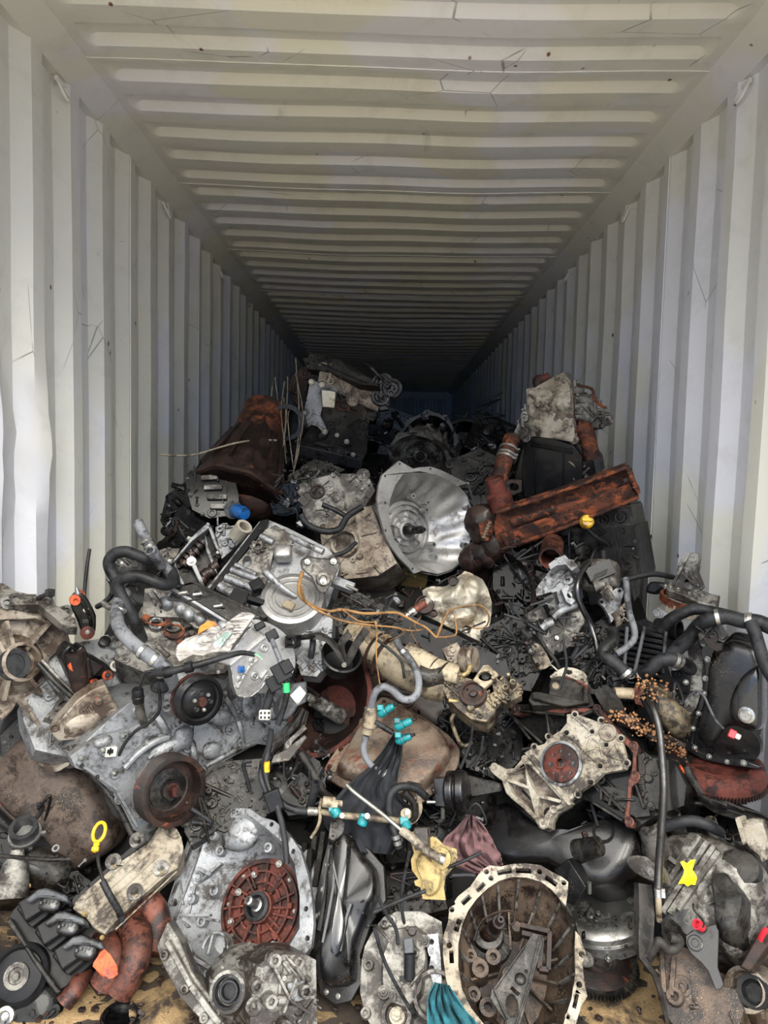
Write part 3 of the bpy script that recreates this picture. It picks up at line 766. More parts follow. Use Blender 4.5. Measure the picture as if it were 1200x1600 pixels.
hol = [tuple(fr.uv(*p)[:2]) for p in ((625,725),(602,744),(602,786),(603,829),(645,889),(686,907),(719,893),(733,829),(673,733),(731,755))]
dc = fr.uv(633, 829, -.13)
bell(A, fr, out, inn, (dc.x, dc.y), .122, .13, 'alu_clean', hol, .0055, .014, folds=15, fold=.013, nseg=105, body=.26, bodyr=.12, seed=2, endoff=(-.05, -.02))
spline_shaft(A, (dc.x, dc.y, -.13), (0, 0, 1), .016, .13)
for p in ((645,775),(666,797),(677,851),(680,871),(668,785)): g = G(); c = fr.uv(p[0], p[1], -.07); g.lathe((c.x, c.y, -.10), (0, 0, 1), [(.013, 0), (.011, .035), (.006, .035), (.006, .01), (.0002, .01)], 14); part('dowel_boss', g, M['alu_clean'], A)
for p in ((735,826,-.004),(724,852,-.01),(727,793,-.012)): g = G(); c = fr.uv(*p); g.lathe((c.x, c.y, -.02), (0, 0, 1), [(.012, 0), (.011, .026), (.006, .026), (.006, .01), (.0002, .01)], 14); part('side_boss', g, M['alu_clean'], A)
# dirty case beneath the transmission and its brassy sump
g = G(); q = random.Random(4)
m = fr.mat().inverted()
def W2(px, py, Y): return m @ P(px, py, Y)
g.tube([W2(600, 840, 2.86), W2(560, 850, 2.98), W2(520, 862, 3.05), W2(480, 880, 3.1)], lambda t: .13-.05*t, 20, 4)
part('rear_case', g, M['alu_warm'], A)
g = G(); fl = Fr(600, 905, 2.78, 55, 270); g.T = m @ fl.mat()
ol = fl.L([(555,893),(640,890),(668,900),(660,925),(560,930)]); g.plate(ol, -.03, .02); greeble(g, ol, .02, 10, 3, .03, .012); part('sump', g, M['gold'], A, .003)
# ================================================================ B front left: gearbox with rust-red pump disc
fr = Fr(365, 1395, 1.70, 30, 165)
B = thing('transmission', 'silver front-wheel gearbox with a rust-red disc in its bell, front left of centre', 'transmission', fr)
po = [(330,1278),(352,1266),(372,1262),(392,1264),(408,1276),(428,1282),(450,1300),(470,1330),(482,1370),(488,1410),(490,1445),(486,1480),(470,1498),(450,1490),(430,1478),(418,1492),(400,1508),(380,1522),(362,1534),(345,1538),(325,1534),(300,1522),(282,1500),(272,1472),(256,1462),(251,1448),(262,1410),(278,1360),(294,1310),(304,1290)]
po = po[::-1]
pi_ = [(338,1300),(352,1280),(372,1272),(392,1276),(418,1296),(444,1318),(460,1350),(468,1400),(468,1450),(452,1478),(425,1470),(408,1484),(388,1504),(360,1512),(330,1508),(306,1492),(290,1462),(284,1430),(292,1385),(306,1340),(322,1312)]
out = [tuple(fr.uv(*p)[:2]) for p in po]; inn = [tuple(fr.uv(*p)[:2]) for p in pi_]
hol = [tuple(fr.uv(*p)[:2]) for p in ((312,1298),(336,1288),(264,1450),(274,1412),(300,1512),(330,1524),(356,1524),(380,1510),(424,1288),(478,1420),(480,1466),(458,1330))]
dc = fr.uv(408, 1418, -.075)
bell(B, fr, out, inn, (dc.x, dc.y), .118, .075, 'alu', hol, .006, .016, folds=0, body=.2, bodyr=.15, seed=5, discmat='rust_red', imat='alu')
g = G()
for i in range(11):
    a = i*.571+.2; g.bar((dc.x+.045*math.cos(a), dc.y+.045*math.sin(a), -.066), (dc.x+.105*math.cos(a+.1), dc.y+.105*math.sin(a+.1), -.068), .006, .014)
for i in range(7):
    a = i*.9; g.box((dc.x+.085*math.cos(a), dc.y+.085*math.sin(a), -.066), (.02, .014, .018), Matrix.Rotation(a, 3, 'Z'))
part('disc_rib', g, M['rust_red'], B, .001)
g = G(); g.lathe((dc.x, dc.y, -.075), (0, 0, 1), [(.034, 0), (.034, .03), (.026, .032), (.024, .01), (.0002, .008)], 32); part('shaft_seal', g, M['rubber'], B)
g = G(); g.T = at((dc.x, dc.y, -.07), (-.1, .15, 1)); g.lathe((0, 0, 0), (0, 0, 1), [(.016, 0), (.016, .02), (.011, .022), (.011, .06), (.006, .062), (.006, .04), (.0002, .04)], 20); part('input_shaft', g, M['steel'], B)
for p in ((398,1366),(436,1350),(373,1394),(361,1441)): bolt(B, fr.uv(p[0], p[1], -.06), .012)
# inner wall features
g = G()
c = fr.uv(375, 1300, -.03); g.blob((c.x, c.y, -.03), (.12, .10, .06), None, .9, 20, 12)
for p in ((336,1392,-.03),(316,1440,-.03),(312,1370,-.02),(345,1330,-.03),(420,1325,-.03),(300,1405,-.015)): boss(g, fr.uv(*p)-V((0, 0, .012)), .013, .022)
wire_rib(g, fr.L([(338,1460),(330,1492)], -.03), .006, .02); wire_rib(g, fr.L([(355,1470),(358,1506)], -.03), .006, .02); wire_rib(g, fr.L([(300,1450),(290,1440)], -.02), .006, .02)
wire_rib(g, fr.L([(350,1350),(310,1385)], -.035), .006, .02); wire_rib(g, fr.L([(310,1385),(298,1440)], -.03), .006, .02); wire_rib(g, fr.L([(298,1432),(345,1440)], -.035), .006, .012)
c = fr.uv(335, 1482, -.02); g.lathe((c.x, c.y, -.05), (0, 0, 1), [(.040, 0), (.038, .03), (.032, .03), (.031, .005), (.0002, .005)], 28)
part('starter_pocket', g, M['alu'], B, .0015)
# lower differential housing with output bore, and side case to the right
f2 = Fr(355, 1550, 1.45, 18, 200); m = fr.mat().inverted()
g = G(); g.T = m @ f2.mat(); g.lathe((0, 0, -.12), (0, 0, 1), [(.088, 0), (.080, .05), (.048, .09), (.041, .12), (.034, .122), (.034, .10), (.026, .10), (.026, .085), (.018, .085), (.018, .05), (.0002, .05)], 36)
for i in range(9): a = i*.7; g.bar((.045*math.cos(a), .045*math.sin(a), -.03), (.082*math.cos(a), .082*math.sin(a), -.10), .006, .02, (math.cos(a), math.sin(a), .5))
part('differential_housing', g, M['alu_mid'], B)
g = G(); g.T = m @ f2.mat(); g.lathe((0, 0, -.03), (0, 0, 1), [(.036, 0), (.036, .028), (.029, .03), (.027, .008), (.022, .008), (.021, .02), (.017, .02), (.017, -.01), (.0002, -.01)], 32); part('oil_seal', g, M['rubber'], B)
f3 = Fr(450, 1540, 1.45, 25, 330); g = G(); g.T = m @ f3.mat()
ol = f3.L([(412,1512),(440,1492),(478,1492),(494,1500),(496,1600),(420,1640),(390,1600),(396,1540),(402,1510)]); g.plate(ol, -.14, 0); greeble(g, ol, 0, 26, 11, .026, .02)
for p in ((424,1497),(396,1537),(418,1560),(472,1545),(440,1600)): boss(g, f3.uv(*p), .014, .03)
wire_rib(g, f3.L([(420,1500),(450,1560),(480,1580)]), .006, .02); wire_rib(g, f3.L([(470,1500),(440,1580)]), .006, .016)
part('side_case', g, M['alu_mid'], B, .002)
g = G(); g.T = m @ f3.mat(); ol = f3.L([(446,1535),(474,1528),(476,1560),(450,1566)]); g.plate(ol, 0, .012); part('cover_plate', g, M['alu'], B, .002)
# left rear flange step
f4 = Fr(290, 1530, 1.50, 20, 200); g = G(); g.T = m @ f4.mat(); ol = f4.L([(262,1440),(280,1470),(300,1520),(330,1560),(350,1600),(330,1610),(282,1560),(250,1500),(244,1480)]); g.plate(ol, -.05, 0)
for p in ((258,1492),(290,1545),(320,1590)): boss(g, f4.uv(*p), .010, .012)
g.bar(f4.uv(262,1470,.01), f4.uv(300,1540,.01), .012, .02); g.bar(f4.uv(300,1540,.01), f4.uv(345,1600,.01), .014, .02); part('rear_flange', g, M['alu_mid'], B, .002)
# ================================================================ C front centre: dirty bell housing
fr = Fr(806, 1482, 1.49, 20, 75)
C_ = thing('transmission', 'grimy manual gearbox with pale bell flange and clutch fork, front centre', 'transmission', fr)
rim_o = [(700,1440),(703,1418),(716,1400),(735,1385),(752,1360),(765,1352),(782,1354),(800,1350),(822,1349),(845,1352),(862,1362),(878,1370),(888,1378),(887,1396),(884,1415)]
rim_i = [(874,1404),(862,1390),(846,1378),(824,1371),(800,1370),(780,1376),(762,1388),(745,1404),(732,1422),(722,1445),(716,1475),(716,1510),(722,1545),(736,1575),(756,1600),(778,1618)]
po = rim_o[::-1]+[(692,1475),(696,1500),(702,1530),(712,1562),(726,1592),(745,1620),(775,1640)]
g = G(); ol = fr.L(rim_o+rim_i+[(760,1640),(728,1610),(708,1570),(697,1530),(692,1490),(693,1462)]); hl = []
def slot(f, a, b, w, n=6):
    a, b = f.uv(*a), f.uv(*b); d = (b-a).normalized(); p = V((-d.y, d.x, 0))*w; return [tuple((a+p)[:2]), tuple((b+p)[:2]), tuple((b-p)[:2]), tuple((a-p)[:2])]
for p in ((760,1362),(767,1372),(843,1362),(881,1379),(706,1421),(702,1477)): hl.append(circ(fr.uv(*p), .0065, 12))
for a, b, wd in (((777,1364),(800,1360),.006),((806,1360),(830,1361),.006),((852,1370),(870,1383),.006),((745,1392),(757,1380),.0055),((722,1412),(735,1400),.006),((712,1455),(718,1436),.006),((706,1505),(705,1485),.005)): hl.append(slot(fr, a, b, wd))
g.plate(ol, -.014, 0, hl); part('flange', g, M['alu_white'], C_, .0018)
g = G(); ol = fr.L([(899,1454),(906,1462),(916,1490),(910,1505),(914,1540),(918,1556),(908,1572),(900,1600),(888,1625),(868,1640),(860,1630),(880,1600),(893,1560),(899,1520),(898,1480)])
g.plate(ol, -.014, 0, [circ(fr.uv(909,1491), .0065, 12), circ(fr.uv(905,1538), .0065, 12), circ(fr.uv(887,1588), .005, 10), slot(fr, (897,1575), (902,1552), .004)]); part('flange', g, M['alu_white'], C_, .0018)
# interior bowl
inn = fr.L(rim_i[:1]+[(893,1440),(899,1470),(900,1520),(893,1560),(880,1600),(860,1630),(820,1645),(780,1635)]+rim_i[::-1][1:-1]); inn = [(p.x, p.y) for p in inn]
ci = cen(inn); a = polar(inn, ci, 48); dep = .15
def rg(t, ex=0): return [(ci[0]+(r*(1-.38*t*t)+ex)*math.cos(an), ci[1]+(r*(1-.38*t*t)+ex)*math.sin(an), -dep*t-.002) for r, an in a]
g = G(); loft(g, [rg(t)[::-1] for t in (0, .1, .25, .45, .65, .85, 1)]); g.plate([p[:2] for p in rg(1)], -dep-.012, -dep); q = random.Random(3)
for i in range(13):
    an = i*.483+.1; k = polyradius(inn, ci, an); c0 = V((ci[0]+k*.28*math.cos(an), ci[1]+k*.28*math.sin(an), -dep)); c1 = V((ci[0]+k*.80*math.cos(an), ci[1]+k*.80*math.sin(an), -dep*.72)); g.bar(c0+V((0, 0, .012)), c1, .005, .02)
part('bell_interior', g, M['brown_grime'], C_, smooth=.8)
g = G(); loft(g, [rg(t, .010) for t in (0, .25, .6, 1)], False, True)
for i in range(18): an = i*.349; k = polyradius(inn, ci, an)+.008; g.bar((ci[0]+k*math.cos(an), ci[1]+k*math.sin(an), -.012), (ci[0]+k*.7*math.cos(an), ci[1]+k*.7*math.sin(an), -dep), .006, .016, (math.cos(an), math.sin(an), 0))
part('bell_shell', g, M['alu_mid'], C_)
c = fr.uv(762, 1462, -.12)
g = G(); g.lathe((c.x, c.y, -dep), (0, 0, 1), [(.062, 0), (.060, .02), (.040, .03), (.036, .045), (.022, .05), (.022, .02)], 36)
for i in range(18): a_ = i*.349; g.bar((c.x+.040*math.cos(a_), c.y+.040*math.sin(a_), -dep+.031), (c.x+.059*math.cos(a_), c.y+.059*math.sin(a_), -dep+.022), .004, .005)
part('bearing_retainer', g, M['alu_dark'], C_)
spline_shaft(C_, (c.x+.002, c.y, -dep+.03), (.18, -.10, 1), .0155, .135, 'rust_dark')
g = G(); ol = fr.L([(832,1458),(846,1462),(848,1475),(838,1510),(822,1570),(812,1605),(798,1612),(790,1596),(778,1580),(766,1560),(768,1546),(790,1520),(815,1485)], -.05)
hl = [circ(fr.uv(800,1572,-.05), .014, 14, .022), [tuple(x[:2]) for x in fr.L([(800,1541),(812,1552),(809,1556),(797,1545)], -.05)], circ(fr.uv(822,1518,-.05), .004, 8)]
g.T = Matrix.Translation((0, 0, -.055)); g.plate(ol, 0, .006, hl); g.T = None; cc = fr.uv(813, 1530, -.049); g.blob((cc.x, cc.y, -.048), (.026, .026, .014), None, 1, 14, 8)
wire_rib(g, fr.L([(843,1465),(826,1540),(806,1604)], -.052), .004, .012); wire_rib(g, fr.L([(820,1480),(772,1548),(792,1594)], -.052), .004, .012); part('clutch_fork', g, M['alu_dark'], C_, .001)
g = G(); wire_rib(g, fr.L([(812,1450),(858,1460),(856,1520),(842,1518),(846,1470),(815,1462)], -.075), .010, .02)
g.tube(fr.L([(740,1470),(752,1440),(775,1426),(800,1424),(804,1440),(796,1446)], -.085), .0025, 6, 4); part('fork_cover', g, M['rust_dark'], C_)
g = G()
for p, r in (((806,1455),.014),((770,1502),.018),((795,1530),.02),((762,1580),.02),((740,1560),.016),((750,1520),.02),((735,1500),.015)): boss(g, fr.uv(p[0], p[1], -.125)-V((0, 0, .02)), r, .05, rnd.random() < .7)
part('casting_boss', g, M['brown_grime'], C_)
# the second half of the gearbox to the left
f2 = Fr(635, 1510, 1.51, 14, 120); m = fr.mat().inverted(); g = G(); g.T = m @ f2.mat()
ol = f2.L([(565,1500),(570,1478),(585,1450),(600,1432),(620,1424),(660,1424),(690,1440),(694,1480),(700,1530),(712,1570),(730,1620),(640,1640),(590,1620),(572,1590),(562,1550)]); g.plate(ol, -.16, 0)
for p in ((602,1444),(577,1509),(572,1584),(612,1440)): boss(g, f2.uv(*p), .011, .012)
o2 = f2.L([(596,1500),(606,1472),(622,1450),(650,1446),(668,1460),(672,1500),(664,1560),(640,1590),(610,1580),(596,1545)]); g.plate(o2, 0, .03, top=.86); greeble(g, o2, .028, 14, 8, .02, .012)
c = f2.uv(682, 1560); g.lathe((c.x, c.y, 0), (0, 0, 1), [(.055, 0), (.05, .03), (.042, .03), (.040, .01), (.0002, .01)], 28); c = f2.uv(622, 1590); g.lathe((c.x, c.y, 0), (0, 0, 1), [(.036, 0), (.034, .03), (.025, .032), (.024, .015), (.0002, .015)], 24)
part('gear_case', g, M['alu_mid'], C_, .002)
g = G(); g.T = m @ f2.mat(); c = f2.uv(622, 1590, .02); g.cyl(c, c+V((0, 0, .02)), .018, .017, 20); g.cyl(c, c+V((0, 0, .03)), .011, .011, 6); part('drain_plug', g, M['alu_white'], C_)
g = G(); g.T = m @ f2.mat(); ol = f2.L([(668,1465),(686,1463),(690,1500),(692,1540),(680,1546),(672,1520)]); g.plate(ol, 0, .025, [circ(f2.uv(676,1476), .006, 10), circ(f2.uv(676,1517), .006, 10)]); part('mounting_lug', g, M['alu'], C_, .002)
g = G(); g.T = m @ f2.mat(); a0 = f2.uv(640, 1530, .03); a1 = f2.uv(640, 1490, .05); g.cyl(a0, a1, .013, .013, 14); g.box(a0, (.045, .012, .012)); part('speed_sensor', g, M['plastic'], C_)
g = G(); g.T = m @ f2.mat(); a2 = f2.uv(638, 1466, .055); g.bar(a1, a2, .022, .018, (0, 0, 1)); part('connector', g, M['plastic_grey'], C_, .002)
# richer casting detail on the red-disc gearbox bell and its left side wall
g = G(); fB = Fr(365, 1395, 1.70, 30, 165); kB = crop(230, 1200, 3)
for a_, b_, w_, h_ in (((240,300),(80,700),.006,.012), ((270,320),(130,720),.004,.008), ((155,690),(300,690),.006,.010), ((150,480),(170,640),.004,.008), ((240,470),(300,500),.008,.010), ((200,880),(340,960),.008,.012)): g.bar(fB.uv(*kB([a_])[0], .002), fB.uv(*kB([b_])[0], .002), w_, h_)
for p, r in (((240,295),.013), ((318,320),.012), ((98,740),.014), ((128,630),.008), ((470,1010),.016), ((560,930),.016), ((500,920),.011), ((180,910),.008), ((228,950),.013), ((290,965),.008)): boss(g, fB.uv(*kB([p])[0], -.002), r, .012)
part('flange_boss', g, M['alu'], B, kind='stuff')
g = G(); o1 = [tuple(p[:2]) for p in fB.L(kB([(100,760),(70,900),(60,940),(110,960),(150,900),(130,790)]), -.03)]; g.plate(o1, -.06, -.03); o2 = [tuple(p[:2]) for p in fB.L(kB([(120,880),(200,990),(330,1130),(300,1190),(180,1050),(100,980)]), -.03)]; g.plate(o2, -.08, -.03); part('rear_lug', g, M['alu_mid'], B, .004)
# ================================================================ D big aluminium V-engine on the left
ff = Fr(290, 1110, 1.92, 30, -20)
D = TH('engine', 'big silver V-shaped engine with two belt pulleys and a brown oil pan, on the left', 'engine', ff)
c2 = crop(200, 900, 4.615); c1 = crop(0, 900, 5.4545)
# block behind the front cover
D.slab('block', None, [(112,1180),(165,1130),(200,1100),(262,1075),(300,1050),(400,1030),(450,1060),(452,1110),(400,1165),(330,1200),(290,1262),(212,1300),(190,1250),(150,1205)], .32, 'alu', -.025, 20, 3, .03, .02)
# front timing cover
D.slab('timing_cover', None, [(110,1182),(130,1168),(160,1150),(200,1140),(238,1120),(262,1090),(268,1060),(290,1045),(340,1030),(400,1010),(440,1000),(462,1030),(472,1080),(466,1120),(448,1145),(420,1165),(400,1162),(380,1172),(340,1192),(322,1206),(312,1240),(280,1285),(225,1306),(208,1296),(192,1262),(170,1232),(140,1208),(118,1200)], .03, 'alu', 0, 34, 7, .014, .010, .003,
    bosses=[(215,1176,.012,.014),(192,1150,.010,.016),(178,1208,.012,.014),(292,1168,.014,.01),(310,1205,.012,.012),(358,1140,.014,.01),(372,1112,.012,.014),(352,1082,.012,.014),(415,1150,.013,.012),(298,1120,.011,.018),(272,1132,.011,.016),(265,1172,.014,.012),(230,1160,.012,.012),(395,1130,.012,.01),(365,1068,.010,.02),(440,1070,.014,.01),(375,1160,.012,.012),(160,1172,.012,.014)],
    ribs=[[(305,1105),(298,1190)],[(330,1120),(372,1112),(415,1130)],[(120,1190),(178,1230),(212,1290)],[(322,1200),(400,1158)],[(352,1082),(372,1112)],[(190,1190),(238,1150),(262,1146)],[(380,1080),(395,1130)],[(345,1185),(380,1135)]], rw=.007, rh=.012)
D.bolts(None, [(215,1176,.014),(192,1150,.016),(178,1208,.014),(292,1168,.01),(358,1140,.01),(372,1112,.014),(352,1082,.014),(310,1205,.012),(230,1160,.012),(440,1070,.01),(160,1172,.014),(126,1184,.002),(208,1282,.002),(450,1130,.002)], .0085)
# swollen oil-pump gallery
g = D.g(); L = ff.uv
g.blob(L(262, 1168, .0), (.115, .05, .05), Matrix.Rotation(R(20), 3, 'Z'), .8, 20, 10); g.blob(L(285, 1152, 0), (.06, .07, .05), None, .8, 16, 10)
g.tube([L(195,1200,.01), L(215,1178,.015), L(240,1160,.015), L(262,1152,.01)], .010, 10, 4); g.tube([L(232,1185,.01), L(258,1162,.014)], .006, 8, 1)
part('oil_gallery', g, M['alu'], D.root)
# cam phaser covers at the right bank
c3 = crop(340, 960, 6)
f_ = Fr(420, 1030, 1.93, 28, -15)
D.slab('rear_cover_plate', f_, c3([(330,60),(420,62),(520,100),(620,170),(680,250),(715,330),(730,420),(720,520),(660,620),(560,700),(420,740),(300,700),(200,500),(240,250)]), .02, 'alu_clean', -.035, 6, 5, .02, .006, sm=3)
D.slab('cam_cover', f_, c3([(0,440),(120,480),(140,560),(150,660),(190,760),(240,775),(310,770),(400,700),(440,640),(520,600),(560,530),(600,440),(560,320),(500,240),(430,190),(330,120),(280,150),(200,260),(150,330),(60,380)]), .03, 'alu_clean', .012, 0, bev=.004, rim=.004,
    bosses=[(375,1061,.010,.008),(394,1033,.010,.008),(398,1056,.012,.008),(412,1012,.012,.01),(418,1060,.012,.006)], ribs=[c3([(110,480),(450,200)]), c3([(180,690),(250,560),(300,480),(370,420)]), c3([(400,600),(460,520)])], rw=.009, rh=.009)
D.bolts(f_, [(375,1061,.02),(394,1033,.02),(398,1056,.02),(418,1060,.018),(341,1050,.0)], .007)
g = D.g(f_); c = f_.uv(375, 1045, .012); g.box(c+V((0, 0, .008)), (.014, .018, .016)); g.box(c+V((0, .002, .018)), (.009, .012, .008)); part('blue_clip', g, M['blue'], D.root, .001)
# pulleys
p1 = D.pulley(Fr(255, 1228, 1.80, 32, -22), 258, 1230, 0, .093, .055, mat='iron_grey', groove='rust_dark', hub='rust_red', ribs=7)
f_ = Fr(308, 1092, 1.80, 30, -28); g = D.g(f_); pc = f_.uv(308, 1092, -.02)
g.lathe(pc, (0, 0, 1), [(.066, -.02), (.067, 0), (.062, .003), (.067, .007), (.062, .011), (.067, .015), (.068, .018), (.058, .024), (.056, .018), (.050, .016), (.040, .028), (.034, .032), (.0002, .032)], 44); wp = part('water_pump_pulley', g, M['plastic'], D.root)
g = D.g(f_); g.lathe(pc-V((0, 0, .02)), (0, 0, 1), [(.0675, 0), (.0678, .012), (.064, .012)], 44); part('belt_track', g, M['rust_red'], D.root)
g = D.g(f_); g.lathe(pc+V((0, 0, .032)), (0, 0, 1), [(.013, 0), (.012, .006), (.0002, .006)], 20); part('hub', g, M['copper_ring'], wp)
for a in (50, 170, 290):
    mm = D.m @ f_.mat(); bolt(wp, mm @ (pc+V((.023*math.cos(R(a)), .023*math.sin(R(a)), .032))), .0075, mm.to_3x3() @ V((0, 0, 1)))
g = D.g(f_)
for a in (0, 110, 235): g.lathe(pc+V((.024*math.cos(R(a)), .024*math.sin(R(a)), .0325)), (0, 0, 1), [(.0075, 0), (.007, .0005), (.0002, -.0005)], 14)
part('lightening_hole', g, M['black_gloss'], wp, kind='stuff')
g = D.g(f_); g.lathe(pc-V((0, 0, .09)), (0, 0, 1), [(.075, 0), (.072, .04), (.05, .06), (.03, .08), (.0002, .08)], 28)
for a in (100, 150, 200, 250, 300): boss(g, pc+V((.072*math.cos(R(a)), .072*math.sin(R(a)), -.06)), .014, .03)
part('water_pump', g, M['alu'], D.root)
# upper left bank: head cover planes and plug tubes
fh = Fr(150, 1040, 2.02, 30, 70)
D.slab('left_cylinder_head', fh, c1([(330,720),(380,640),(520,590),(820,540),(1000,500),(1100,560),(1300,680),(1500,860),(1560,1000),(1400,1200),(1250,1330),(1100,1420),(900,1500),(640,1560),(300,1480),(200,1230),(180,1060),(290,900)]), .07, 'alu', -.02, 60, 21, .016, .014,
    ribs=[c1([(940,620),(1300,720)]), c1([(860,700),(1000,860)]), c1([(1000,1080),(1300,1000)]), c1([(1040,1240),(1280,1100)]), c1([(380,860),(620,1180)])], rw=.008, rh=.02)
for i, p in enumerate(c1([(1045,635),(990,770),(1140,880)])):
    q_ = D.lathe('plug_tube', fh, p[0], p[1], -.02, [(.026, 0), (.025, .028), (.017, .03), (.016, .004), (.0002, .004)], 'alu')
    D.lathe('tube_seal', fh, p[0], p[1], .008, [(.0185, 0), (.0185, .004), (.0125, .004), (.0125, 0)], 'white' if i else 'rust_red', parent=q_)
D.lathe('sensor_boss', fh, *c1([(885,575)])[0], -.02, [(.018, 0), (.017, .018), (.012, .02), (.0002, .02)], 'steel_dark')
# rubbed tan half-bowl engine mount under the bracket
fb = Fr(140, 1110, 1.80, 26, -60)
b_ = D.slab('mounting_bowl', fb, c1([(500,1240),(560,1180),(660,1060),(790,970),(900,930),(940,1010),(1000,1110),(1050,1210),(1040,1290),(960,1350),(800,1390),(620,1400),(500,1410),(440,1350)]), .05, 'alu_warm', 0, 0, bev=.008, bosses=[(*c1([(835,1060)])[0],.010,.02,False),(*c1([(965,1180)])[0],.016,.006),(*c1([(465,1290)])[0],.012,.006)])
g = D.g(fb)
for k in range(5): g.tube([fb.uv(*p, .0) for p in c1([(770-20*k,1100+10*k),(800-10*k,1180+24*k),(700-30*k,1280+20*k),(560,1320+14*k)])], .004, 6, 5)
g.blob(fb.uv(*c1([(690,1240)])[0], -.02), (.12, .075, .06), Matrix.Rotation(R(25), 3, 'Z'), .9, 18, 10); part('bowl_ridge', g, M['alu_warm'], b_)
D.bolts(fb, c1([(965,1180),(830,1055)]), .009, .006, 'red')
# rounded flange pointing left with its arm
fe = Fr(86, 1178, 1.86, 35, 190); g = D.g(fe); g.lathe(fe.uv(86, 1178), (0, 0, 1), [(.046, -.02), (.048, 0), (.038, .002), (.030, -.006), (.012, -.008), (.0002, -.008)], 26, wob=lambda a, h: 1 if abs(math.sin(a)) < .8 else 1.12)
g.cyl(fe.uv(92, 1178, -.02), D.m.inverted() and fe.uv(140, 1165, -.07), .030, .022, 16); part('engine_mount_arm', g, M['alu_warm'], D.root)
# brown oil pan
fo = Fr(105, 1240, 1.93, 30, 215)
ol = [(196,1302),(188,1318),(160,1336),(132,1352),(112,1346),(84,1318),(60,1296),(38,1262),(24,1246),(10,1214),(8,1196),(22,1168),(45,1148),(75,1140),(120,1180),(165,1224),(190,1270)]
D.slab('oil_pan', fo, ol, .02, 'pan_brown', -.05, bev=.004)
g = D.g(fo); base = smooth2([tuple(p[:2]) for p in fo.L(ol, -.05)], 3); cc = cen(base); lp = []
for t, z in ((1, -.05), (.995, -.01), (.97, .02), (.90, .045), (.72, .06), (.45, .068), (.2, .07), (.02, .07)):
    lp.append([(cc[0]+(x-cc[0])*t, cc[1]+(y-cc[1])*t, z+.022*noise.noise(V((x*t*9, y*t*9, 2)))) for x, y in base])
loft(g, lp, True, True); g.lathe(fo.uv(76, 1254, .055), (0, 0, 1), [(.026, 0), (.020, .014), (.010, .016), (.008, .004), (.0002, .004)], 20); part('oil_pan_sump', g, M['pan_brown'], D.root, smooth=1.2)
D.tube('pan_flange', [(112,1186,1.82),(140,1208,1.80),(168,1238,1.78),(190,1272,1.77),(206,1304,1.76)], .008, 'iron_grey', 8, 5)
D.bolts(ff, [(128,1196,.012),(152,1214,.012),(174,1240,.012),(196,1282,.012)], .007, mat='steel_dark')
# valley with the intake ports
fv = Fr(260, 975, 2.02, 32, 95)
D.slab('valley_casting', fv, c2([(-60,420),(60,300),(100,220),(300,250),(500,330),(760,430),(820,560),(700,700),(430,720),(220,740),(-100,600)]), .12, 'alu_mid', -.035, 26, 31, .022, .02)
pl_ = [c2([(90,300),(150,262),(230,265),(300,300),(320,340),(270,360),(180,350),(110,330)]), c2([(250,390),(280,350),(360,345),(410,380),(400,420),(340,450),(270,430)]), c2([(350,470),(400,430),(470,430),(520,460),(560,500),(470,520),(380,510)])]
for k, p in enumerate(pl_):
    o_ = cen(p); D.slab('port_gasket', fv, p, .006, 'rust', -.012+.001*k, holes=[(*c2([[(205,315),(330,385),(455,455)][k]])[0], .024, .014)], bev=.001, sm=3)
    D.lathe('intake_port', fv, *c2([[(205,315),(330,385),(455,455)][k]])[0], -.05, [(.030, 0), (.029, .034), (.024, .034), (.022, .012), (.0002, .006)], 'alu_dark', 24)
D.lathe('thermostat_port', fv, *c2([(205,370)])[0], -.04, [(.022, 0), (.021, .024), (.015, .024), (.014, .006), (.0002, .006)], 'alu', 22)
# right cylinder head and the black plastic cover panel above it
fr_ = Fr(310, 950, 2.06, 28, 100)
D.slab('right_cylinder_head', fr_, c2([(120,90),(330,80),(740,300),(960,330),(1060,420),(940,470),(800,420),(640,420),(480,370),(400,300),(100,290),(110,180)]), .14, 'alu_mid', -.02, 8, 41, .02, .012)
g = D.g(fr_)
for p in c2([(280,200),(380,240),(440,280),(520,310),(600,350),(690,370)]): g.blob(fr_.uv(p[0], p[1], -.012), (.045, .036, .05), Matrix.Rotation(R(-60), 3, 'Z'), .8, 14, 8)
for p, q_ in ((c2([(150,120)])[0], c2([(200,210)])[0]), (c2([(190,110)])[0], c2([(250,190)])[0]), (c2([(230,230)])[0], c2([(330,110)])[0])): g.bar(fr_.uv(p[0], p[1], -.012), fr_.uv(q_[0], q_[1], -.012), .006, .02)
part('intake_runner', g, M['alu'], D.root, kind='stuff')
pn = D.slab('cover_panel', fr_, c2([(330,80),(480,50),(960,290),(880,320),(720,320)]), .02, 'black_gloss', .018, bev=.003)
D.slab('cover_frame', fr_, c2([(300,90),(340,78),(730,325),(690,330)]), .03, 'alu', .014, bev=.003); D.slab('cover_frame', fr_, c2([(470,52),(500,44),(1010,285),(980,310)]), .03, 'iron_grey', .014, bev=.003)
for p in c2([(500,150),(650,235),(395,140)]): g = D.g(fr_); a = fr_.uv(p[0], p[1], .016); g.cyl(a-V((.012, -.004, -.005)), a+V((.012, .006, .008)), .007, .006, 12); g.cyl(a+V((.012, .006, .008)), a+V((.016, .008, .01)), .010, .010, 12); part('stud', g, M['zinc'], pn)
hose('cable_tie', 'thin black cable tie end lying over the black cover panel', PP([(262,937,1.93),(290,939,1.91),(312,935,1.92),(335,928,1.96)]), .0028, 'rubber', 'cable tie', hollow=False)
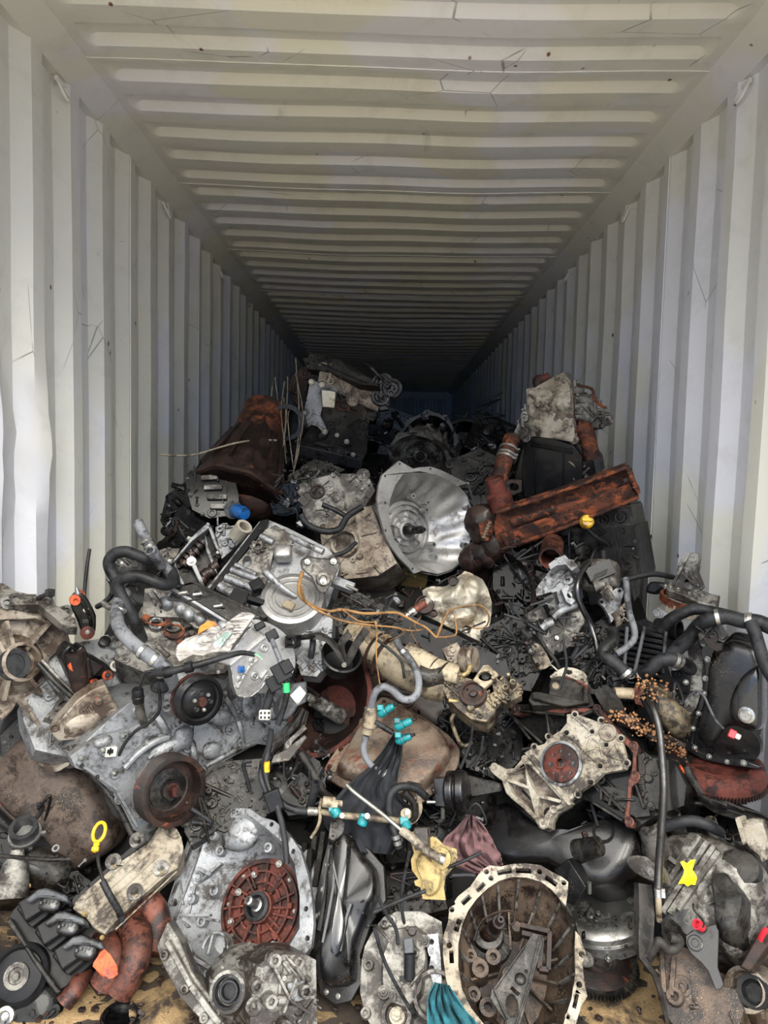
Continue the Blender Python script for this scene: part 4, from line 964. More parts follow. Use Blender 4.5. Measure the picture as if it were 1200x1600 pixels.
# engine wiring on the front
D.tube('wiring_loom', [(236,1052,1.76),(262,1050,1.72),(292,1043,1.72),(325,1034,1.73),(352,1026,1.75),(378,1020,1.78),(398,1023,1.80)], lambda t: .0105-.004*t, 'rubber', 10)
for p in ((296,1042,1.717),(262,1050,1.725)): g = G(); g.T = at(D.w(*p), D.w(p[0]+12, p[1]-3, p[2])-D.w(*p)); g.lathe((0, 0, -.012), (0, 0, 1), [(.011, 0), (.0145, .002), (.0145, .020), (.011, .022)], 14); part('tape_wrap', g, M['plastic'], D.root)
for i, (mt, dy) in enumerate((('green', 0), ('white', 4), ('wire', 8))): D.tube('wire', [(394,1022,1.80),(402,1022+dy*.4,1.79),(410,1029+dy*.3,1.79)], .0014, mt, 6)
D.tube('sensor_lead', [(248,1052,1.74),(228,1050,1.75),(220,1066,1.76),(218,1082,1.78)], .0035, 'rubber', 8)
D.tube('sensor_lead', [(246,1066,1.75),(250,1090,1.76),(248,1112,1.76),(232,1130,1.76),(212,1142,1.76),(196,1160,1.77),(186,1180,1.78)], .0045, 'rubber', 8)
g = G(); g.tube([D.w(216,1080,1.79), D.w(218,1104,1.80), D.w(226,1134,1.84)], lambda t: .014-.003*t, 12, 3); part('oil_sensor', g, M['alu_mid'], D.root)
g = G(); g.T = at(D.w(216,1092,1.78), D.w(218,1104,1.79)-D.w(216,1080,1.78)); g.lathe((0, 0, -.03), (0, 0, 1), [(.013, 0), (.015, .003), (.015, .02), (.0165, .022), (.0165, .028), (.015, .03), (.015, .04), (.010, .04)], 16); part('connector', g, M['plastic'], D.root)
g = G(); g.blob(D.w(250, 1072, 1.79), (.05, .04, .04), None, .8, 14, 8); part('rubber_plug', g, M['rubber'], D.root)
fk = Fr(172, 1174, 1.76, 25, -30); g = D.g(fk); g.box(fk.uv(172, 1174), (.030, .026, .022)); cn = part('cream_connector', g, M['white'], D.root, .002)
g = D.g(fk); g.box(fk.uv(172, 1174, .011), (.016, .010, .004)); g.box(fk.uv(172, 1174, .012), (.004, .018, .004)); part('socket', g, M['plastic'], cn)
# crumpled printed foil tucked on the engine
fl = Fr(330, 1000, 1.84, 20, 110); lb = thing('foil_label', 'crumpled printed foil label with orange corner lying on the silver engine', 'label', fl)
g = G(); crumple(g, fl, [tuple(p[:2]) for p in fl.L(c2([(350,540),(390,480),(500,460),(560,380),(640,370),(700,420),(740,330),(800,290),(860,280),(930,300),(880,360),(830,430),(770,500),(740,560),(560,590),(460,600),(370,640)]))], .02, .022, 16, 3)
t = NT('printed_foil'); v_ = t.step(t.vor(95), .28, .20); lines = t.step(t.nz(60, 2, .5, 0, vec=t.stretch(.3, 3.2, 1)), .56, .60)
t.bump(t.nz(60), .5); M['foil_print'] = t.out(t.mix(t.mul(lines, t.step(t.nz(9, 2), .42, .5)), '8a8681', '453c3d'), .1, .45); part('foil', g, M['foil_print'], lb, smooth=1.0)
g = G(); crumple(g, fl, [tuple(p[:2]) for p in fl.L(c2([(510,450),(530,390),(590,350),(660,370),(640,390),(560,420),(530,470)]))], .030, .012, 6, 5); part('orange_corner', g, M['yellow'] if 0 else grimy('orange_print', 'b8701f', '6b4a1e', .2, .1, .5), lb, smooth=1.0)
g = G(); crumple(g, fl, [tuple(p[:2]) for p in fl.L(c2([(620,520),(720,420),(760,440),(680,540),(640,560)]))], .034, .012, 6, 8, .001); part('clear_tape', g, grimy('greenish_tape', '7f918a', '566059', .1, .1, .25, bump=.1), lb, smooth=1.0)
# cast iron engine-mount bracket, black with orange paint at its bolts
fm = Fr(135, 1045, 1.86, 25, -40); BR = TH('bracket', 'black-brown iron bracket with orange-painted bolt holes on the left engine', 'bracket', fm)
BR.slab('body', None, c1([(520,700),(540,640),(590,590),(640,590),(660,640),(690,600),(720,600),(760,680),(820,700),(920,760),(970,820),(980,860),(940,890),(880,870),(860,930),(780,960),(720,975),(640,960),(600,880)]), .055, 'iron', 0, bev=.005, ribs=[c1([(600,620),(660,690),(700,760)]), c1([(740,690),(780,860)])], rw=.012, rh=.014)
BR.slab('pad', None, c1([(660,720),(740,690),(890,770),(800,860),(730,890)]), .012, 'rust_dark', .012, bev=.003)
BR.lathe('orange_bush', None, *c1([(625,750)])[0], .0, [(.016, -.01), (.016, .016), (.008, .016), (.009, 0), (.0002, 0)], 'orange', 22)
g = BR.g(); g.cyl(fm.uv(*c1([(640,640)])[0], 0), fm.uv(*c1([(690,950)])[0], -.01), .028, .026, 14); part('barrel', g, M['rust_dark'], BR.root)
for p in c1([(800,915),(915,845)]): BR.lathe('orange_washer', None, p[0], p[1], .0, [(.015, 0), (.014, .005), (.007, .005)], 'orange', 18); BR.bolts(None, [p], .010, .004, 'steel_dark')
# loose black hydraulic mount standing up with orange ends
fm = Fr(130, 955, 1.95, 15, -60); BM = TH('bracket', 'upright black iron strut bracket with orange-painted ends against the container wall', 'bracket', fm)
BM.slab('body', None, c1([(600,220),(640,170),(700,140),(745,190),(790,270),(820,340),(820,420),(815,480),(780,520),(710,520),(690,470),(660,380),(620,300)]), .05, 'iron', 0, bev=.006, ribs=[c1([(690,200),(760,330),(780,430)])], rw=.010, rh=.012)
BM.lathe('orange_end', None, *c1([(640,205)])[0], .0, [(.015, -.006), (.014, .008), (.007, .008), (.0002, 0)], 'orange', 20); BM.lathe('orange_end', None, *c1([(690,155)])[0], -.01, [(.011, -.006), (.010, .006), (.0002, .006)], 'orange', 16)
g = BM.g(); a = fm.uv(*c1([(665,150)])[0], -.01); g.cyl(a, fm.uv(*c1([(650,95)])[0], -.01), .008, .004, 10); part('stud', g, M['zinc'], BM.root)
BM.lathe('eye', None, *c1([(745,480)])[0], .0, [(.020, 0), (.020, .006), (.012, .008), (.0002, .008)], 'rust_red', 20); BM.bolts(None, c1([(745,478)]), .010, .008, 'zinc'); BM.lathe('white_dab', None, *c1([(732,290)])[0], .0, [(.008, 0), (.006, .003), (.0002, .003)], 'white', 12)
g = BM.g(); g.box(fm.uv(*c1([(745,385)])[0], 0), (.03, .012, .006)); part('embossed_bar', g, M['steel_dark'], BM.root, .001)
# ================================================================ E gearbox at the far left edge
fe = Fr(45, 1030, 1.90, 25, 20); E = TH('transmission', 'dirty tan-grey gearbox case with an open output bore at the far left edge', 'transmission', fe)
E.slab('case', None, c1([(-20,60),(20,60),(60,120),(150,150),(300,190),(400,240),(480,330),(560,420),(600,560),(520,620),(420,700),(380,880),(240,1080),(150,1060),(100,1160),(40,1180),(-20,1100)]), .10, 'alu_warm', -.02, 10, 51, .02, .01)
E.slab('flange', None, c1([(-20,270),(60,280),(160,290),(260,250),(330,240),(480,330),(480,380),(420,410),(300,360),(180,370),(60,370),(-20,375)]), .03, 'alu_warm', .012, bev=.004)
E.slab('top_flange', Fr(60, 940, 1.94, 45, 90), c1([(-20,200),(20,60),(60,80),(140,130),(330,170),(440,160),(470,240),(640,360),(660,440),(560,440),(440,330),(330,240),(160,240),(-20,260)]), .03, 'alu_mid', .01, 6, 9, .02, .012)
for p in c1([(50,235),(120,205),(235,245),(405,265),(555,305)]): E.lathe('bolt_boss', fe, p[0], p[1], .01, [(.020, -.02), (.019, .012), (.010, .012), (.009, .004), (.0002, .004)], 'alu_mid', 18)
E.bolts(fe, c1([(55,236),(238,247),(408,267),(560,307)]), .011, .02, 'zinc')
g = E.g(); g.lathe(fe.uv(*c1([(115,755)])[0], -.02), (0, 0, 1), [(.105, -.04), (.085, 0), (.060, .02), (.054, .055), (.045, .058), (.043, .03), (.034, .03), (.033, .01), (.022, .01), (.02, -.03), (.0002, -.03)], 36)
for a_, b_ in (((110,640),(40,400)), ((200,640),(450,360)), ((40,700),(-60,520)), ((330,730),(600,1060)), ((220,850),(330,1000)), ((60,880),(20,1050)), ((180,1060),(350,1330))): g.bar(fe.uv(*c1([a_])[0], .02), fe.uv(*c1([b_])[0], .0), .010, .03)
part('output_housing', g, M['alu_warm'], E.root)
E.lathe('oil_seal', None, *c1([(115,755)])[0], .03, [(.044, 0), (.043, .006), (.030, .004), (.028, -.006), (.0002, -.02)], 'rubber')
E.slab('rib_plate', Fr(85, 1100, 1.90, 20, 250), c1([(170,1060),(230,1050),(330,1230),(480,1380),(440,1400),(380,1340),(260,1240)]), .03, 'alu_mid', 0, 0, bev=.004)
E.tube('shift_rod', [(60,1037,1.84),(88,1068,1.83),(122,1098,1.84)], .008, 'iron_grey', 8, 1); E.tube('shift_rod', [(66,1032,1.85),(94,1062,1.84),(124,1092,1.85)], .005, 'alu_mid', 8, 1)
g = G(); g.tube([E.w(*c1([(320,190)])[0], 1.93), E.w(*c1([(425,145)])[0], 1.92)], .007, 8, 1); g.box(E.w(*c1([(425,145)])[0], 1.92), (.02, .02, .02)); part('breather', g, M['steel_dark'], E.root)
# dark gearbox lump below it behind the pan
g = G(); f_ = Fr(40, 1180, 1.98, 10, 200); o_ = TH('gear_housing', 'dark grey rounded housing wedged at the left edge behind the brown oil pan', 'housing', f_)
g = o_.g(); g.blob((0, 0, -.04), (.18, .30, .16), None, .7, 20, 12, .05, 3); part('case', g, M['iron_grey'], o_.root); o_.slab('flange', None, [(0,1150),(30,1120),(62,1160),(50,1230),(10,1260)], .02, 'iron_grey', .06, 8, 3, .02, .01); o_.bolts(None, [(8,1160),(30,1132),(52,1165),(35,1222)], .008, .06, 'steel_dark')
# ================================================================ hoses at the top left
h1 = hose('radiator_hose', 'thick silver-grey pipe bending down into the left engine valley', PP([(196,925,2.02),(184,948,1.95),(184,975,1.86),(200,998,1.80),(228,1022,1.77),(250,1037,1.77),(264,1050,1.78),(270,1075,1.82)]), .0185, 'rubber_grey', 'pipe', None, True, (.55, .66))
hose('elbow_pipe', 'short white metal elbow pipe with clip beside the grey pipe', PP([(160,942,1.98),(172,950,1.95),(186,951,1.92),(196,955,1.93)]), .008, 'zinc', 'pipe', None, True, (.15,))
hose('radiator_hose', 'dark curved rubber hose looping from the upright hose stub to the left engine', PP([(222,1000,2.0),(212,975,1.98),(200,950,1.97),(188,928,1.98),(184,912,1.98),(196,902,1.98),(216,900,1.98),(240,908,1.98),(258,914,2.0),(272,908,2.05),(268,892,2.1)]), .0175, 'rubber', 'hose', None, False)
hose('radiator_hose', 'dusty black hose curling in a C shape against the left wall', PP([(196,918,2.06),(178,900,2.06),(170,880,2.06),(178,866,2.06),(196,862,2.06),(214,868,2.06),(232,874,2.06),(244,872,2.05)]), .0180, 'rubber', 'hose', None, False)
hose('hose_stub', 'grey ribbed hose stub with open end rising highest at the left', PP([(272,905,2.08),(260,888,2.09),(246,872,2.1),(236,856,2.12),(226,838,2.14),(215,815,2.16)]), .0165, 'rubber_grey', 'hose', None, True, (.62, .70))
hose('hose_stub', 'short grey pipe branch with open mouth below the highest hose stub', PP([(252,884,2.07),(244,872,2.04),(234,860,2.01)]), .0165, 'rubber_grey', 'hose', None, True)
hose('thin_hose', 'thin black hose hanging down from the C-shaped hose by the wall', PP([(170,903,2.08),(176,915,2.08),(174,930,2.08),(162,942,2.08),(152,948,2.1)]), .0085, 'rubber', 'hose', None, False, (.05,))
hose('rod', 'thin black rod standing upright against the left wall', PP([(140,858,2.14),(136,885,2.12),(132,925,2.1),(131,960,2.08)]), .0055, 'rubber', 'rod', hollow=False)
o_ = TH('thermostat_housing', 'small grey-green housing behind the looping hoses at the left', 'housing', Fr(205, 885, 2.2, 15, 60))
g = o_.g(); g.blob((0, 0, -.03), (.12, .09, .09), None, .6, 18, 10); greeble(g, [(-.05, -.03), (.05, -.03), (.05, .03), (-.05, .03)], .01, 8, 5, .02, .015); part('case', g, M['alu_dark'], o_.root)
o_.slab('bracket', None, c1([(1000,60),(1100,20),(1190,80),(1250,260),(1300,420),(1200,400),(1100,250),(1040,200)]), .02, 'iron', -.02, 4, 8, .02, .01, holes=[(*c1([(1125,110)])[0],.018,.012)], bev=.003); o_.bolts(None, [(190,880),(212,878),(205,898)], .008, .01)
# wiring harness on the right flank of the engine
WL = TH('wiring_harness', 'black corrugated wiring harness with green sleeve between silver engine and gearbox', 'wiring', Fr(440, 1060, 1.80))
WL.tube('conduit', [(422,992,1.86),(428,1008,1.82),(436,1028,1.80),(442,1045,1.79)], .007, 'rubber_grey'); WL.tube('conduit', [(446,1046,1.78),(436,1062,1.77),(424,1080,1.77),(418,1100,1.77),(412,1120,1.77)], .011, 'rubber', 10)
WL.tube('conduit', [(446,1062,1.77),(448,1085,1.76),(442,1110,1.76),(434,1132,1.76)], .008, 'rubber'); WL.tube('green_sleeve', [(447,1067,1.765),(448,1082,1.76)], .0095, 'green', 12, 1)
g = G()
for p, d in (((440,1050,1.77),(.045,.05,.03)), ((448,1042,1.77),(.03,.035,.03)), ((428,1068,1.77),(.035,.04,.025)), ((425,993,1.85),(.032,.028,.03)), ((406,978,1.9),(.03,.02,.02))): g.box(WL.w(*p), d, Matrix.Rotation(R(30), 3, 'Z'))
part('connector_block', g, M['plastic'], WL.root, .003, kind='stuff')
fk = Fr(414, 1117, 1.75, 10, 200); g = WL.g(fk); g.box(fk.uv(414, 1117), (.030, .026, .02)); cn = part('white_connector', g, M['white'], WL.root, .004)
g = WL.g(fk)
for i in range(3):
    for j in (0, 1): g.box(fk.uv(408+i*6, 1114+j*7, .0105), (.005, .006, .003))
part('socket', g, M['plastic'], cn, kind='stuff')
WL.tube('cable', [(424,1140,1.78),(420,1170,1.78),(414,1200,1.76),(420,1230,1.74),(430,1250,1.72),(440,1285,1.68),(446,1320,1.64),(448,1350,1.62)], .0075, 'rubber', 10); WL.tube('cable', [(410,1190,1.80),(408,1215,1.76),(418,1240,1.74),(428,1252,1.73),(450,1262,1.73),(475,1268,1.73),(490,1268,1.73)], .0075, 'rubber', 10)
g = G(); g.box(WL.w(428,1250,1.72), (.04, .05, .03), Matrix.Rotation(R(20), 3, 'Z')); part('cable_clamp', g, M['plastic'], WL.root, .003)
g = G(); g.tube([WL.w(417,1190,1.76), WL.w(417,1206,1.755)], .008, 10, 1); part('yellow_sleeve', g, M['yellow'], WL.root)
o_ = TH('control_unit', 'grey-green control box with pale sticker beside the green-sleeved harness', 'box', Fr(462, 1100, 1.86, 20, 20))
o_.slab('box', None, c3([(600,780),(700,650),(840,620),(850,760),(840,820),(760,860),(700,960),(640,1000),(600,960),(560,880)]), .05, 'plastic_grey', 0, bev=.006); o_.slab('sticker', None, c3([(680,760),(770,670),(830,740),(750,850)]), .002, 'white', .002, bev=0)
# second layer of detail on the big silver engine: housings, pipes and small castings the photograph shows on its faces
g = D.g(); L = lambda x, y, h: ff.uv(x, y, h)
for a_, b_, r in (((262,1168),(300,1160),.012), ((300,1160),(306,1200),.010), ((306,1200),(322,1215),.009), ((246,1120),(262,1150),.012), ((352,1090),(372,1125),.009), ((372,1125),(380,1160),.008), ((322,1198),(400,1160),.008), ((420,1080),(446,1120),.007)): g.tube([L(*a_, .004), L((a_[0]+b_[0])/2, (a_[1]+b_[1])/2-3, .012), L(*b_, .004)], r, 10, 4)
part('raised_gallery', g, M['alu'], D.root)
for p, d in (((340,1120), (.09,.05,.04)), ((392,1100), (.07,.09,.03)), ((240,1192), (.06,.04,.03)), ((430,1112), (.05,.05,.03)), ((330,1172), (.06,.05,.03)), ((160,1158), (.05,.03,.035))): g = D.g(); g.blob(L(*p, .0), d, Matrix.Rotation(R(rnd.uniform(-40, 40)), 3, 'Z'), .75, 16, 8); part('cast_bulge', g, M['alu'], D.root)
D.slab('sensor_bracket', fh, c1([(380,1200),(430,1150),(520,1020),(560,1060),(620,1080),(480,1240)]), .03, 'alu_mid', .01, 6, 9, .012, .02, bev=.002)
D.slab('oil_filler_neck', fh, c1([(640,1040),(700,1000),(760,1010),(740,1060),(660,1090)]), .03, 'alu', .01, bev=.003)
D.bolts(fh, c1([(480,1130),(520,1080),(860,1130),(1050,1090),(1120,1130),(600,1180),(1280,860),(900,690),(1180,620)]), .009, .0)
D.slab('flank_flange', Fr(80, 1140, 1.88, 25, 220), c1([(160,1060),(240,1080),(340,1200),(420,1300),(480,1390),(420,1400),(330,1330),(230,1220),(190,1150)]), .025, 'alu_warm', 0, 6, 12, .01, .01, bev=.003)
for p in ((318,1042), (300,1048)): D.lathe('spring_clip', ff, p[0], p[1], .03, [(.010, 0), (.010, .006), (.006, .006)], 'zinc', 14)
ku = crop(740, 980, 3.158); k6 = crop(820, 850, 6); k7 = crop(980, 840, 5.4545); k8 = crop(960, 1040, 5); k9 = crop(540, 960, 4.2857); k10 = crop(420, 1180, 4); k11 = crop(980, 1260, 4.7059)
# ================================================================ U engine with its flywheel end showing, centre right
fu = Fr(880, 1180, 1.90, 24, 150)
U = TH('engine', 'black engine turned rear end up, with pale sealing plate and round rusty crank flange', 'engine', fu)
U.slab('block', None, ku([(150,400),(190,380),(430,380),(600,390),(700,470),(800,580),(880,640),(990,660),(1050,780),(1040,880),(900,930),(790,1000),(600,870),(540,850),(340,1000),(200,880),(230,620),(290,560)]), .24, 'iron', -.03, 26, 61, .03, .02)
# copper-brown machined rim of the bell face
rim = ku([(180,395),(215,390),(240,410),(430,395),(440,378),(470,395),(590,400),(610,388),(640,410),(700,490),(770,560),(800,565),(815,600),(800,640),(800,710),(820,725),(815,760),(780,790),(770,880),(765,920),(790,960),(785,990),(750,985),(740,940),(755,860),(760,760),(780,700),(785,620),(760,590),(690,520),(640,460),(600,425),(480,420),(430,425),(250,425),(220,440),(190,430)])
U.slab('rear_face_rim', None, rim, .025, 'copper', 0, bev=.002, bosses=[(*p, .012, .004) for p in ku([(212,405),(437,393),(607,400),(790,585),(798,735),(768,960)])])
g = U.g()
for a_, b_ in (((150,400),(350,580)), ((190,430),(290,560)), ((240,420),(460,440)), ((370,420),(385,540)), ((330,600),(250,610)), ((610,420),(700,520)), ((810,780),(850,900)), ((620,780),(755,920)), ((600,870),(745,960)), ((640,800),(640,860)), ((690,830),(680,890)), ((480,470),(600,420))): g.bar(fu.uv(*ku([a_])[0], -.012), fu.uv(*ku([b_])[0], -.012), .008, .045)
part('web', g, M['iron_grey'], U.root, .002, kind='stuff')
U.slab('side_casting', None, ku([(590,780),(700,790),(860,860),(870,930),(800,940),(640,850)]), .04, 'iron_grey', -.005, 6, 4, .02, .012, bev=.003)
U.slab('side_casting', None, ku([(810,620),(900,650),(930,760),(910,900),(850,890),(815,780)]), .06, 'iron_grey', -.01, 8, 14, .02, .015, bev=.003)
g = U.g()
for i in range(26): p = ku([(845+rnd.uniform(-8, 8), 630+i*10)])[0]; g.lathe(fu.uv(p[0], p[1], -.008), (0, 0, 1), [(.004, 0), (.0035, .004), (.0002, .004)], 8)
part('rivet_row', g, M['rust_dark'], U.root, kind='stuff')
sp_ = ku([(460,430),(500,425),(540,440),(620,470),(680,480),(715,530),(735,570),(760,670),(750,700),(700,710),(640,720),(590,770),(540,800),(510,830),(470,860),(440,820),(340,700),(250,620),(300,590),(350,575),(370,545),(430,510),(460,470)])
U.slab('seal_carrier_plate', None, sp_, .018, 'alu_white', .012, 10, 71, .010, .006, bev=.0025, kinds='bds',
    bosses=[(*p, .010, .006) for p in ku([(500,430),(460,520),(370,540),(300,590),(585,515),(655,580),(625,685),(755,670),(580,765),(515,825),(728,548),(630,460)])],
    ribs=[ku([(555,545),(600,515)]), ku([(555,610),(600,600),(620,570),(585,545),(555,610)]), ku([(460,525),(545,605),(625,680)]), ku([(545,605),(655,580)]), ku([(545,605),(500,660)]), ku([(700,570),(740,660),(655,625),(700,570)]), ku([(470,540),(450,580)]), ku([(620,560),(640,640)]), ku([(585,515),(500,445)])], rw=.0045, rh=.006)
c = ku([(665,520)])[0]; U.lathe('cam_plug', None, c[0], c[1], .012, [(.024, 0), (.023, .006), (.019, .006), (.018, .003), (.0002, .003)], 'alu_warm')
U.bolts(None, ku([(500,430),(460,520),(370,540),(300,590),(585,515),(655,580),(625,685),(755,670),(580,765),(515,825),(728,548),(630,460)]), .008, .018, 'iron')
c = ku([(437,675)])[0]
q_ = U.lathe('seal_ring', None, c[0], c[1], .010, [(.062, 0), (.061, .012), (.054, .014), (.053, .004), (.0002, .004)], 'alu', 40)
q_ = U.lathe('crank_flange', None, c[0], c[1], .014, [(.052, 0), (.051, .012), (.047, .014), (.018, .014), (.016, .018), (.012, .018), (.011, -.006), (.0002, -.006)], 'rust_red', 40)
cc = fu.uv(c[0], c[1], .028); g = U.g()
for i in range(8): a = i*.785; g.lathe(cc+V((.034*math.cos(a), .034*math.sin(a), 0)), (0, 0, 1), [(.0045 if i % 4 else .007, 0), (.004 if i % 4 else .0065, .0006), (.0002, .0002)], 12)
part('bolt_hole', g, M['black_gloss'], q_, kind='stuff')
# lower pale bracket plate (open triangular webs)
lo = ku([(75,690),(100,672),(125,680),(160,700),(200,695),(245,640),(265,640),(470,860),(460,880),(400,910),(375,950),(370,990),(340,1000),(320,985),(300,950),(240,890),(190,850),(160,820),(140,760),(90,720)])
hl_ = [[(155,720),(205,715),(250,690),(262,780),(170,740)], [(165,760),(270,800),(300,920),(250,870),(190,820)], [(250,670),(275,680),(430,850),(310,820),(285,790),(270,750)], [(320,840),(430,870),(370,900),(340,940),(315,920)]]
f = fu; g = U.g(); ol = [tuple(p[:2]) for p in f.L(lo, .01)]; g.plate(ol, -.035, -.020); part('bracket_floor', g, M['alu_warm'], U.root, .001)
g = U.g(); g.plate(ol, -.028, .012, [[tuple(p[:2]) for p in f.L(ku(h), .012)] for h in hl_]); part('front_bracket', g, M['alu_white'], U.root, .0025)
g = U.g()
for p in ku([(103,688),(345,970),(395,900),(255,650)]): boss(g, f.uv(p[0], p[1], .010), .010, .005)
part('bracket_boss', g, M['alu_white'], U.root, kind='stuff')
U.slab('joint_rib', None, ku([(262,635),(290,625),(490,870),(465,880)]), .02, 'alu_white', .018, bev=.002)
# grey engine-mount above with broken pale casting
fm = Fr(880, 1085, 1.98, 25, 90); MT = TH('engine_mount', 'grey iron mounting block with a broken pale lug above the sealing plate engine', 'bracket', fm)
MT.slab('body', None, ku([(285,320),(370,330),(385,250),(430,240),(560,280),(600,385),(560,400),(430,385),(290,385),(270,360)]), .07, 'iron_grey', 0, bev=.004, bosses=[(*ku([(405,290)])[0], .018, .006, False), (*ku([(555,312)])[0], .012, .006)])
MT.slab('bracket_leaf', None, ku([(285,320),(330,318),(470,350),(540,360),(545,290),(560,290),(570,375),(440,390),(290,350)]), .016, 'iron_grey', .016, bev=.003); MT.lathe('cream_plug', None, *ku([(405,290)])[0], .006, [(.011, 0), (.010, .003), (.0002, .004)], 'beige', 18)
MT.slab('broken_lug', None, ku([(378,240),(400,225),(440,200),(490,200),(530,215),(555,235),(565,290),(540,275),(440,240),(385,250)]), .06, 'alu_white', .01, 5, 8, .014, .010, bev=.004, holes=[(*ku([(468,222)])[0], .012, .008)], sm=2)
MT.tube('red_sealant', [(*p, 1.93) for p in ku([(440,240),(500,262),(545,285),(575,320)])], .0035, 'rust_red', 6)
# black belt flap
g = G(); f = Fr(955, 1095, 1.86, 30, 250)
rows = [[f.uv(*p, h) for p in ku(r)] for r, h in (([(590,310),(630,300),(665,290)], 0), ([(610,350),(660,335),(700,325)], .012), ([(640,400),(690,385),(730,370)], .010), ([(665,440),(710,445),(755,430)], -.002), ([(690,470),(720,480),(770,470)], -.02))]
ob = thing('rubber_flap', 'wide dark grey rubber belt flap hanging beside the sealing plate engine', 'belt', f); g.sheet(rows, .004); part('flap', g, M['belt'], ob, smooth=1)
# right part of that engine: housing with vermilion edge
f9 = Fr(1045, 1215, 1.82, 20, 200); V9 = TH('clutch_housing', 'dark iron housing with a bright vermilion painted edge right of the sealing plate', 'housing', f9)
V9.slab('case', None, k8([(400,720),(500,740),(540,820),(575,930),(575,1000),(560,1080),(520,1140),(420,1120),(360,1180),(280,1120),(240,900),(230,700),(330,700)]), .12, 'iron_grey', 0, 14, 15, .02, .012)
V9.slab('case_lug', None, k8([(270,1060),(350,1040),(360,1130),(290,1120)]), .03, 'iron_grey', .03, bev=.004, bosses=[(*k8([(315,1090)])[0], .010, .006)])
V9.slab('cover', None, k8([(400,960),(430,920),(500,930),(555,985),(550,1010),(480,1010),(410,1000)]), .012, 'iron_grey', .02, bev=.002, bosses=[(*k8([(515,985)])[0], .008, .006)])
V9.lathe('cream_cap', None, *k8([(442,968)])[0], .020, [(.022, 0), (.021, .004), (.017, .004), (.0165, .002), (.0002, .002)], 'white')
V9.tube('painted_edge', [(*p, 1.795) for p in k8([(512,790),(535,830),(560,900),(572,945)])], .0045, 'orange', 8, flat=1.6); V9.tube('painted_edge', [(*p, 1.795) for p in k8([(575,1020),(565,1080),(540,1125),(515,1145)])], .0045, 'orange', 8, flat=1.6)
# ================================================================ S black oil pan engine by the right wall
fs = Fr(1140, 1085, 1.86, 22, 200); S = TH('engine', 'engine on its side with glossy black bolt-lined oil pan at the right wall', 'engine', fs)
S.slab('oil_pan', None, k8([(740,0),(720,60),(700,180),(660,330),(600,470),(570,600),(580,660),(700,720),(860,760),(1000,720),(1080,640),(1130,540),(1140,500),(1180,300),(1180,100),(1180,-40),(1160,-160),(1040,-240),(930,-270),(860,-200),(800,-120)]), .04, 'black_gloss2', 0, bev=.012)
base = smooth2([tuple(p[:2]) for p in fs.L(k8([(770,-20),(760,100),(740,260),(690,440),(680,560),(760,640),(840,560),(900,480),(1000,470),(1120,500),(1170,300),(1180,60),(1150,-130),(1050,-190),(930,-210),(840,-140)]), 0)], 3); cc = cen(base)
g = S.g(); loft(g, [[(cc[0]+(x-cc[0])*t, cc[1]+(y-cc[1])*t, z) for x, y in base] for t, z in ((1, 0), (.98, .02), (.93, .035), (.8, .04), (.4, .042), (.02, .042))], False, True); part('pan_body', g, M['black_gloss2'], S.root, smooth=1.2)
base = smooth2([tuple(p[:2]) for p in fs.L(k8([(950,240),(1000,120),(1060,40),(1180,-20),(1190,200),(1185,460),(1120,490),(1060,460),(980,440),(940,360)]), .03)], 3); cc = cen(base)
g = S.g(); loft(g, [[(cc[0]+(x-cc[0])*t, cc[1]+(y-cc[1])*t, z) for x, y in base] for t, z in ((1, .03), (.97, .06), (.9, .078), (.7, .082), (.02, .082))], False, True); sm_ = part('pan_sump', g, M['black_gloss'], S.root, smooth=1.2)
S.lathe('drain_plug', None, *k8([(1035,385)])[0], .080, [(.022, 0), (.021, .004), (.014, .005), (.013, .012), (.0002, .012)], 'steel', 22, parent=sm_)
S.lathe('oil_filter_cover', Fr(1145, 1165, 1.84, 30, 250), *k8([(950,600)])[0], 0, [(.062, -.06), (.066, 0), (.060, .010), (.0002, .012)], 'black_gloss', 40)
S.slab('pan_flange', None, k8([(670,-110),(720,-220),(790,-250),(820,-180),(770,-90),(750,40),(730,200),(690,340),(640,470),(610,600),(640,660),(760,720),(1000,740),(1140,790),(1120,810),(900,780),(700,740),(560,660),(560,580),(600,460),(650,330),(700,160),(710,0)]), .02, 'black_gloss2', .012, bev=.002)
S.bolts(None, k8([(875-180,-170),(790,-215),(730,-50),(712,100),(705,218),(658,372),(615,490),(628,640),(740,710),(880,752),(1010,760),(1105,98),(1135,215)]), .0105, .016, 'zinc')
S.slab('side_block', Fr(1080, 1020, 1.95, 25, 180), k8([(560,-180),(600,-230),(740,-220),(700,-60),(680,60),(690,160),(640,330),(560,420),(540,300),(560,150),(590,0)]), .14, 'alu_mid', 0, 14, 17, .022, .014)
S.slab('black_side', Fr(1060, 1070, 1.95, 25, 180), k8([(440,40),(520,30),(590,60),(580,200),(520,330),(460,240)]), .1, 'plastic', 0, 4, 7, .02, .01, bev=.004); S.bolts(Fr(1060, 1070, 1.95, 25, 180), k8([(465,215),(560,130)]), .010, .004)
S.slab('rusty_bracket', Fr(1120, 990, 1.84, 15, 200), k7([(690,850),(740,900),(810,900),(805,960),(760,970),(700,930),(660,880)]), .02, 'rust_dark', .02, bev=.002, holes=[(*k7([(740,860)])[0], .010, .010)])
g = S.g(); fz = Fr(1115, 985, 1.84, 15, 200); g.T = S.m @ fz.mat(); greeble(g, [tuple(p[:2]) for p in fz.L(k7([(600,780),(760,760),(820,860),(760,900),(640,900)]), 0)], 0, 16, 4, .018, .02); g.plate([tuple(p[:2]) for p in fz.L(k7([(590,770),(770,750),(830,860),(760,910),(620,910)]), 0)], -.05, 0); part('oil_housing', g, M['alu_dark'], S.root, .002)
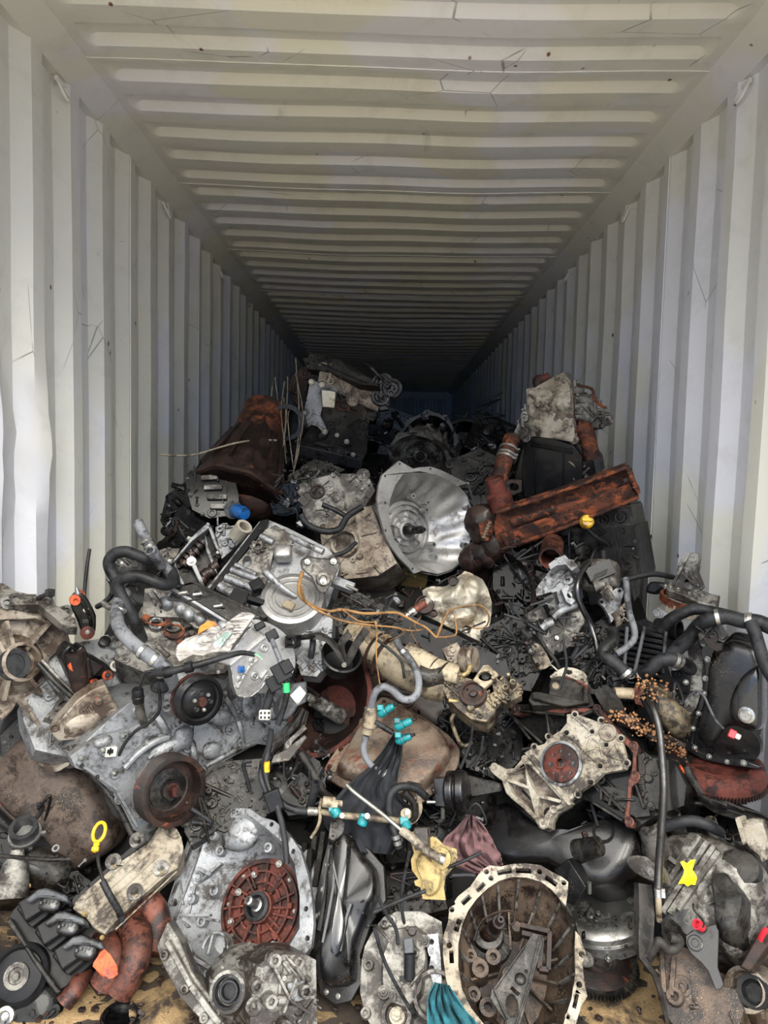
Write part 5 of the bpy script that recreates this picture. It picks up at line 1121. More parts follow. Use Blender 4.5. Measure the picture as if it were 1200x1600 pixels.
hose('sensor_lead', 'thin grey sensor lead with red and white plug hanging over the black oil pan', PP([(1076,1090,1.80),(1088,1080,1.78),(1100,1088,1.76),(1108,1105,1.75),(1118,1125,1.74),(1130,1138,1.74)]), .0032, 'plastic_grey', 'cable', None, False)
o_ = TH('plug', 'small red and white electrical plug lying on the black oil pan', 'plug', Fr(1144, 1147, 1.735, 10, 30)); g = o_.g(); g.box((0, 0, 0), (.018, .022, .014), Matrix.Rotation(R(-30), 3, 'Z')); part('red_body', g, M['red'], o_.root, .002); g = o_.g(); g.box((.012, -.006, 0), (.014, .014, .012), Matrix.Rotation(R(-30), 3, 'Z')); part('white_tip', g, M['white'], o_.root, .002)
# hoses over it
hose('coolant_hose', 'upper thick black coolant hose running right over the black oil pan engine', PP([(1034,985,2.0),(1044,970,1.98),(1062,960,1.96),(1085,952,1.94),(1110,955,1.92),(1140,962,1.88),(1165,970,1.84)]), .0165, 'rubber', 'hose', None, False)
hose('coolant_hose', 'thick black branch hose arching from the dark intake up to the hose clamp at right', PP([(1050,1024,1.94),(1060,1012,1.93),(1078,995,1.90),(1092,978,1.87),(1108,968,1.84),(1135,964,1.82),(1160,970,1.80),(1185,972,1.78),(1215,985,1.76)]), .0205, 'rubber', 'hose', None, False, (.58, .80, .83))
hose('coolant_hose', 'black hose leg dropping from the hose clamp onto the glossy black oil pan', PP([(1172,972,1.77),(1180,990,1.75),(1186,1010,1.74),(1196,1040,1.72),(1212,1066,1.70)]), .0165, 'rubber', 'hose', None, False)
hose('coolant_hose', 'grey-black hose with spring clamp curving below the ribbed intake', PP([(1004,1052,1.96),(1015,1045,1.94),(1030,1034,1.93),(1048,1030,1.92),(1062,1034,1.92),(1078,1044,1.94),(1090,1052,1.98)]), .020, 'rubber', 'hose', None, False, (.60, .66))
hose('coolant_hose', 'dusty bent hose left of the ribbed intake ending in a wire clamp', PP([(957,985,2.0),(958,1000,1.97),(946,1012,1.95),(943,1022,1.94),(955,1032,1.92),(972,1046,1.91),(984,1058,1.90)]), .0185, 'rubber', 'hose', None, True, (.93,))
hose('breather_hose', 'slim grey rubber hose looping down in front of the ribbed intake', PP([(978,905,2.14),(980,930,2.08),(984,960,2.02),(991,982,1.99),(990,1000,1.98),(975,1014,1.97),(962,1022,1.96)]), .0098, 'rubber_grey', 'hose', None, True)
hose('heater_hose', 'thin black hose running from the alloy gearbox across to the pointed mount', PP([(943,862,2.36),(945,885,2.32),(958,902,2.28),(975,906,2.26),(1000,900,2.26),(1025,897,2.27),(1052,902,2.3)]), .0095, 'rubber', 'hose', None, False)
# ================================================================ Q pointed alloy mount against the right wall
fq = Fr(1080, 925, 2.16, 18, 190); Q = TH('engine_mount', 'pointed silver alloy mounting bracket with copper ring leaning on the right wall', 'bracket', fq)
Q.slab('bracket', None, k7([(370,400),(410,330),(430,240),(470,160),(510,125),(560,122),(600,150),(605,190),(590,300),(620,370),(640,430),(600,460),(460,420)]), .03, 'alu_mid', 0, bev=.005, bosses=[(*k7([(558,175)])[0], .013, .006)], ribs=[k7([(540,130),(480,230),(400,400)]), k7([(480,300),(530,350),(600,400)]), k7([(540,250),(560,330),(620,410)])], rw=.008, rh=.012, holes=[(*k7([(485,285)])[0], .006, .009), (*k7([(598,380)])[0], .005)])
g = Q.g(); fb = Fr(1075, 925, 2.17, 50, 80); g.T = Q.m @ fb.mat(); ol = [tuple(p[:2]) for p in fb.L(k7([(330,440),(345,410),(420,400),(560,430),(650,470),(770,520),(760,600),(740,615),(610,570),(460,500),(350,470)]), 0)]; g.plate(ol, -.02, .01); part('base_flange', g, M['alu_mid'], Q.root, .004)
Q.bolts(fb, k7([(370,430),(435,445),(530,480),(300+280,465),(640,500),(325,420)]), .010, .010, 'zinc')
g = Q.g(); p0 = Q.w(*k7([(470,530)])[0], 2.17); ax = (Q.m.to_3x3() @ V((.10, -.25, 1))); g.lathe(p0-V(ax)*.012, ax, [(.068, 0), (.069, .022), (.060, .022), (.058, 0)], 40); part('copper_ring', g, M['copper_ring'], Q.root)
g = Q.g(); p0 = Q.w(*k7([(450,620)])[0], 2.17); g.lathe(p0-V(ax)*.06, ax, [(.058, 0), (.056, .09)], 28)
for i in range(16): a = i*.3927; x_, y_ = perp(V(ax)); d = x_*math.cos(a)+y_*math.sin(a); g.bar(p0-V(ax)*.06+d*.058, p0+V(ax)*.03+d*.057, .006, .008, d)
part('filter_cup', g, M['alu_white'], Q.root)
g = Q.g(Fr(1060, 960, 2.10, 20, 200)); fz = Fr(1060, 960, 2.10, 20, 200); ol = [tuple(p[:2]) for p in fz.L(k7([(230,640),(260,590),(330,640),(420,700),(600,720),(640,800),(620,960),(540,1000),(480,920),(440,800),(330,720)]), 0)]; g.plate(ol, -.10, 0); greeble(g, ol, 0, 16, 33, .02, .015); part('lower_case', g, M['alu'], Q.root, .002)
g = Q.g(); f_ = Fr(1080, 935, 2.15, 20, 0); g.T = Q.m @ f_.mat(); a = f_.uv(*k7([(755,490)])[0], 0); b = f_.uv(*k7([(740,610)])[0], 0); g.cyl(a, b, .013, .012, 14); part('end_lug', g, M['alu_mid'], Q.root)
Q.slab('black_cap', Fr(1020, 920, 2.25, 15, 180), k7([(150,470),(165,400),(200,370),(300,385),(340,410),(290,440),(250,490)]), .08, 'plastic', 0, bev=.010)
# ================================================================ R ribbed black intake / charge cooler
fr2 = Fr(1005, 1010, 2.02, 22, 200); RI = TH('intake_manifold', 'black ribbed plastic intake box between the alloy gearbox and the oil pan engine', 'manifold', fr2)
rb = k7([(-60,740),(60,720),(160,770),(330,800),(330,900),(310,1040),(180,1180),(0,1180),(-100,1160),(-110,960)])
RI.slab('box', None, rb, .10, 'plastic', -.02, bev=.003)
for k in range(9):
    a = ku and k7([(-70, 765+k*48+rnd.uniform(-2, 2)), (325-k*4, 840+k*48)]); g = RI.g(); g.bar(fr2.uv(*a[0], -.012), fr2.uv(*a[1], -.012), .010, .03); part('slat', g, M['plastic'], RI.root, .001)
for x0, x1 in ((150, 60), (330, 305), (0, -30)): RI.tube('frame_rod', [(*k7([(x0, 760 if x0 < 300 else 800)])[0], 1.975), (*k7([((x0+x1)/2, 960)])[0], 1.975), (*k7([(x1, 1150)])[0], 1.975)], .0055, 'plastic_grey', 8, 1)
g = RI.g(); c = fr2.uv(*k7([(340,800)])[0], -.02); g.lathe(c+V((0, 0, -.05)), (1, -.1, .1), [(.03, -.05), (.032, .02), (.026, .02), (.025, 0), (.0002, 0)], 22); part('port', g, M['plastic'], RI.root)
g = RI.g(); p = [fr2.uv(*q_, .03) for q_ in k7([(0,1170),(20,1200),(60,1190),(60,1160)])]; g.tube(p, .003, 6, 4); g.tube([fr2.uv(*q_, .03) for q_ in k7([(60,1130),(130,1200)])], .012, 8, 1); part('wire_clamp', g, M['zinc'], RI.root, kind='stuff')
# ================================================================ P light alloy gearbox right of centre
fp = Fr(880, 950, 2.20, 20, 30); PG = TH('transmission', 'light alloy gearbox tilted with waffle-ribbed case, behind the sealing plate engine', 'transmission', fp)
PG.slab('lower_case', None, k6([(0,660),(60,630),(220,520),(300,620),(420,560),(480,540),(560,700),(560,740),(480,860),(500,920),(420,960),(340,1010),(260,1040),(220,1000),(140,900),(120,840),(150,800),(20,700)]), .12, 'alu_mid', 0, 6, 25, .012, .006,
    ribs=[k6([(380,800),(300,680)]), k6([(380,800),(280,750)]), k6([(380,800),(330,960)]), k6([(380,800),(500,840)]), k6([(380,800),(500,700)]), k6([(380,800),(400,650)]), k6([(380,800),(220,880)]), k6([(200,900),(420,740)]), k6([(250,960),(480,800)]), k6([(170,830),(300,730)])], rw=.004, rh=.008)
PG.tube('case_band', [(*p, 2.14) for p in k6([(270,690),(340,630),(420,590),(500,570)])], .011, 'alu', 8, flat=.6); PG.tube('case_band', [(*p, 2.14) for p in k6([(160,790),(210,750),(270,730)])], .012, 'alu', 8, flat=.6)
PG.slab('upper_case', Fr(870, 905, 2.22, 25, 130), k6([(100,430),(130,380),(240,240),(300,200),(380,190),(440,290),(460,390),(420,440),(480,540),(420,570),(340,600),(300,470),(240,450),(110,490)]), .12, 'alu', .02, 10, 27, .018, .014, bosses=[(*k6([(410,345)])[0], .016, .012)])
PG.slab('top_flange', Fr(875, 885, 2.2, 30, 120), k6([(220,190),(300,130),(380,105),(410,140),(460,150),(495,210),(440,250),(380,190),(300,200),(240,240)]), .04, 'alu', .03, 3, 3, .01, .008, bev=.004)
PG.slab('bracket', Fr(890, 925, 2.16, 20, 60), k6([(340,420),(390,370),(420,400),(400,440),(440,500),(470,530),(440,570),(390,540)]), .03, 'alu', .03, bev=.003, holes=[(*k6([(420,478)])[0], .008, .010)])
g = PG.g(); g.box(fp.uv(*k6([(320,540)])[0], .02), (.10, .065, .04), Matrix.Rotation(R(25), 3, 'Z')); part('black_module', g, M['plastic'], PG.root, .004)
PG.slab('lower_flange', Fr(845, 1030, 2.12, 20, 30), k6([(60,1000),(90,930),(160,960),(230,1080),(240,1140),(140,1180),(90,1100)]), .05, 'alu_white', 0, 3, 12, .014, .008, bev=.003, sm=2)
PG.tube('steel_pipe', [(*p, 2.08) for p in k6([(120,860),(150,900),(220,1010),(280,1080),(320,1160)])], .006, 'iron_grey', 8)
PG.bolts(None, k6([(540,850),(250,700),(200,720),(480,260),(300,880)]), .009, .012)
hose('breather_pipe', 'black bent pipe arching down over the light alloy gearbox', PP([(920,880,2.2),(908,895,2.16),(902,915,2.13),(904,935,2.12),(912,955,2.12),(922,975,2.12),(930,1000,2.1),(936,1025,2.08)]), .0095, 'black_gloss', 'pipe', None, False)
CP = TH('compressor', 'small grey alloy pump with triangular plate right of the light alloy gearbox', 'pump', Fr(960, 940, 2.16, 20, 30))
CP.slab('plate', None, k6([(700,520),(740,490),(860,410),(910,410),(930,450),(900,560),(860,680),(810,740),(790,680),(740,590),(705,560)]), .02, 'alu', .02, bev=.003, holes=[(*k6([(722,545)])[0], .005), (*k6([(890,440)])[0], .005)]); CP.lathe('plunger', None, *k6([(760,440)])[0], .02, [(.012, 0), (.012, .03), (.008, .03), (.0002, .03)], 'alu_warm')
g = CP.g(); f_ = CP.fr; g.cyl(f_.uv(*k6([(740,430)])[0], .05), f_.uv(*k6([(810,520)])[0], .04), .016, .014, 14); g.cyl(f_.uv(*k6([(650,400)])[0], .02), f_.uv(*k6([(750,370)])[0], .03), .022, .012, 14); g.blob(f_.uv(*k6([(700,300)])[0], -.04), (.13, .11, .09), None, .6, 16, 10); part('pump_body', g, M['alu_mid'], CP.root, .001)
g = CP.g()
for i in range(9): p = k6([(650+i*14, 312-i*6)])[0]; g.box(f_.uv(p[0], p[1], .02), (.004, .02, .015), Matrix.Rotation(R(-20), 3, 'Z'))
g.box(f_.uv(*k6([(690,265)])[0], .0), (.09, .05, .05), Matrix.Rotation(R(24), 3, 'Z')); part('solenoid', g, M['plastic'], CP.root, .001)
g = CP.g(); g.tube([f_.uv(*p, .02) for p in k6([(830,640),(870,700),(880,780),(860,900),(850,1000)])], .011, 10, 4); greeble(g, [tuple(p[:2]) for p in f_.L(k6([(830,600),(950,560),(960,720),(860,760)]), 0)], .01, 12, 6, .015, .015); part('valve_pipe', g, M['alu_warm'], CP.root)
# yellow-capped engine at the right wall behind
e_ = engine('grimy engine with yellow filler cap standing by the right wall under the rusty beam', Fr(935, 850, 2.55, 15, 200, 8), .28, .42, .26, 21, ('iron_grey', 'alu_dark', 'iron'), pulleys=False)
o_ = TH('filler_cap', 'bright yellow ribbed oil filler cap just under the rusty beam at right', 'cap', Fr(917, 815, 2.42, 25, 60)); o_.lathe('cap', None, 917, 815, 0, [(.024, -.012), (.025, .004), (.020, .012), (.0002, .014)], 'yellow', 20); g = o_.g(); g.box((0, 0, .014), (.038, .010, .010)); part('grip', g, M['yellow'], o_.root, .002)
o_ = TH('rusty_sleeve', 'short rusty open pipe sleeve standing above the light alloy gearbox', 'pipe', Fr(862, 865, 2.32, 25, 110)); g = o_.g(); g.pipe(o_.w(864, 850, 2.42), o_.w(860, 872, 2.28), .038, .031, 24); part('sleeve', g, M['copper'], o_.root)
# ================================================================ bits right of the sealing-plate engine
o_ = TH('starter_housing', 'dirty grey-bronze dome casting strewn with rust flakes at centre right', 'housing', Fr(1035, 1115, 1.93, 25, 130))
base = smooth2([tuple(p[:2]) for p in o_.fr.L(k8([(200,200),(240,120),(330,130),(430,200),(500,290),(560,370),(540,480),(440,520),(370,460),(330,400),(240,300)]), 0)], 3); cc = cen(base)
g = o_.g(); loft(g, [[(cc[0]+(x-cc[0])*t, cc[1]+(y-cc[1])*t, z) for x, y in base] for t, z in ((1.05, -.05), (1.05, 0), (.98, .008), (.9, .03), (.6, .05), (.02, .055))], True, True); part('dome', g, M['oily_alu'], o_.root, smooth=1)
o_.bolts(None, k8([(240,130),(400,190),(520,300),(550,400),(530,480)]), .008, .006, 'steel_dark'); o_.tube('cross_pipe', [(*p, 1.88) for p in k8([(0,215),(70,215),(140,220)])], .016, 'beige', 12, 1); o_.slab('rust_clip', None, k8([(150,170),(230,165),(240,220),(210,310),(165,300),(140,220)]), .02, 'copper', .05, 2, 4, .01, .01, bev=.002)
hose('rubber_hose', 'short black hose end standing out of the bronze dome casting', PP([(*p, 1.84) for p in k8([(240,190),(290,200),(325,250),(335,340)])]), .006, 'rubber', 'hose', None, False)
hose('steel_hose', 'long dark braided hose hanging straight down at right of centre', PP([(1012,1092,1.84),(1022,1110,1.80),(1030,1140,1.77),(1034,1180,1.74),(1037,1230,1.70),(1034,1290,1.63),(1030,1350,1.56),(1028,1392,1.52)]), .0098, 'steel_dark', 'hose', None, False)
hose('hose_end', 'ribbed clamp and brass nozzle end of the long hanging hose', PP([(1028,1392,1.515),(1029,1412,1.51),(1030,1438,1.52)]), .007, 'beige', 'fitting', None, False, (.05, .22))
hose('hose', 'second dark hose crossing behind the long hanging hose', PP([(*p, 1.86) for p in k8([(220,240),(270,330),(320,450),(345,560),(370,700)])]), .011, 'rubber', 'hose', None, False)
o_ = TH('cable_bundle', 'burnt cable bundle crumbling with orange rust flakes across the dome casting', 'cable', Fr(1010, 1150, 1.86, 20, 90))
for i in range(9):
    d = rnd.uniform(-12, 12); o_.tube('cable', [(*p, 1.85+rnd.uniform(-.015, .015)) for p in [(q[0]+rnd.uniform(-3, 3), q[1]+d*.6+rnd.uniform(-3, 3)) for q in k8([(40,410),(180,470),(300,540),(420,580),(540,640)])]], rnd.uniform(.004, .008), 'rust_dark', 6)
g = G(); g.T = o_.m; q = random.Random(9)
for i in range(260):
    t = q.random(); p = [(20,400),(300,520),(480,660)]; x = (1-t)**2*20+2*t*(1-t)*300+t*t*560; y = (1-t)**2*390+2*t*(1-t)*500+t*t*700
    if i % 4 == 0: x, y = q.uniform(170, 400), q.uniform(100, 260)
    pt = k8([(x+q.gauss(0, 35), y+q.gauss(0, 30))])[0]; w_ = P(pt[0], pt[1], 1.82+q.uniform(-.01, .03)); g.box(w_, [q.uniform(.002, .007) for _ in range(3)], Matrix.Rotation(q.random()*3, 3, V((q.random(), q.random(), 1))))
part('rust_flakes', g, grimy('orange_rust_flake', '8a6240', '4e3520', .3, .0, .8, '946c48', bump=.3), o_.root, kind='stuff')
# T rusty ring gear
ft_ = Fr(1120, 1200, 1.86, 62, 80); T_ = TH('flywheel', 'dark red flywheel ring gear lying flat under the black oil pan', 'flywheel', ft_)
g = T_.g(); g.lathe((0, 0, 0), (0, 0, 1), [(.05, -.02), (.125, -.02), (.125, 0), (.118, .02), (.108, .026), (.085, .026), (.08, .01), (.04, .01), (.0002, .01)], 60); part('disc', g, M['rust_red'], T_.root); g = T_.g(); gearring(g, (0, 0, -.028), .130, .014, 90, ri=.112); part('ring_gear', g, M['rust_dark'], T_.root)
hose('belt', 'wide worn black belt sagging from the vermilion housing to the right edge', PP([(*p, y) for p, y in zip(k8([(560,790),(590,860),(660,960),(760,1040),(900,1090),(1050,1150),(1180,1210),(1280,1300)]), (1.80,1.79,1.78,1.77,1.76,1.74,1.72,1.68))]), .012, 'belt', 'belt', None, False)
g = G(); f = Fr(1120, 1265, 1.74, 10, 90); rows = []
for a_, b_ in zip(k8([(590,830),(640,940),(740,1010),(880,1060),(1020,1120),(1150,1160),(1260,1230)]), k8([(600,960),(680,1080),(780,1150),(880,1180),(1000,1210),(1120,1240),(1240,1330)])): rows.append([f.uv(a_[0]+(b_[0]-a_[0])*t, a_[1]+(b_[1]-a_[1])*t, .02*math.sin(t*7+a_[0]*.05)) for t in (0, .15, .3, .45, .6, .75, .9, 1)])
ob = thing('plastic_sheet', 'strip of black plastic sheet draped under the red ring gear', 'sheet', f); g.sheet(rows, .002); part('sheet', g, M['belt'], ob, smooth=1)
# ================================================================ DD gearbox bottom right with yellow paint mark
fd = Fr(1110, 1400, 1.60, 22, 110); DG = TH('transmission', 'grey-brown gearbox with splashed yellow paint mark at the bottom right', 'transmission', fd)
def dome(T_, name, f, pts, prof, mat, sm=3, amp=0, label=None):
    base = smooth2([tuple(p[:2]) for p in f.L(pts, 0)], sm); cc = cen(base); g = T_.g(f)
    loft(g, [[(cc[0]+(x-cc[0])*t, cc[1]+(y-cc[1])*t, z+amp*noise.noise(V((x*18, y*18, z*9)))) for x, y in base] for t, z in prof], True, True); return part(name, g, M[mat], T_.root, 0, label, .9)
dome(DG, 'case', fd, k11([(250,300),(330,210),(480,190),(640,230),(800,300),(960,400),(1035,500),(1035,700),(1000,760),(960,900),(860,1040),(760,1100),(640,1020),(420,1000),(280,900),(260,760),(250,560)]), ((1, -.22), (1, -.02), (.97, .01), (.9, .03), (.75, .045), (.4, .05), (.02, .05)), 'alu_mid', 2, .012)
dome(DG, 'gear_bulge', fd, k11([(660,600),(760,560),(820,620),(880,700),(930,760),(900,960),(840,1040),(740,1040),(690,960),(680,800)]), ((1.05, -.02), (1, .03), (.93, .07), (.75, .085), (.02, .088)), 'iron_grey', 3)
dome(DG, 'gear_bulge', fd, k11([(740,380),(900,380),(1000,470),(1000,600),(900,640),(800,560),(720,500)]), ((1.05, -.02), (1, .03), (.9, .05), (.02, .056)), 'iron_grey', 3)
g = DG.g()
for a_, b_ in (((600,270),(270,790)), ((650,300),(320,800)), ((680,340),(380,770)), ((540,230),(260,640)), ((470,250),(380,430)), ((300,380),(380,440))): g.bar(fd.uv(*k11([a_])[0], .050), fd.uv(*k11([b_])[0], .04), .012, .030)
g.tube([fd.uv(*p, .05) for p in k11([(560,730),(650,690),(690,620),(780,570),(860,650)])], .004, 6, 4); part('case_rib', g, M['alu_mid'], DG.root, .001, kind='stuff')
g = DG.g(); f_ = fd
for p, r, h in (((200,240),.035,.06), ((385,200),.02,.06), ((650,220),.016,.05), ((860,330),.018,.04), ((925,350),.018,.035)): c = f_.uv(*k11([p])[0], -.01); g.lathe(c, (0, .5, 1), [(r*1.2, -.03), (r, 0), (r*.95, h), (r*.75, h), (r*.72, h*.7), (.0002, h*.7)], 20)
part('port', g, M['alu_mid'], DG.root, kind='stuff')
dome(DG, 'side_arm', Fr(1010, 1345, 1.62, 20, 150), k11([(10,420),(30,370),(150,370),(240,440),(270,560),(200,560),(60,490)]), ((1, -.06), (1, 0), (.9, .02), (.02, .03)), 'alu_mid', 2)
g = G(); crumple(g, fd, [tuple(p[:2]) for p in fd.L(k11([(440,500),(470,485),(490,510),(540,460),(555,490),(520,540),(560,600),(545,690),(510,650),(500,680),(470,650),(425,655),(460,580),(470,540)]))], .066, .008, 7, 2, .002); g.T = None; gg = G(); gg.T = DG.m @ fd.mat(); gg.add(g.v, g.f)
ym = NT('yellow_paint'); part('paint_mark', gg, ym.out('f2d60a', 0.0, .5), DG.root, smooth=1)
# lower dark housing and bore
DG.slab('lower_case', Fr(1090, 1530, 1.46, 18, 110), k11([(250,1040),(320,1010),(520,1060),(640,1300),(800,1350),(860,1500),(820,1640),(400,1700),(260,1500),(230,1200)]), .16, 'brown_grime', 0, 8, 35, .02, .012, ribs=[k11([(350,1120),(330,1400)]), k11([(260,1080),(280,1380)])], rw=.010, rh=.014, bosses=[(*k11([(355,1405)])[0], .018, .014)])
fo2 = Fr(1176, 1548, 1.48, 15, 160); g = DG.g(fo2); g.lathe(fo2.uv(1177, 1550, -.06), (0, 0, 1), [(.062, -.03), (.05, .02), (.046, .06), (.036, .062), (.034, .04), (.0002, .03)], 32)
for a_, b_ in (((800,1300),(690,1260)), ((900,1280),(930,1180)), ((860,1480),(760,1530)), ((980,1480),(1010,1600))): g.bar(fo2.uv(*k11([a_])[0], -.02), fo2.uv(*k11([b_])[0], -.04), .02, .03)
part('output_housing', g, M['alu_warm'], DG.root); DG.lathe('oil_seal', fo2, 1177, 1550, 0, [(.035, -.01), (.034, .003), (.025, .001), (.024, -.01), (.018, -.01), (.017, -.03), (.0002, -.03)], 'rubber')
DG.slab('dark_arm', Fr(1180, 1480, 1.50, 15, 150), k11([(820,1180),(960,930),(1060,850),(1080,960),(930,1180),(900,1220)]), .04, 'rust_dark', .02, bev=.004)
DG.tube('red_mark', [(*k11([(975,985)])[0], 1.475), (*k11([(1000,930)])[0], 1.47), (*k11([(1030,905)])[0], 1.465)], .006, 'red', 6, flat=.5)
# black folded brackets on it
fk2 = Fr(1110, 1470, 1.50, 15, 120); BK = TH('bracket', 'black folded steel bracket with linkage bolt on the gearbox with the yellow mark', 'bracket', fk2)
BK.slab('leaf', None, k11([(430,950),(480,915),(670,860),(675,900),(665,1180),(710,1310),(690,1340),(650,1345),(590,1200),(540,1140),(470,1080),(430,1010)]), .005, 'black_gloss2', .03, bev=.001, bosses=[(*k11([(500,1005)])[0], .016, .004)])
BK.slab('leaf', None, k11([(245,840),(300,790),(500,735),(665,850),(660,870),(480,915),(430,960),(290,1020),(250,930)]), .005, 'black_gloss2', .0, bev=.001)
g = BK.g(); g.cyl(fk2.uv(*k11([(290,870)])[0], .01), fk2.uv(*k11([(430,960)])[0], .03), .006, .006, 10); g.cyl(fk2.uv(*k11([(310,885)])[0], .012), fk2.uv(*k11([(370,925)])[0], .02), .018, .014, 14); part('linkage_bolt', g, M['iron_grey'], BK.root)
g = BK.g(); c = fk2.uv(*k11([(523,872)])[0], .045); g.lathe(c, (-.4, .1, 1), [(.011, -.012), (.0115, .006), (.008, .006), (.007, -.004), (.0002, -.004)], 18); part('red_button', g, M['red'], BK.root)
BK.tube('thin_cable', [(*p, 1.465) for p in k11([(485,715),(490,760),(540,820),(565,860),(555,890)])], .0022, 'iron_grey', 6)
hose('knotted_strap', 'twisted dark rubber strap knotted below the black folded bracket', PP([(*p, 1.49) for p in k11([(140,1150),(170,1080),(220,1000),(260,1010),(300,1050),(360,1040),(380,980),(310,960)])]), .011, 'belt', 'strap', None, False)
g = G(); f = Fr(1010, 1440, 1.50, 12, 90); rows = []
for a_, b_ in zip(k11([(55,560),(55,800),(50,1000),(80,1110),(190,1250),(240,1400),(280,1560),(290,1620)]), k11([(180,580),(200,800),(190,1000),(135,1120),(215,1230),(275,1390),(300,1560),(306,1620)])): rows.append([f.uv(a_[0]+(b_[0]-a_[0])*t, a_[1]+(b_[1]-a_[1])*t, .012*math.sin(t*5)) for t in (0, .25, .5, .75, 1)])
ob = thing('black_strip', 'broad flat black plastic strip hanging down left of the yellow-marked gearbox', 'strip', f); g.sheet(rows, .003); part('strip', g, M['belt'], ob, smooth=1)
hose('hose', 'fat dark grey hose lying across above the yellow-marked gearbox', PP([(1040,1292,1.72),(1062,1284,1.70),(1085,1283,1.69),(1108,1290,1.68),(1125,1300,1.70)]), .014, 'rubber', 'hose', None, False)
o_ = TH('shield', 'chipped pinkish-white metal shield piece at the right edge', 'shield', Fr(1180, 1310, 1.58, 20, 200)); o_.slab('plate', None, k11([(840,110),(900,90),(980,100),(1010,180),(1035,280),(1030,390),(990,410),(960,350),(900,310),(860,240)]), .03, 'alu_white', 0, bev=.006); o_.slab('edge', None, k11([(790,85),(820,75),(870,260),(850,290)]), .05, 'alu_white', .01, bev=.003)
kh = crop(320, 780, 4); kx = crop(400, 940, 3); kb = crop(230, 1200, 3); kc = crop(560, 1200, 3); k5 = crop(860, 1200, 3.529); kl = crop(0, 1400, 4.615); kl2 = crop(0, 1160, 5.4545)
# ================================================================ H silver automatic gearbox with valve body (left of centre)
fh = Fr(440, 905, 2.22, 30, 100); H_ = TH('transmission', 'silver gearbox with exposed valve body and round ringed cover, left of centre', 'transmission', fh)
H_.slab('case', None, kh([(10,560),(340,140),(390,125),(520,180),(760,300),(850,400),(830,470),(780,640),(700,800),(600,850),(500,820),(360,740),(330,700),(60,560)]), .14, 'alu', -.02, 12, 91, .014, .012)
H_.slab('black_gasket_side', None, kh([(25,560),(350,130),(400,122),(385,165),(80,540),(40,580)]), .05, 'plastic', .006, bev=.003)
H_.slab('valve_body', None, kh([(100,520),(380,190),(440,160),(560,230),(520,330),(440,300),(400,440),(370,560),(290,590),(270,670),(200,640),(100,580)]), .03, 'alu_mid', .012, 14, 92, .010, .008, bev=.002, holes=[(*kh([(265,390)])[0], .016, .022), (*kh([(335,308)])[0], .008)])
g = H_.g()
for (a, b, r) in (((165,440),(350,510),.011), ((130,490),(330,570),.013), ((90,545),(270,640),.016), ((190,410),(320,470),.008), ((350,230),(430,270),.012)): g.cyl(fh.uv(*kh([a])[0], .018), fh.uv(*kh([b])[0], .018), r, r, 14)
part('valve_bore', g, M['alu'], H_.root, kind='stuff')
g = H_.g(); c = fh.uv(*kh([(335,305)])[0], .012)
for i in range(8): a = i*.785; g.lathe(c+V((.021*math.cos(a), .021*math.sin(a), 0)), (0, 0, 1), [(.007, 0), (.0065, .012), (.0035, .012), (.003, .006), (.0002, .006)], 10)
g.lathe(c, (0, 0, 1), [(.018, 0), (.017, .016), (.009, .016), (.008, .002), (.0002, .002)], 20); part('rosette_boss', g, M['alu_mid'], H_.root)
g = H_.g(); c = fh.uv(*kh([(493,360)])[0], 0); g.blob(c+V((0, 0, .02)), (.060, .05, .05), None, .45, 16, 10); part('square_cap', g, M['alu_clean'], H_.root)
g = H_.g(); c = fh.uv(*kh([(325,540)])[0], .03); g.box(c, (.040, .036, .03), Matrix.Rotation(R(30), 3, 'Z')); g.box(fh.uv(*kh([(320,640)])[0], .03), (.055, .018, .03), Matrix.Rotation(R(-20), 3, 'Z')); g.box(fh.uv(*kh([(215,610)])[0], .03), (.055, .045, .02), Matrix.Rotation(R(-25), 3, 'Z')); part('solenoid_block', g, M['plastic'], H_.root, .003, kind='stuff')
H_.bolts(None, kh([(185,425),(225,440),(255,455),(285,463),(195,500),(225,512),(345,185),(165,620),(115,575)]), .005, .018, 'steel_dark')
fr_ = Fr(456, 935, 2.14, 38, 95); m_ = kh([(545,610)])[0]
dr = H_.lathe('ringed_cover', fr_, m_[0], m_[1], 0, [(.110, -.09), (.108, -.03), (.100, -.005), (.088, 0), (.086, -.006), (.076, -.006), (.075, .001), (.064, .001), (.062, -.004), (.054, -.004), (.052, .002), (.03, .002), (.0002, .002)], 'alu_clean', 56)
g = H_.g(fr_); g.box(fr_.uv(*kh([(525,665)])[0], .006), (.036, .028, .014), Matrix.Rotation(R(-28), 3, 'Z')); part('pad', g, M['beige'], dr, .002)
g = H_.g(fr_); g.tube([fr_.uv(*kh([(375,450)])[0], .05), fr_.uv(*kh([(470,540)])[0], .035), fr_.uv(*kh([(570,610)])[0], .008)], lambda t: .013-.006*t, 12, 3); part('oil_tube', g, M['alu'], H_.root)
H_.slab('lower_skirt', Fr(470, 985, 2.12, 25, 120), kh([(540,770),(620,820),(700,760),(780,700),(800,760),(790,900),(800,1000),(740,1060),(700,1110),(600,1100),(560,960),(540,860)]), .06, 'alu', 0, 22, 93, .016, .014)
ft2 = Fr(500, 885, 2.12, 22, 60)
br_ = H_.slab('triangular_bracket', ft2, kh([(600,385),(640,355),(700,370),(800,375),(845,400),(830,440),(800,500),(760,580),(735,585),(700,560),(670,480),(610,430)]), .016, 'alu_mid', .02, bev=.003, bosses=[(*kh([(740,500)])[0], .022, .008)], rim=.004)
H_.bolts(ft2, kh([(640,392),(804,390),(740,515)]), .013, .026, 'zinc', br_)
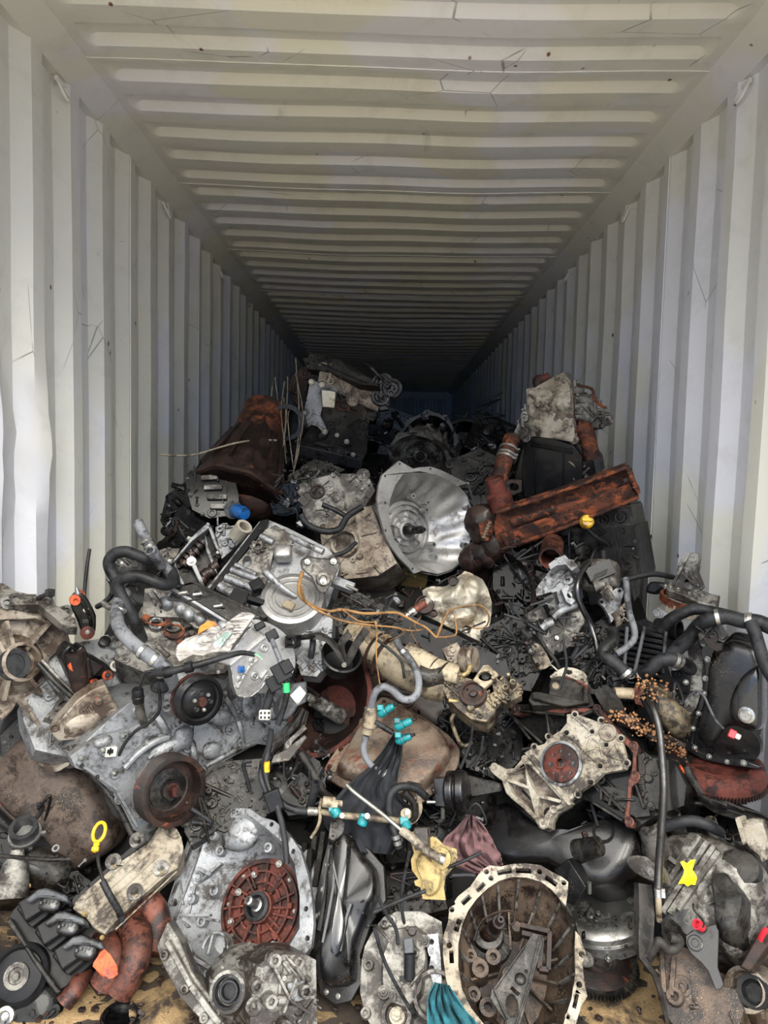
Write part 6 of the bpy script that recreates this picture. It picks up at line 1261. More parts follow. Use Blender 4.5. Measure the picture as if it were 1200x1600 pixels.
H_.tube('shift_shaft', [(*kh([(540,235)])[0], 2.14), (*kh([(640,285)])[0], 2.12), (*kh([(740,330)])[0], 2.10)], .0105, 'alu', 12, 1)
g = G(); g.box(H_.w(*kh([(850,530)])[0], 2.14), (.09, .03, .03), Matrix.Rotation(R(-25), 3, 'Z')); part('link_arm', g, M['alu'], H_.root, .003); H_.tube('threaded_stud', [(*kh([(885,540)])[0], 2.12), (*kh([(955,570)])[0], 2.1)], .005, 'zinc', 10, 1)
# black lever pieces and strap beneath
hose('wide_strap', 'brown-black rubber strap looping from the square clip down over the rusty bell', PP([(*kh(p)[0], y) for p, y in zip([[(560,870)], [(640,860)], [(720,850)], [(790,890)], [(840,950)], [(875,1010)]], (2.06, 2.03, 2.0, 1.98, 1.98, 2.0))]), .0085, 'belt', 'strap', None, False)
o_ = TH('square_clip', 'small square black plastic clip at the right end of the silver engine', 'clip', Fr(458, 1002, 2.0, 20, 200)); g = o_.g()
for d in (((0, .014, 0), (.034, .006, .05)), ((0, -.014, 0), (.034, .006, .05)), ((.014, 0, 0), (.006, .034, .05)), ((-.014, 0, 0), (.006, .034, .05))): g.box(*d)
part('frame', g, M['plastic'], o_.root, .001)
hose('short_hose', 'short black corrugated hose hanging on the silver gearbox skirt', PP([(489,1000,2.05),(488,1014,2.03),(485,1028,2.03)]), .0095, 'rubber', 'hose')
# ================================================================ X rusty bell housing with splined shaft
fx = Fr(520, 1100, 2.10, 25, 165); X_ = TH('transmission', 'rust-red bell housing with splined input shaft, right of the silver engine', 'transmission', fx)
inn = [tuple(p[:2]) for p in fx.L(kx([(330,230),(400,215),(460,250),(495,300),(515,370),(520,440),(500,540),(450,610),(380,670),(300,705),(230,700),(190,650),(170,560),(190,430),(240,310)]), 0)]
out = grow(inn, .016); dc = fx.uv(*kx([(370,500)])[0], -.14)
bell(X_.root, fx, smooth2(out, 2), smooth2(inn, 2), (dc.x, dc.y), .075, .14, 'rust_red', (), folds=0, body=.12, seed=9, discdetail=False, imat='rust_dark')
g = X_.g(); spline_shaft(X_.root, fx.uv(*kx([(400,540)])[0], -.12), (-.45, .35, .8), .022, .15, 'alu_mid')
g = X_.g(); g.tube(fx.L(kx([(300,445),(240,400)]), -.02), .008, 8, 1); part('pivot_pin', g, M['rust_dark'], X_.root)
o_ = TH('rubber_cup', 'dark blue-black cup-shaped engine mount sitting in the rusty bell mouth', 'mount', Fr(535, 1020, 2.0, 35, 70))
g = o_.g(); g.lathe((0, 0, -.09), (0, 0, 1), [(.036, 0), (.052, .03), (.062, .08), (.056, .082), (.045, .03), (.0002, .02)], 30); part('cup', g, M['plastic'], o_.root)
for p in ([(280,160),(340,180),(390,240),(420,290)], [(520,130),(470,200),(440,260),(420,290)], [(440,150),(400,200),(415,290)]): o_.tube('strap', [(*q, 1.96) for q in kx(p)], .012, 'belt', 8, flat=.35)
o_.bolts(None, kx([(413,298)]), .010, .03)
# ================================================================ Y rusty oil pan face up
fy = Fr(620, 1170, 2.02, 30, 95); Y_ = TH('oil_pan', 'rusty square oil pan with peeling paint lying face up in the centre', 'oil pan', fy)
Y_.slab('flange', None, kx([(320,780),(370,700),(480,560),(560,470),(600,445),(680,480),(800,550),(900,620),(950,680),(955,720),(940,780),(880,840),(830,900),(740,960),(640,950),(500,900),(400,870),(330,820)]), .012, 'pan_rust', 0, bev=.003, sm=2)
def pan(T_, name, f, pts, prof, mat, sm=2, parent=None, amp=0):
    base = smooth2([tuple(p[:2]) for p in f.L(pts, 0)], sm); cc = cen(base); g = T_.g(f)
    loft(g, [[(cc[0]+(x-cc[0])*t, cc[1]+(y-cc[1])*t, z+amp*noise.noise(V((x*15, y*15, 2)))) for x, y in base] for t, z in prof], False, True); return part(name, g, M[mat], parent or T_.root, smooth=.9)
pan(Y_, 'body', fy, kx([(400,770),(470,640),(560,530),(620,500),(760,560),(870,640),(915,720),(880,790),(800,880),(700,930),(560,880),(430,840),(380,810)]), ((1, 0), (.985, .03), (.96, .045), (.9, .052), (.5, .056), (.02, .058)), 'pan_rust', 2, amp=.004)
Y_.slab('flange_bead', None, kx([(345,790),(390,710),(500,570),(590,470),(680,500),(660,515),(590,500),(520,580),(420,720),(370,800)]), .006, 'pan_rust', .006, bev=.002)
Y_.bolts(None, kx([(398,690),(345,775),(490,575),(700,505),(835,622),(915,680),(600,470)]), .010, .004, 'rust_red')
# brown spongy cylinder behind it
o_ = TH('engine_block', 'dark brown oily engine block standing behind the rusty oil pan', 'engine', Fr(650, 1090, 2.25, 15, 90)); o_.slab('block', None, [(560,1030),(600,1010),(700,1070),(760,1120),(740,1190),(690,1180),(640,1120),(580,1090)], .2, 'rust_dark', -.03, 30, 77, .03, .02)
# ================================================================ W beige exhaust pipe with throttle unit
fw = Fr(690, 1045, 2.02, 20, 90); W_ = TH('exhaust_converter', 'beige dented exhaust converter pipe sloping down to a brass-toned throttle body', 'exhaust', fw)
W_.tube('pipe', [(*p, y) for p, y in zip(k9([(70,170),(110,180),(200,230),(330,320),(460,400),(600,460),(660,480)]), (2.14, 2.12, 2.10, 2.06, 2.02, 1.98, 1.98))], lambda t: (.040 if t < .04 else .066-.018*t), 'beige', 26, 5)
W_.tube('heat_shield', [(*p, y) for p, y in zip(k9([(400,240),(520,310),(640,370),(760,400)]), (2.0, 1.97, 1.95, 1.93))], .030, 'beige', 16, 3, flat=.6)
g = W_.g()
for i, p in enumerate(k9([(150,215),(210,245),(265,280),(470,285),(540,320),(600,360),(660,390)])):
    c = W_.w(p[0], p[1], 2.105-.022*i if i < 3 else 2.0-.017*(i-3)); d = W_.w(p[0]+20, p[1]+12, 2.0)-W_.w(p[0], p[1], 2.03); g.lathe(c, d, [((.060 if i < 3 else .031), -.002), ((.063 if i < 3 else .034), 0), ((.060 if i < 3 else .031), .002)], 26)
part('seam', g, M['rust_dark'], W_.root, kind='stuff')
W_.tube('dirty_band', [(*p, 1.95) for p in k9([(480,400),(560,420),(650,400)])], .030, 'iron_grey', 14, 2)
fth = Fr(740, 1070, 1.92, 25, 100)
W_.slab('throttle_body', fth, k9([(640,460),(740,400),(860,440),(960,520),(1010,580),(1000,660),(940,720),(840,700),(760,640),(680,560)]), .08, 'oily_alu', 0, 22, 55, .018, .016)
W_.lathe('throttle_dial', fth, *k9([(855,540)])[0], .0, [(.040, 0), (.038, .018), (.030, .018), (.028, .010), (.012, .008), (.010, .016), (.0002, .018)], 'rust_dark', 32)
W_.slab('port_plate', fth, k9([(850,440),(920,340),(960,335),(1025,400),(980,450),(930,495)]), .016, 'beige', .02, bev=.002, holes=[(*k9([(935,412)])[0], .020, .015)])
W_.lathe('port_nut', fth, *k9([(940,422)])[0], .002, [(.014, 0), (.012, .01), (.0002, .012)], 'iron_grey', 12)
g = W_.g(fth); c = fth.uv(*k9([(830,300)])[0], .03)
g.lathe(c, (.9, -.1, .3), [(.02, -.03), (.036, -.02), (.038, -.01), (.028, -.006), (.030, .004), (.038, .008), (.034, .018), (.015, .02), (.0002, .02)], 26); part('vacuum_actuator', g, M['alu_warm'], W_.root)
g = W_.g(fth); g.box(fth.uv(*k9([(730,290)])[0], .0), (.05, .06, .05), Matrix.Rotation(R(25), 3, 'Z')); greeble(g, [tuple(p[:2]) for p in fth.L(k9([(690,240),(770,220),(780,330),(690,340)]), 0)], .025, 7, 3, .014, .012); part('valve_block', g, M['alu_warm'], W_.root, .002)
W_.tube('brass_pipe', [(*p, 1.87) for p in k9([(835,335),(820,385),(790,405),(755,400)])], .0065, 'gold', 10); W_.tube('brass_pipe', [(*p, 1.90) for p in k9([(690,575),(760,585),(820,610)])], .006, 'gold', 8); W_.tube('brass_pipe', [(*p, 1.91) for p in k9([(735,660),(710,700),(720,750),(760,850),(800,880),(850,855)])], .006, 'oily_alu', 8)
g = W_.g(fth); greeble(g, [tuple(p[:2]) for p in fth.L(k9([(980,450),(1060,420),(1160,460),(1180,540),(1080,600),(1000,560)]), 0)], .0, 26, 8, .02, .03); g.plate([tuple(p[:2]) for p in fth.L(k9([(980,460),(1060,420),(1160,460),(1180,540),(1080,600),(1000,560)]), 0)], -.04, 0); part('linkage', g, M['oily_alu'], W_.root, .001)
hose('hose', 'bent grey rubber hose with open nozzle arching above the teal injectors', PP([(*p, y) for p, y in zip(k9([(335,165),(370,230),(430,300),(470,370),(490,450),(480,530),(430,570),(370,560),(310,505),(250,485),(200,520),(180,580),(170,640)]), (1.96,1.95,1.93,1.91,1.89,1.87,1.86,1.86,1.86,1.86,1.86,1.87,1.88))]), .0105, 'rubber_grey', 'hose', None, True, (.12, .99))
FR_ = TH('fuel_pressure_valve', 'brass-coloured fuel pressure valve joined to the arching grey hose', 'valve', Fr(576, 1130, 1.88, 10, 90))
g = G(); a, b = FR_.w(581, 1108, 1.88), FR_.w(572, 1150, 1.88); g.lathe(a, b-a, [(.010, -.01), (.018, 0), (.020, .02), (.020, .035), (.028, .038), (.028, .046), (.018, .05), (.017, .07), (.008, .075)], 24); part('body', g, M['beige'], FR_.root)
hose('hose', 'grey hose hanging from the brass valve down over the black cloth', PP([(*p, 1.87) for p in [(572,1150),(568,1168),(572,1185),(584,1200),(598,1210),(608,1206)]]), .0095, 'rubber_grey', 'hose', None, True, (.93,))
hose('hose', 'black rubber pipe stub joining the brass valve to the teal injectors', PP([(586,1128,1.87),(602,1138,1.87),(614,1145,1.87)]), .008, 'rubber', 'hose', None, False)
def injector(label, a, b, Y):
    fa = Fr(*a, Y); t = TH('fuel_injector', label, 'injector', fa, 'teal fuel injectors'); p, q_ = t.w(*a, Y), t.w(*b, Y-.01); d = q_-p; l = d.length
    g = G(); g.lathe(p, d, [(.006, -.006), (.011, 0), (.0125, l*.1), (.0125, l*.35), (.0105, l*.4), (.0105, l*.7), (.007, l*.85), (.0002, l*.86)], 18); part('body', g, M['teal'], t.root)
    g = G(); g.lathe(p, d, [(.004, l*.84), (.0045, l*1.08), (.0035, l*1.08), (.0002, l*1.05)], 12); part('nozzle', g, M['steel_dark'], t.root)
    g = G(); g.lathe(p, d, [(.0108, l*.38), (.0118, l*.40), (.0108, l*.42)], 18); part('o_ring', g, M['rubber'], t.root)
    x, y = perp(d); g = G(); g.box(p+d*.15+V((-.4, .8, .3)).normalized()*.016, (.018, .016, .014)); part('plug_socket', g, M['teal'], t.root, .003)
injector('teal fuel injector highest on the rusty oil pan', (594,1116), (619,1100), 1.86); injector('teal fuel injector in the middle of the three over the rusty oil pan', (620,1136), (648,1124), 1.86); injector('teal fuel injector just above the black cloth', (622,1158), (646,1148), 1.86)
# ================================================================ fuel rail with teal injector stubs
RL = TH('fuel_rail', 'thin metal fuel rail with teal clips crossing above the long black oil pan', 'fuel rail', Fr(560, 1280, 1.72))
RL.tube('rail', [(*p, 1.72) for p in k10([(300,350),(380,360),(470,378),(570,385),(690,398),(820,412),(860,430)])], .0085, 'beige', 12, 2); RL.tube('hose', [(*p, 1.73) for p in k10([(60,280),(110,320),(180,345),(250,352)])], .0095, 'rubber', 10); RL.tube('crimp', [(*p, 1.72) for p in k10([(245,350),(305,352)])], .0108, 'zinc', 14, 1)
RL.tube('wire_rod', [(*p, 1.715) for p in k10([(330,275),(318,330),(320,400),(300,460),(265,515)])], .0045, 'beige', 8)
g = G(); a = RL.w(*k10([(340,290)])[0], 1.71); g.lathe(a, (1, -.1, -.1), [(.012, -.002), (.014, 0), (.014, .03), (.008, .032), (.008, .05)], 16); g.box(RL.w(*k10([(410,310)])[0], 1.71), (.018, .014, .03)); part('pressure_sensor', g, M['beige'], RL.root, .001)
for i, (p, q_) in enumerate((((400,330),(430,375)), ((600,385),(585,420)), ((845,410),(865,460)))):
    a, b = RL.w(*k10([p])[0], 1.705), RL.w(*k10([q_])[0], 1.70); g = G(); g.lathe(a, b-a, [(.006, 0), (.013, .002), (.013, .02), (.009, .024), (.009, (b-a).length)], 16); g.box(a, (.022, .018, .014)); part('teal_clip', g, M['teal'], RL.root, .002)
RL.bolts(Fr(560, 1280, 1.69), k10([(458,378),(615,380),(868,355)]), .009, 0)
ROD = hose('dipstick_rod', 'slim silver rod with ball end slanting down onto the yellow-gold bracket', PP([(*p, y) for p, y in zip(k10([(488,186),(545,240),(700,360),(830,470)]), (1.70,1.68,1.65,1.62))]), .0052, 'zinc', 'rod', None, False); hose('ball_joint_link', 'flaky white metal link ending in a black ball socket on the gold bracket', PP([(*p, y) for p, y in zip(k10([(830,470),(900,520),(980,590),(1060,640),(1095,658)]), (1.62,1.60,1.58,1.56,1.555))]), .0105, 'alu_white', 'link', None, False, (.95,))
# gold bracket
fg = Fr(672, 1345, 1.60, 15, 200); GB = TH('bracket', 'yellow-gold stamped steel bracket with notched edge beside the purple rag', 'bracket', fg)
GB.slab('plate', None, kc([(240,330),(250,300),(290,285),(330,330),(345,320),(370,330),(400,360),(460,380),(465,420),(450,460),(410,510),(400,560),(410,620),(300,615),(290,560),(265,550),(260,530),(280,520),(250,480),(245,430),(260,400)]), .004, 'gold', 0, bev=.0008)
g = GB.g(); g.lathe(fg.uv(*kc([(392,420)])[0], 0), (0, 0, 1), [(.024, -.01), (.024, .012), (.012, .014), (.010, .006), (.0002, .006)], 22); part('eye', g, M['gold'], GB.root)
pan(GB, 'pressing', fg, kc([(300,390),(330,420),(390,470),(385,560),(350,600),(310,590),(300,520),(270,440)]), ((1, 0), (.93, .010), (.85, .013), (.02, .013)), 'gold', 2); g = GB.g()
g.box(fg.uv(*kc([(300,330)])[0], .01), (.035, .05, .03)); part('grey_block', g, M['alu_mid'], GB.root, .003)
# steel ring cluster with hose right of the rail
hose('hose', 'black rubber hose arching over beside the small silver ring bracket', PP([(*p, y) for p, y in zip(k10([(985,262),(930,215),(860,195),(800,205),(760,250),(750,330),(765,410),(785,480),(815,580)]), (1.80,1.79,1.78,1.77,1.76,1.75,1.74,1.72,1.71))]), .0105, 'rubber', 'hose', None, False, (.92, .96))
RB = TH('ring_bracket', 'bent silver ring bracket framed by the arching black hose', 'bracket', Fr(640, 1262, 1.80, 20, 100)); g = RB.g(); g.lathe(RB.fr.uv(*kc([(215,190)])[0], 0), (0, 0, 1), [(.048, 0), (.050, .01), (.040, .012), (.038, 0)], 30, 0, 290); part('ring', g, M['beige'], RB.root)
RB.tube('curved_pipe', [(*p, 1.77) for p in kc([(215,110),(255,160),(265,220),(240,265)])], .010, 'iron_grey', 10); RB.lathe('eye', None, *kc([(225,220)])[0], .005, [(.016, 0), (.015, .01), (.007, .01), (.0002, .004)], 'beige'); RB.bolts(None, kc([(225,220)]), .009, .01)
# black relay box
RX = TH('relay_box', 'oily black vacuum pump box right of the rusty oil pan', 'box', Fr(705, 1235, 1.86, 15, 200)); g = RX.g(); g.box(RX.fr.uv(*kc([(405,110)])[0], 0), (.05, .075, .05)); g.lathe(RX.fr.uv(*kc([(470,110)])[0], -.01), (1, 0, 0), [(.03, -.04), (.055, -.03), (.056, -.01), (.045, -.006), (.056, 0), (.056, .02), (.03, .03), (.0002, .03)], 28); part('body', g, M['black_gloss2'], RX.root, .003)
RX.tube('stud', [(*p, 1.83) for p in kc([(395,190),(395,235)])], .006, 'zinc', 10, 1); RX.tube('rod', [(*p, 1.83) for p in kc([(320,160),(360,160)])], .005, 'zinc', 8, 1); RX.slab('arm', Fr(745, 1230, 1.87, 15, 200), kc([(500,30),(660,75),(665,110),(530,135),(510,100)]), .02, 'iron_grey', 0, bev=.003)
# ================================================================ cloth
def cloth_strip(name, label, f, left, right, mat, amp=.02, n=10, seed=0, cat='cloth', grp=None, fr_=4.5):
    L_, R_ = smooth_path([V((a[0], a[1], a[2] if len(a) > 2 else 0)) for a in left], 4), smooth_path([V((a[0], a[1], a[2] if len(a) > 2 else 0)) for a in right], 4); rows = []
    for i, (a, b) in enumerate(zip(L_, R_)):
        rows.append([f.uv(a.x+(b.x-a.x)*j/n, a.y+(b.y-a.y)*j/n, a.z+(b.z-a.z)*j/n+amp*(noise.noise(V((j*fr_/n*2.2, i*.16, seed)))+.5*noise.noise(V((j*9/n*2, i*.3, seed+4))))) for j in range(n+1)])
    t = thing(name, label, cat, f, grp); g = G(); g.sheet(rows, .0025); part('fabric', g, M[mat], t, smooth=1.2); return t
f = Fr(585, 1260, 1.80, 15, 100)
cloth_strip('black_cloth', 'black fabric strip draped down between the rusty oil pan and the fuel rail', f, [(616,1145),(600,1170),(575,1200),(545,1225),(522,1250),(505,1275),(515,1300),(540,1330)], [(629,1150),(628,1180),(622,1210),(622,1240),(645,1265),(640,1285),(632,1305),(612,1335)], 'cloth_black', .05, 22, 1)
f = Fr(735, 1320, 1.70, 20, 120)
cloth_strip('rag', 'crumpled purple-brown rag tucked behind the pale bell flange', f, [(732,1272),(712,1295),(695,1310),(690,1330),(705,1350),(740,1365),(752,1372)], [(740,1275),(755,1290),(768,1310),(775,1325),(782,1335),(784,1345),(786,1350)], 'cloth_purple', .05, 18, 6, 'rag')
f = Fr(705, 1575, 1.36, 10, 120)
cloth_strip('rag', 'wet teal-blue rag hanging at the bottom edge before the front bell housing', f, [(680,1535),(670,1555),(668,1580),(670,1610),(676,1640)], [(702,1540),(715,1560),(728,1580),(745,1600),(755,1640)], 'cloth_teal', .045, 16, 9, 'rag')
# ================================================================ AA long glossy black oil pan
fa = Fr(550, 1430, 1.64, 20, 160); AA = TH('oil_pan', 'long glossy black ribbed oil pan standing upright between the two front bells', 'oil pan', fa)
AA.slab('flange', None, kb([(850,330),(880,290),(930,290),(1040,380),(1110,460),(1120,620),(1060,700),(1000,880),(1010,1000),(960,1090),(880,1110),(810,1060),(790,960),(760,830),(790,600),(820,450)]), .014, 'black_gloss2', 0, bev=.002)
pan(AA, 'body', fa, kb([(890,340),(920,325),(985,340),(1030,420),(1080,480),(1090,600),(1040,700),(990,850),(980,1000),(900,1030),(840,1010),(830,860),(850,650),(870,480)]), ((1, 0), (.97, .03), (.92, .042), (.8, .046), (.02, .046)), 'black_gloss2', 2, amp=.01)
pan(AA, 'ridge', fa, kb([(920,330),(980,345),(975,500),(960,650),(965,760),(940,880),(900,880),(920,700),(925,560),(905,450)]), ((1, .03), (.97, .062), (.8, .068), (.02, .068)), 'black_gloss', 2, amp=.004)
g = AA.g(); wire_rib(g, fa.L(kb([(890,390),(880,560),(855,700),(830,820)]), .04), .006, .012); wire_rib(g, fa.L(kb([(860,380),(830,600),(800,760)]), .0), .005, .012); wire_rib(g, fa.L(kb([(960,640),(940,700),(910,860)]), .05), .006, .010); part('pressed_rib', g, M['black_gloss'], AA.root, kind='stuff')
AA.bolts(None, kb([(845,455),(825,570),(797,695),(770,825),(780,925),(840,1050),(895,1070)]), .009, .003, 'zinc')
g = AA.g()
for i, p in enumerate(((745,350,700,640), (790,320,735,700), (830,300,790,560), (770,380,720,760))): g.bar(fa.uv(*kb([p[:2]])[0], -.05+.01*i), fa.uv(*kb([p[2:]])[0], -.05+.01*i), .016, .02)
part('oily_rail', g, M['iron_grey'], AA.root, .002)
g = AA.g(Fr(535, 1280, 1.73)); f_ = Fr(535, 1275, 1.74, 20, 90); g.T = AA.m @ f_.mat(); ol = [tuple(p[:2]) for p in f_.L(kb([(850,330),(860,250),(900,225),(925,260),(920,300),(890,330)]), 0)]; g.plate(ol, -.05, 0); greeble(g, ol, 0, 5, 3, .015, .01); part('bracket', g, M['alu_dark'], AA.root, .003)
# ================================================================ V heat shield, flanged rusty pipe
fv2 = Fr(712, 948, 2.36, 20, 120); V2 = thing('heat_shield', 'crumpled cream-silver heat shield with screw holes in front of the bright bell', 'heat shield', fv2); kv = crop(540, 700, 4.286)
g = G(); crumple(g, fv2, [tuple(p[:2]) for p in fv2.L(kv([(510,970),(570,930),(660,920),(740,860),(790,805),(850,830),(920,890),(960,960),(985,1050),(970,1150),(945,1250),(930,1290),(880,1290),(780,1240),(700,1200),(600,1150),(500,1110),(480,1080),(560,1050)]))], 0, .05, 16, 11, .004, 4); part('sheet', g, M['foil'], V2, smooth=1.0)
g = G()
for p, r in (((530,1050),.030), ((590,1108),.012), ((812,1215),.012), ((720,890),.016)): c = fv2.uv(*kv([p])[0], .02); g.lathe(c, (0, 0, 1), [(r*1.15, -.004), (r*1.1, .006), (r, .006), (r*.9, -.003), (.0002, -.003)], 20)
part('bolt_hole', g, M['rust_dark'], V2, kind='stuff')
hose('flexible_pipe', 'short coppery corrugated pipe poking from the heat shield hole', PP([(*p, y) for p, y in zip(kv([(530,1040),(470,1080),(420,1120),(380,1160),(340,1190)]), (2.30,2.28,2.27,2.26,2.26))]), .0135, 'copper', 'pipe', None, True, (.35, .45, .55))
o_ = gearbox('dark rusty bell housing ring half hidden behind the heat shield', Fr(775, 925, 2.60, 30, 190), .17, .1, 31, 'rust_dark', body=.1)
# ================================================================ bottom left: engine top with valve cover, coil pack, manifold, pulleys
fe = Fr(205, 1372, 1.68, 20, 120); VC = TH('valve_cover', 'chipped beige ribbed valve cover sloping at the lower left', 'cover', fe)
k2 = crop(0, 1220, 3)
VC.slab('cover', None, k2([(340,600),(350,570),(400,510),(560,370),(680,280),(750,210),(790,210),(850,260),(860,310),(855,370),(830,410),(780,440),(700,510),(600,600),(520,680),(490,720),(440,690),(400,640)]), .07, 'alu_white', 0, bev=.008, ribs=[k2([(400+i*28, 560+i*28), (690+i*28, 300+i*25)]) for i in range(6)], rw=.004, rh=.005)
g = VC.g()
for p in k2([(540,400),(640,540),(760,430),(650,300)]): g.lathe(fe.uv(p[0], p[1], -.03), (0, 0, 1), [(.022, 0), (.020, .036), (.010, .038), (.0002, .030)], 18)
part('bolt_well', g, M['alu_mid'], VC.root, kind='stuff'); VC.bolts(None, k2([(540,400),(640,540),(760,430),(400,625)]), .007, .006, 'gold')
g = G(); crumple(g, fe, [tuple(p[:2]) for p in fe.L(k2([(765,240),(790,205),(830,230),(850,270),(820,275),(790,265)]))], .004, .012, 6, 3); gg = VC.g(); gg.add(g.v, g.f); part('torn_edge', gg, M['alu_white'], VC.root, smooth=1)
fb_ = Fr(240, 1330, 1.72, 20, 120); VC.slab('head_edge', fb_, k2([(330,600),(340,550),(580,340),(680,250),(720,230),(740,215),(690,290),(560,380),(400,520)]), .10, 'iron', -.01, 6, 3, .02, .01)
DS = TH('dipstick', 'bright yellow dipstick ring handle with black stem by the beige valve cover', 'dipstick', Fr(155, 1300, 1.62, 35, 160)); g = G(); c = DS.w(154, 1300, 1.62); g.T = Matrix.Rotation(R(-25), 4, 'Z'); 
g = DS.g(); g.tube([( .016*math.cos(a*.5236), .022*math.sin(a*.5236), 0) for a in range(12)], .0042, 10, 3, closed=True); part('ring', g, M['yellow'], DS.root); g = DS.g(); g.lathe((0, -.022, 0), (-.05, -1, 0), [(.005, 0), (.008, .005), (.006, .010), (.009, .013), (.009, .020), (.003, .024)], 14); part('collar', g, M['yellow'], DS.root)
DS.tube('stem', [(152,1322,1.62),(154,1350,1.62),(162,1378,1.61)], .004, 'iron_grey', 8); DS.tube('sheath', [(160,1376,1.61),(172,1400,1.60),(184,1420,1.60),(192,1440,1.61),(194,1452,1.62)], .0085, 'rubber', 10)
fc = Fr(88, 1440, 1.60, 18, 150); CO = TH('coil_pack', 'black plastic ignition module with three angular connector hoods, lower left', 'ignition module', fc)
CO.slab('base', None, kl([(50,170),(90,100),(130,60),(620,150),(780,330),(740,420),(500,640),(430,690),(390,700),(230,470),(180,380)]), .05, 'plastic', -.02, bev=.004)
for (dx, dy), mt in zip(((0, 0), (130, 170), (258, 340)), ('a', 'b', 'c')):
    s = lambda pts: kl([(x+dx, y+dy) for x, y in pts])
    t_ = CO.slab('tower', None, s([(125,90),(190,40),(330,-60),(480,-10),(490,40),(440,90),(360,100),(350,130),(230,225),(200,200)]), .03, 'plastic', .012, bev=.003, rim=.003)
    CO.slab('hood', None, s([(180,30),(270,-50),(330,-60),(480,-5),(490,45),(430,30),(330,10),(270,10),(210,50)]), .045, 'plastic_grey', .055, bev=.006, parent=t_)
    g = CO.g(); c = fc.uv(*s([(365,60)])[0], .036); g.blob(c, (.052, .036, .03), Matrix.Rotation(R(-10), 3, 'Z'), .6, 16, 8); part('connector_mouth', g, M['black_gloss2'], t_)
    g = CO.g()
    for i in range(5): g.box(c+V((-.018+i*.009, .004*(i % 2), .016)), (.004, .006, .008))
    part('pins', g, M['plastic_grey'], t_, kind='stuff')
    g = CO.g(); c = fc.uv(*s([(250,80)])[0], .012); g.box(c, (.05, .05, .05), Matrix.Rotation(R(35), 3, 'Z')); part('block', g, M['plastic'], t_, .004); CO.bolts(None, s([(190,135)]), .009, .014, 'steel', t_)
CO.slab('side_rail', None, kl([(48,180),(75,150),(180,320),(250,430),(420,660),(440,690),(400,710),(230,470),(150,340)]), .05, 'iron_grey', .01, bev=.003); CO.bolts(None, kl([(610,130),(735,300)]), .008, .03, 'gold')
EM = TH('exhaust_manifold', 'coppery rusted exhaust manifold with one bright orange patch, lower left', 'manifold', Fr(200, 1480, 1.64, 20, 200))
for nm, pts, r in (('runner', [(215,1405,1.72),(236,1415,1.68),(246,1440,1.66),(242,1470,1.64),(236,1490,1.62)], .034), ('runner', [(205,1440,1.66),(214,1465,1.60),(212,1495,1.56),(200,1525,1.54),(185,1548,1.53)], .036), ('runner', [(160,1470,1.62),(172,1495,1.56),(172,1520,1.54),(162,1540,1.53)], .034), ('runner', [(130,1520,1.58),(118,1545,1.53),(100,1568,1.51)], .022)): EM.tube(nm, pts, r, 'copper', 18, 5)
g = EM.g(Fr(165, 1505, 1.49, 15, 130)); f_ = Fr(162, 1506, 1.50, 20, 130); g = G(); crumple(g, f_, [tuple(p[:2]) for p in f_.L(kl([(660,500),(700,450),(745,375),(800,430),(850,510),(850,570),(800,600),(740,580),(700,540)]))], 0, .010, 8, 4); gg = EM.g(f_); gg.add(g.v, g.f); part('orange_patch', gg, M['orange'], EM.root, smooth=1)
EM.slab('gusset', Fr(165, 1530, 1.58, 20, 160), kl([(600,540),(700,540),(850,600),(860,690),(700,720),(620,600)]), .02, 'rust_dark', 0, bev=.004)
TP = TH('tensioner_pulley', 'black idler pulley with pale metal centre cap at the bottom left corner', 'pulley', Fr(25, 1525, 1.52, 20, 200)); TP.lathe('wheel', None, 28, 1525, 0, [(.055, -.05), (.066, -.045), (.066, -.005), (.058, .002), (.052, -.004), (.036, -.002), (.0002, -.002)], 'plastic', 40); TP.lathe('centre_cap', None, 26, 1525, 0, [(.029, -.004), (.028, .004), (.018, .005), (.016, .001), (.009, .001), (.008, .008), (.0002, .008)], 'alu_mid', 28)
g = TP.g(); g.blob((.0, -.10, -.06), (.24, .2, .1), None, .6, 16, 10, .1, 2); greeble(g, [(-.08, -.14), (.1, -.16), (.12, -.06), (-.02, -.08)], -.015, 12, 4, .02, .015); part('bracket_arm', g, M['iron'], TP.root); TP.lathe('small_cap', None, 8, 1588, 0, [(.02, -.03), (.02, .004), (.012, .006), (.008, 0), (.0002, 0)], 'steel')
# grey housings at the left edge
LH = TH('water_pump_housing', 'grey conical sensor housing with brass nut at the left edge', 'housing', Fr(30, 1385, 1.70, 20, 60)); LH.slab('foot', None, kl2([(-60,1180),(40,1060),(180,1120),(200,1200),(270,1220),(220,1290),(80,1320),(-60,1320)]), .06, 'alu_dark', 0, 6, 9, .02, .01); g = LH.g(); g.lathe(LH.fr.uv(*kl2([(110,1180)])[0], .0), (-.1, 1, .3), [(.045, -.04), (.040, 0), (.030, .04), (.018, .06), (.016, .072), (.0002, .072)], 24); part('cone', g, M['alu_mid'], LH.root); LH.bolts(None, kl2([(240,1225)]), .010, .005, 'gold')
g = LH.g(); g.blob(LH.fr.uv(*kl2([(370,1080)])[0], -.02), (.14, .09, .09), Matrix.Rotation(R(-20), 3, 'Z'), .7, 18, 10, .1, 1); part('rear_case', g, M['alu_dark'], LH.root)
hose('hose', 'broken black hose collar with pale torn rim under the brown oil pan', PP([(60,1335,1.82),(48,1322,1.80),(40,1306,1.78),(36,1292,1.76)]), .036, 'rubber', 'hose', None, True, (.75,)); hose('wire_rod', 'thin greenish rod running across below the brown oil pan', PP([(-20,1335,1.72),(30,1340,1.71),(80,1343,1.70),(110,1342,1.72)]), .0055, 'iron_grey', 'rod', None, False)
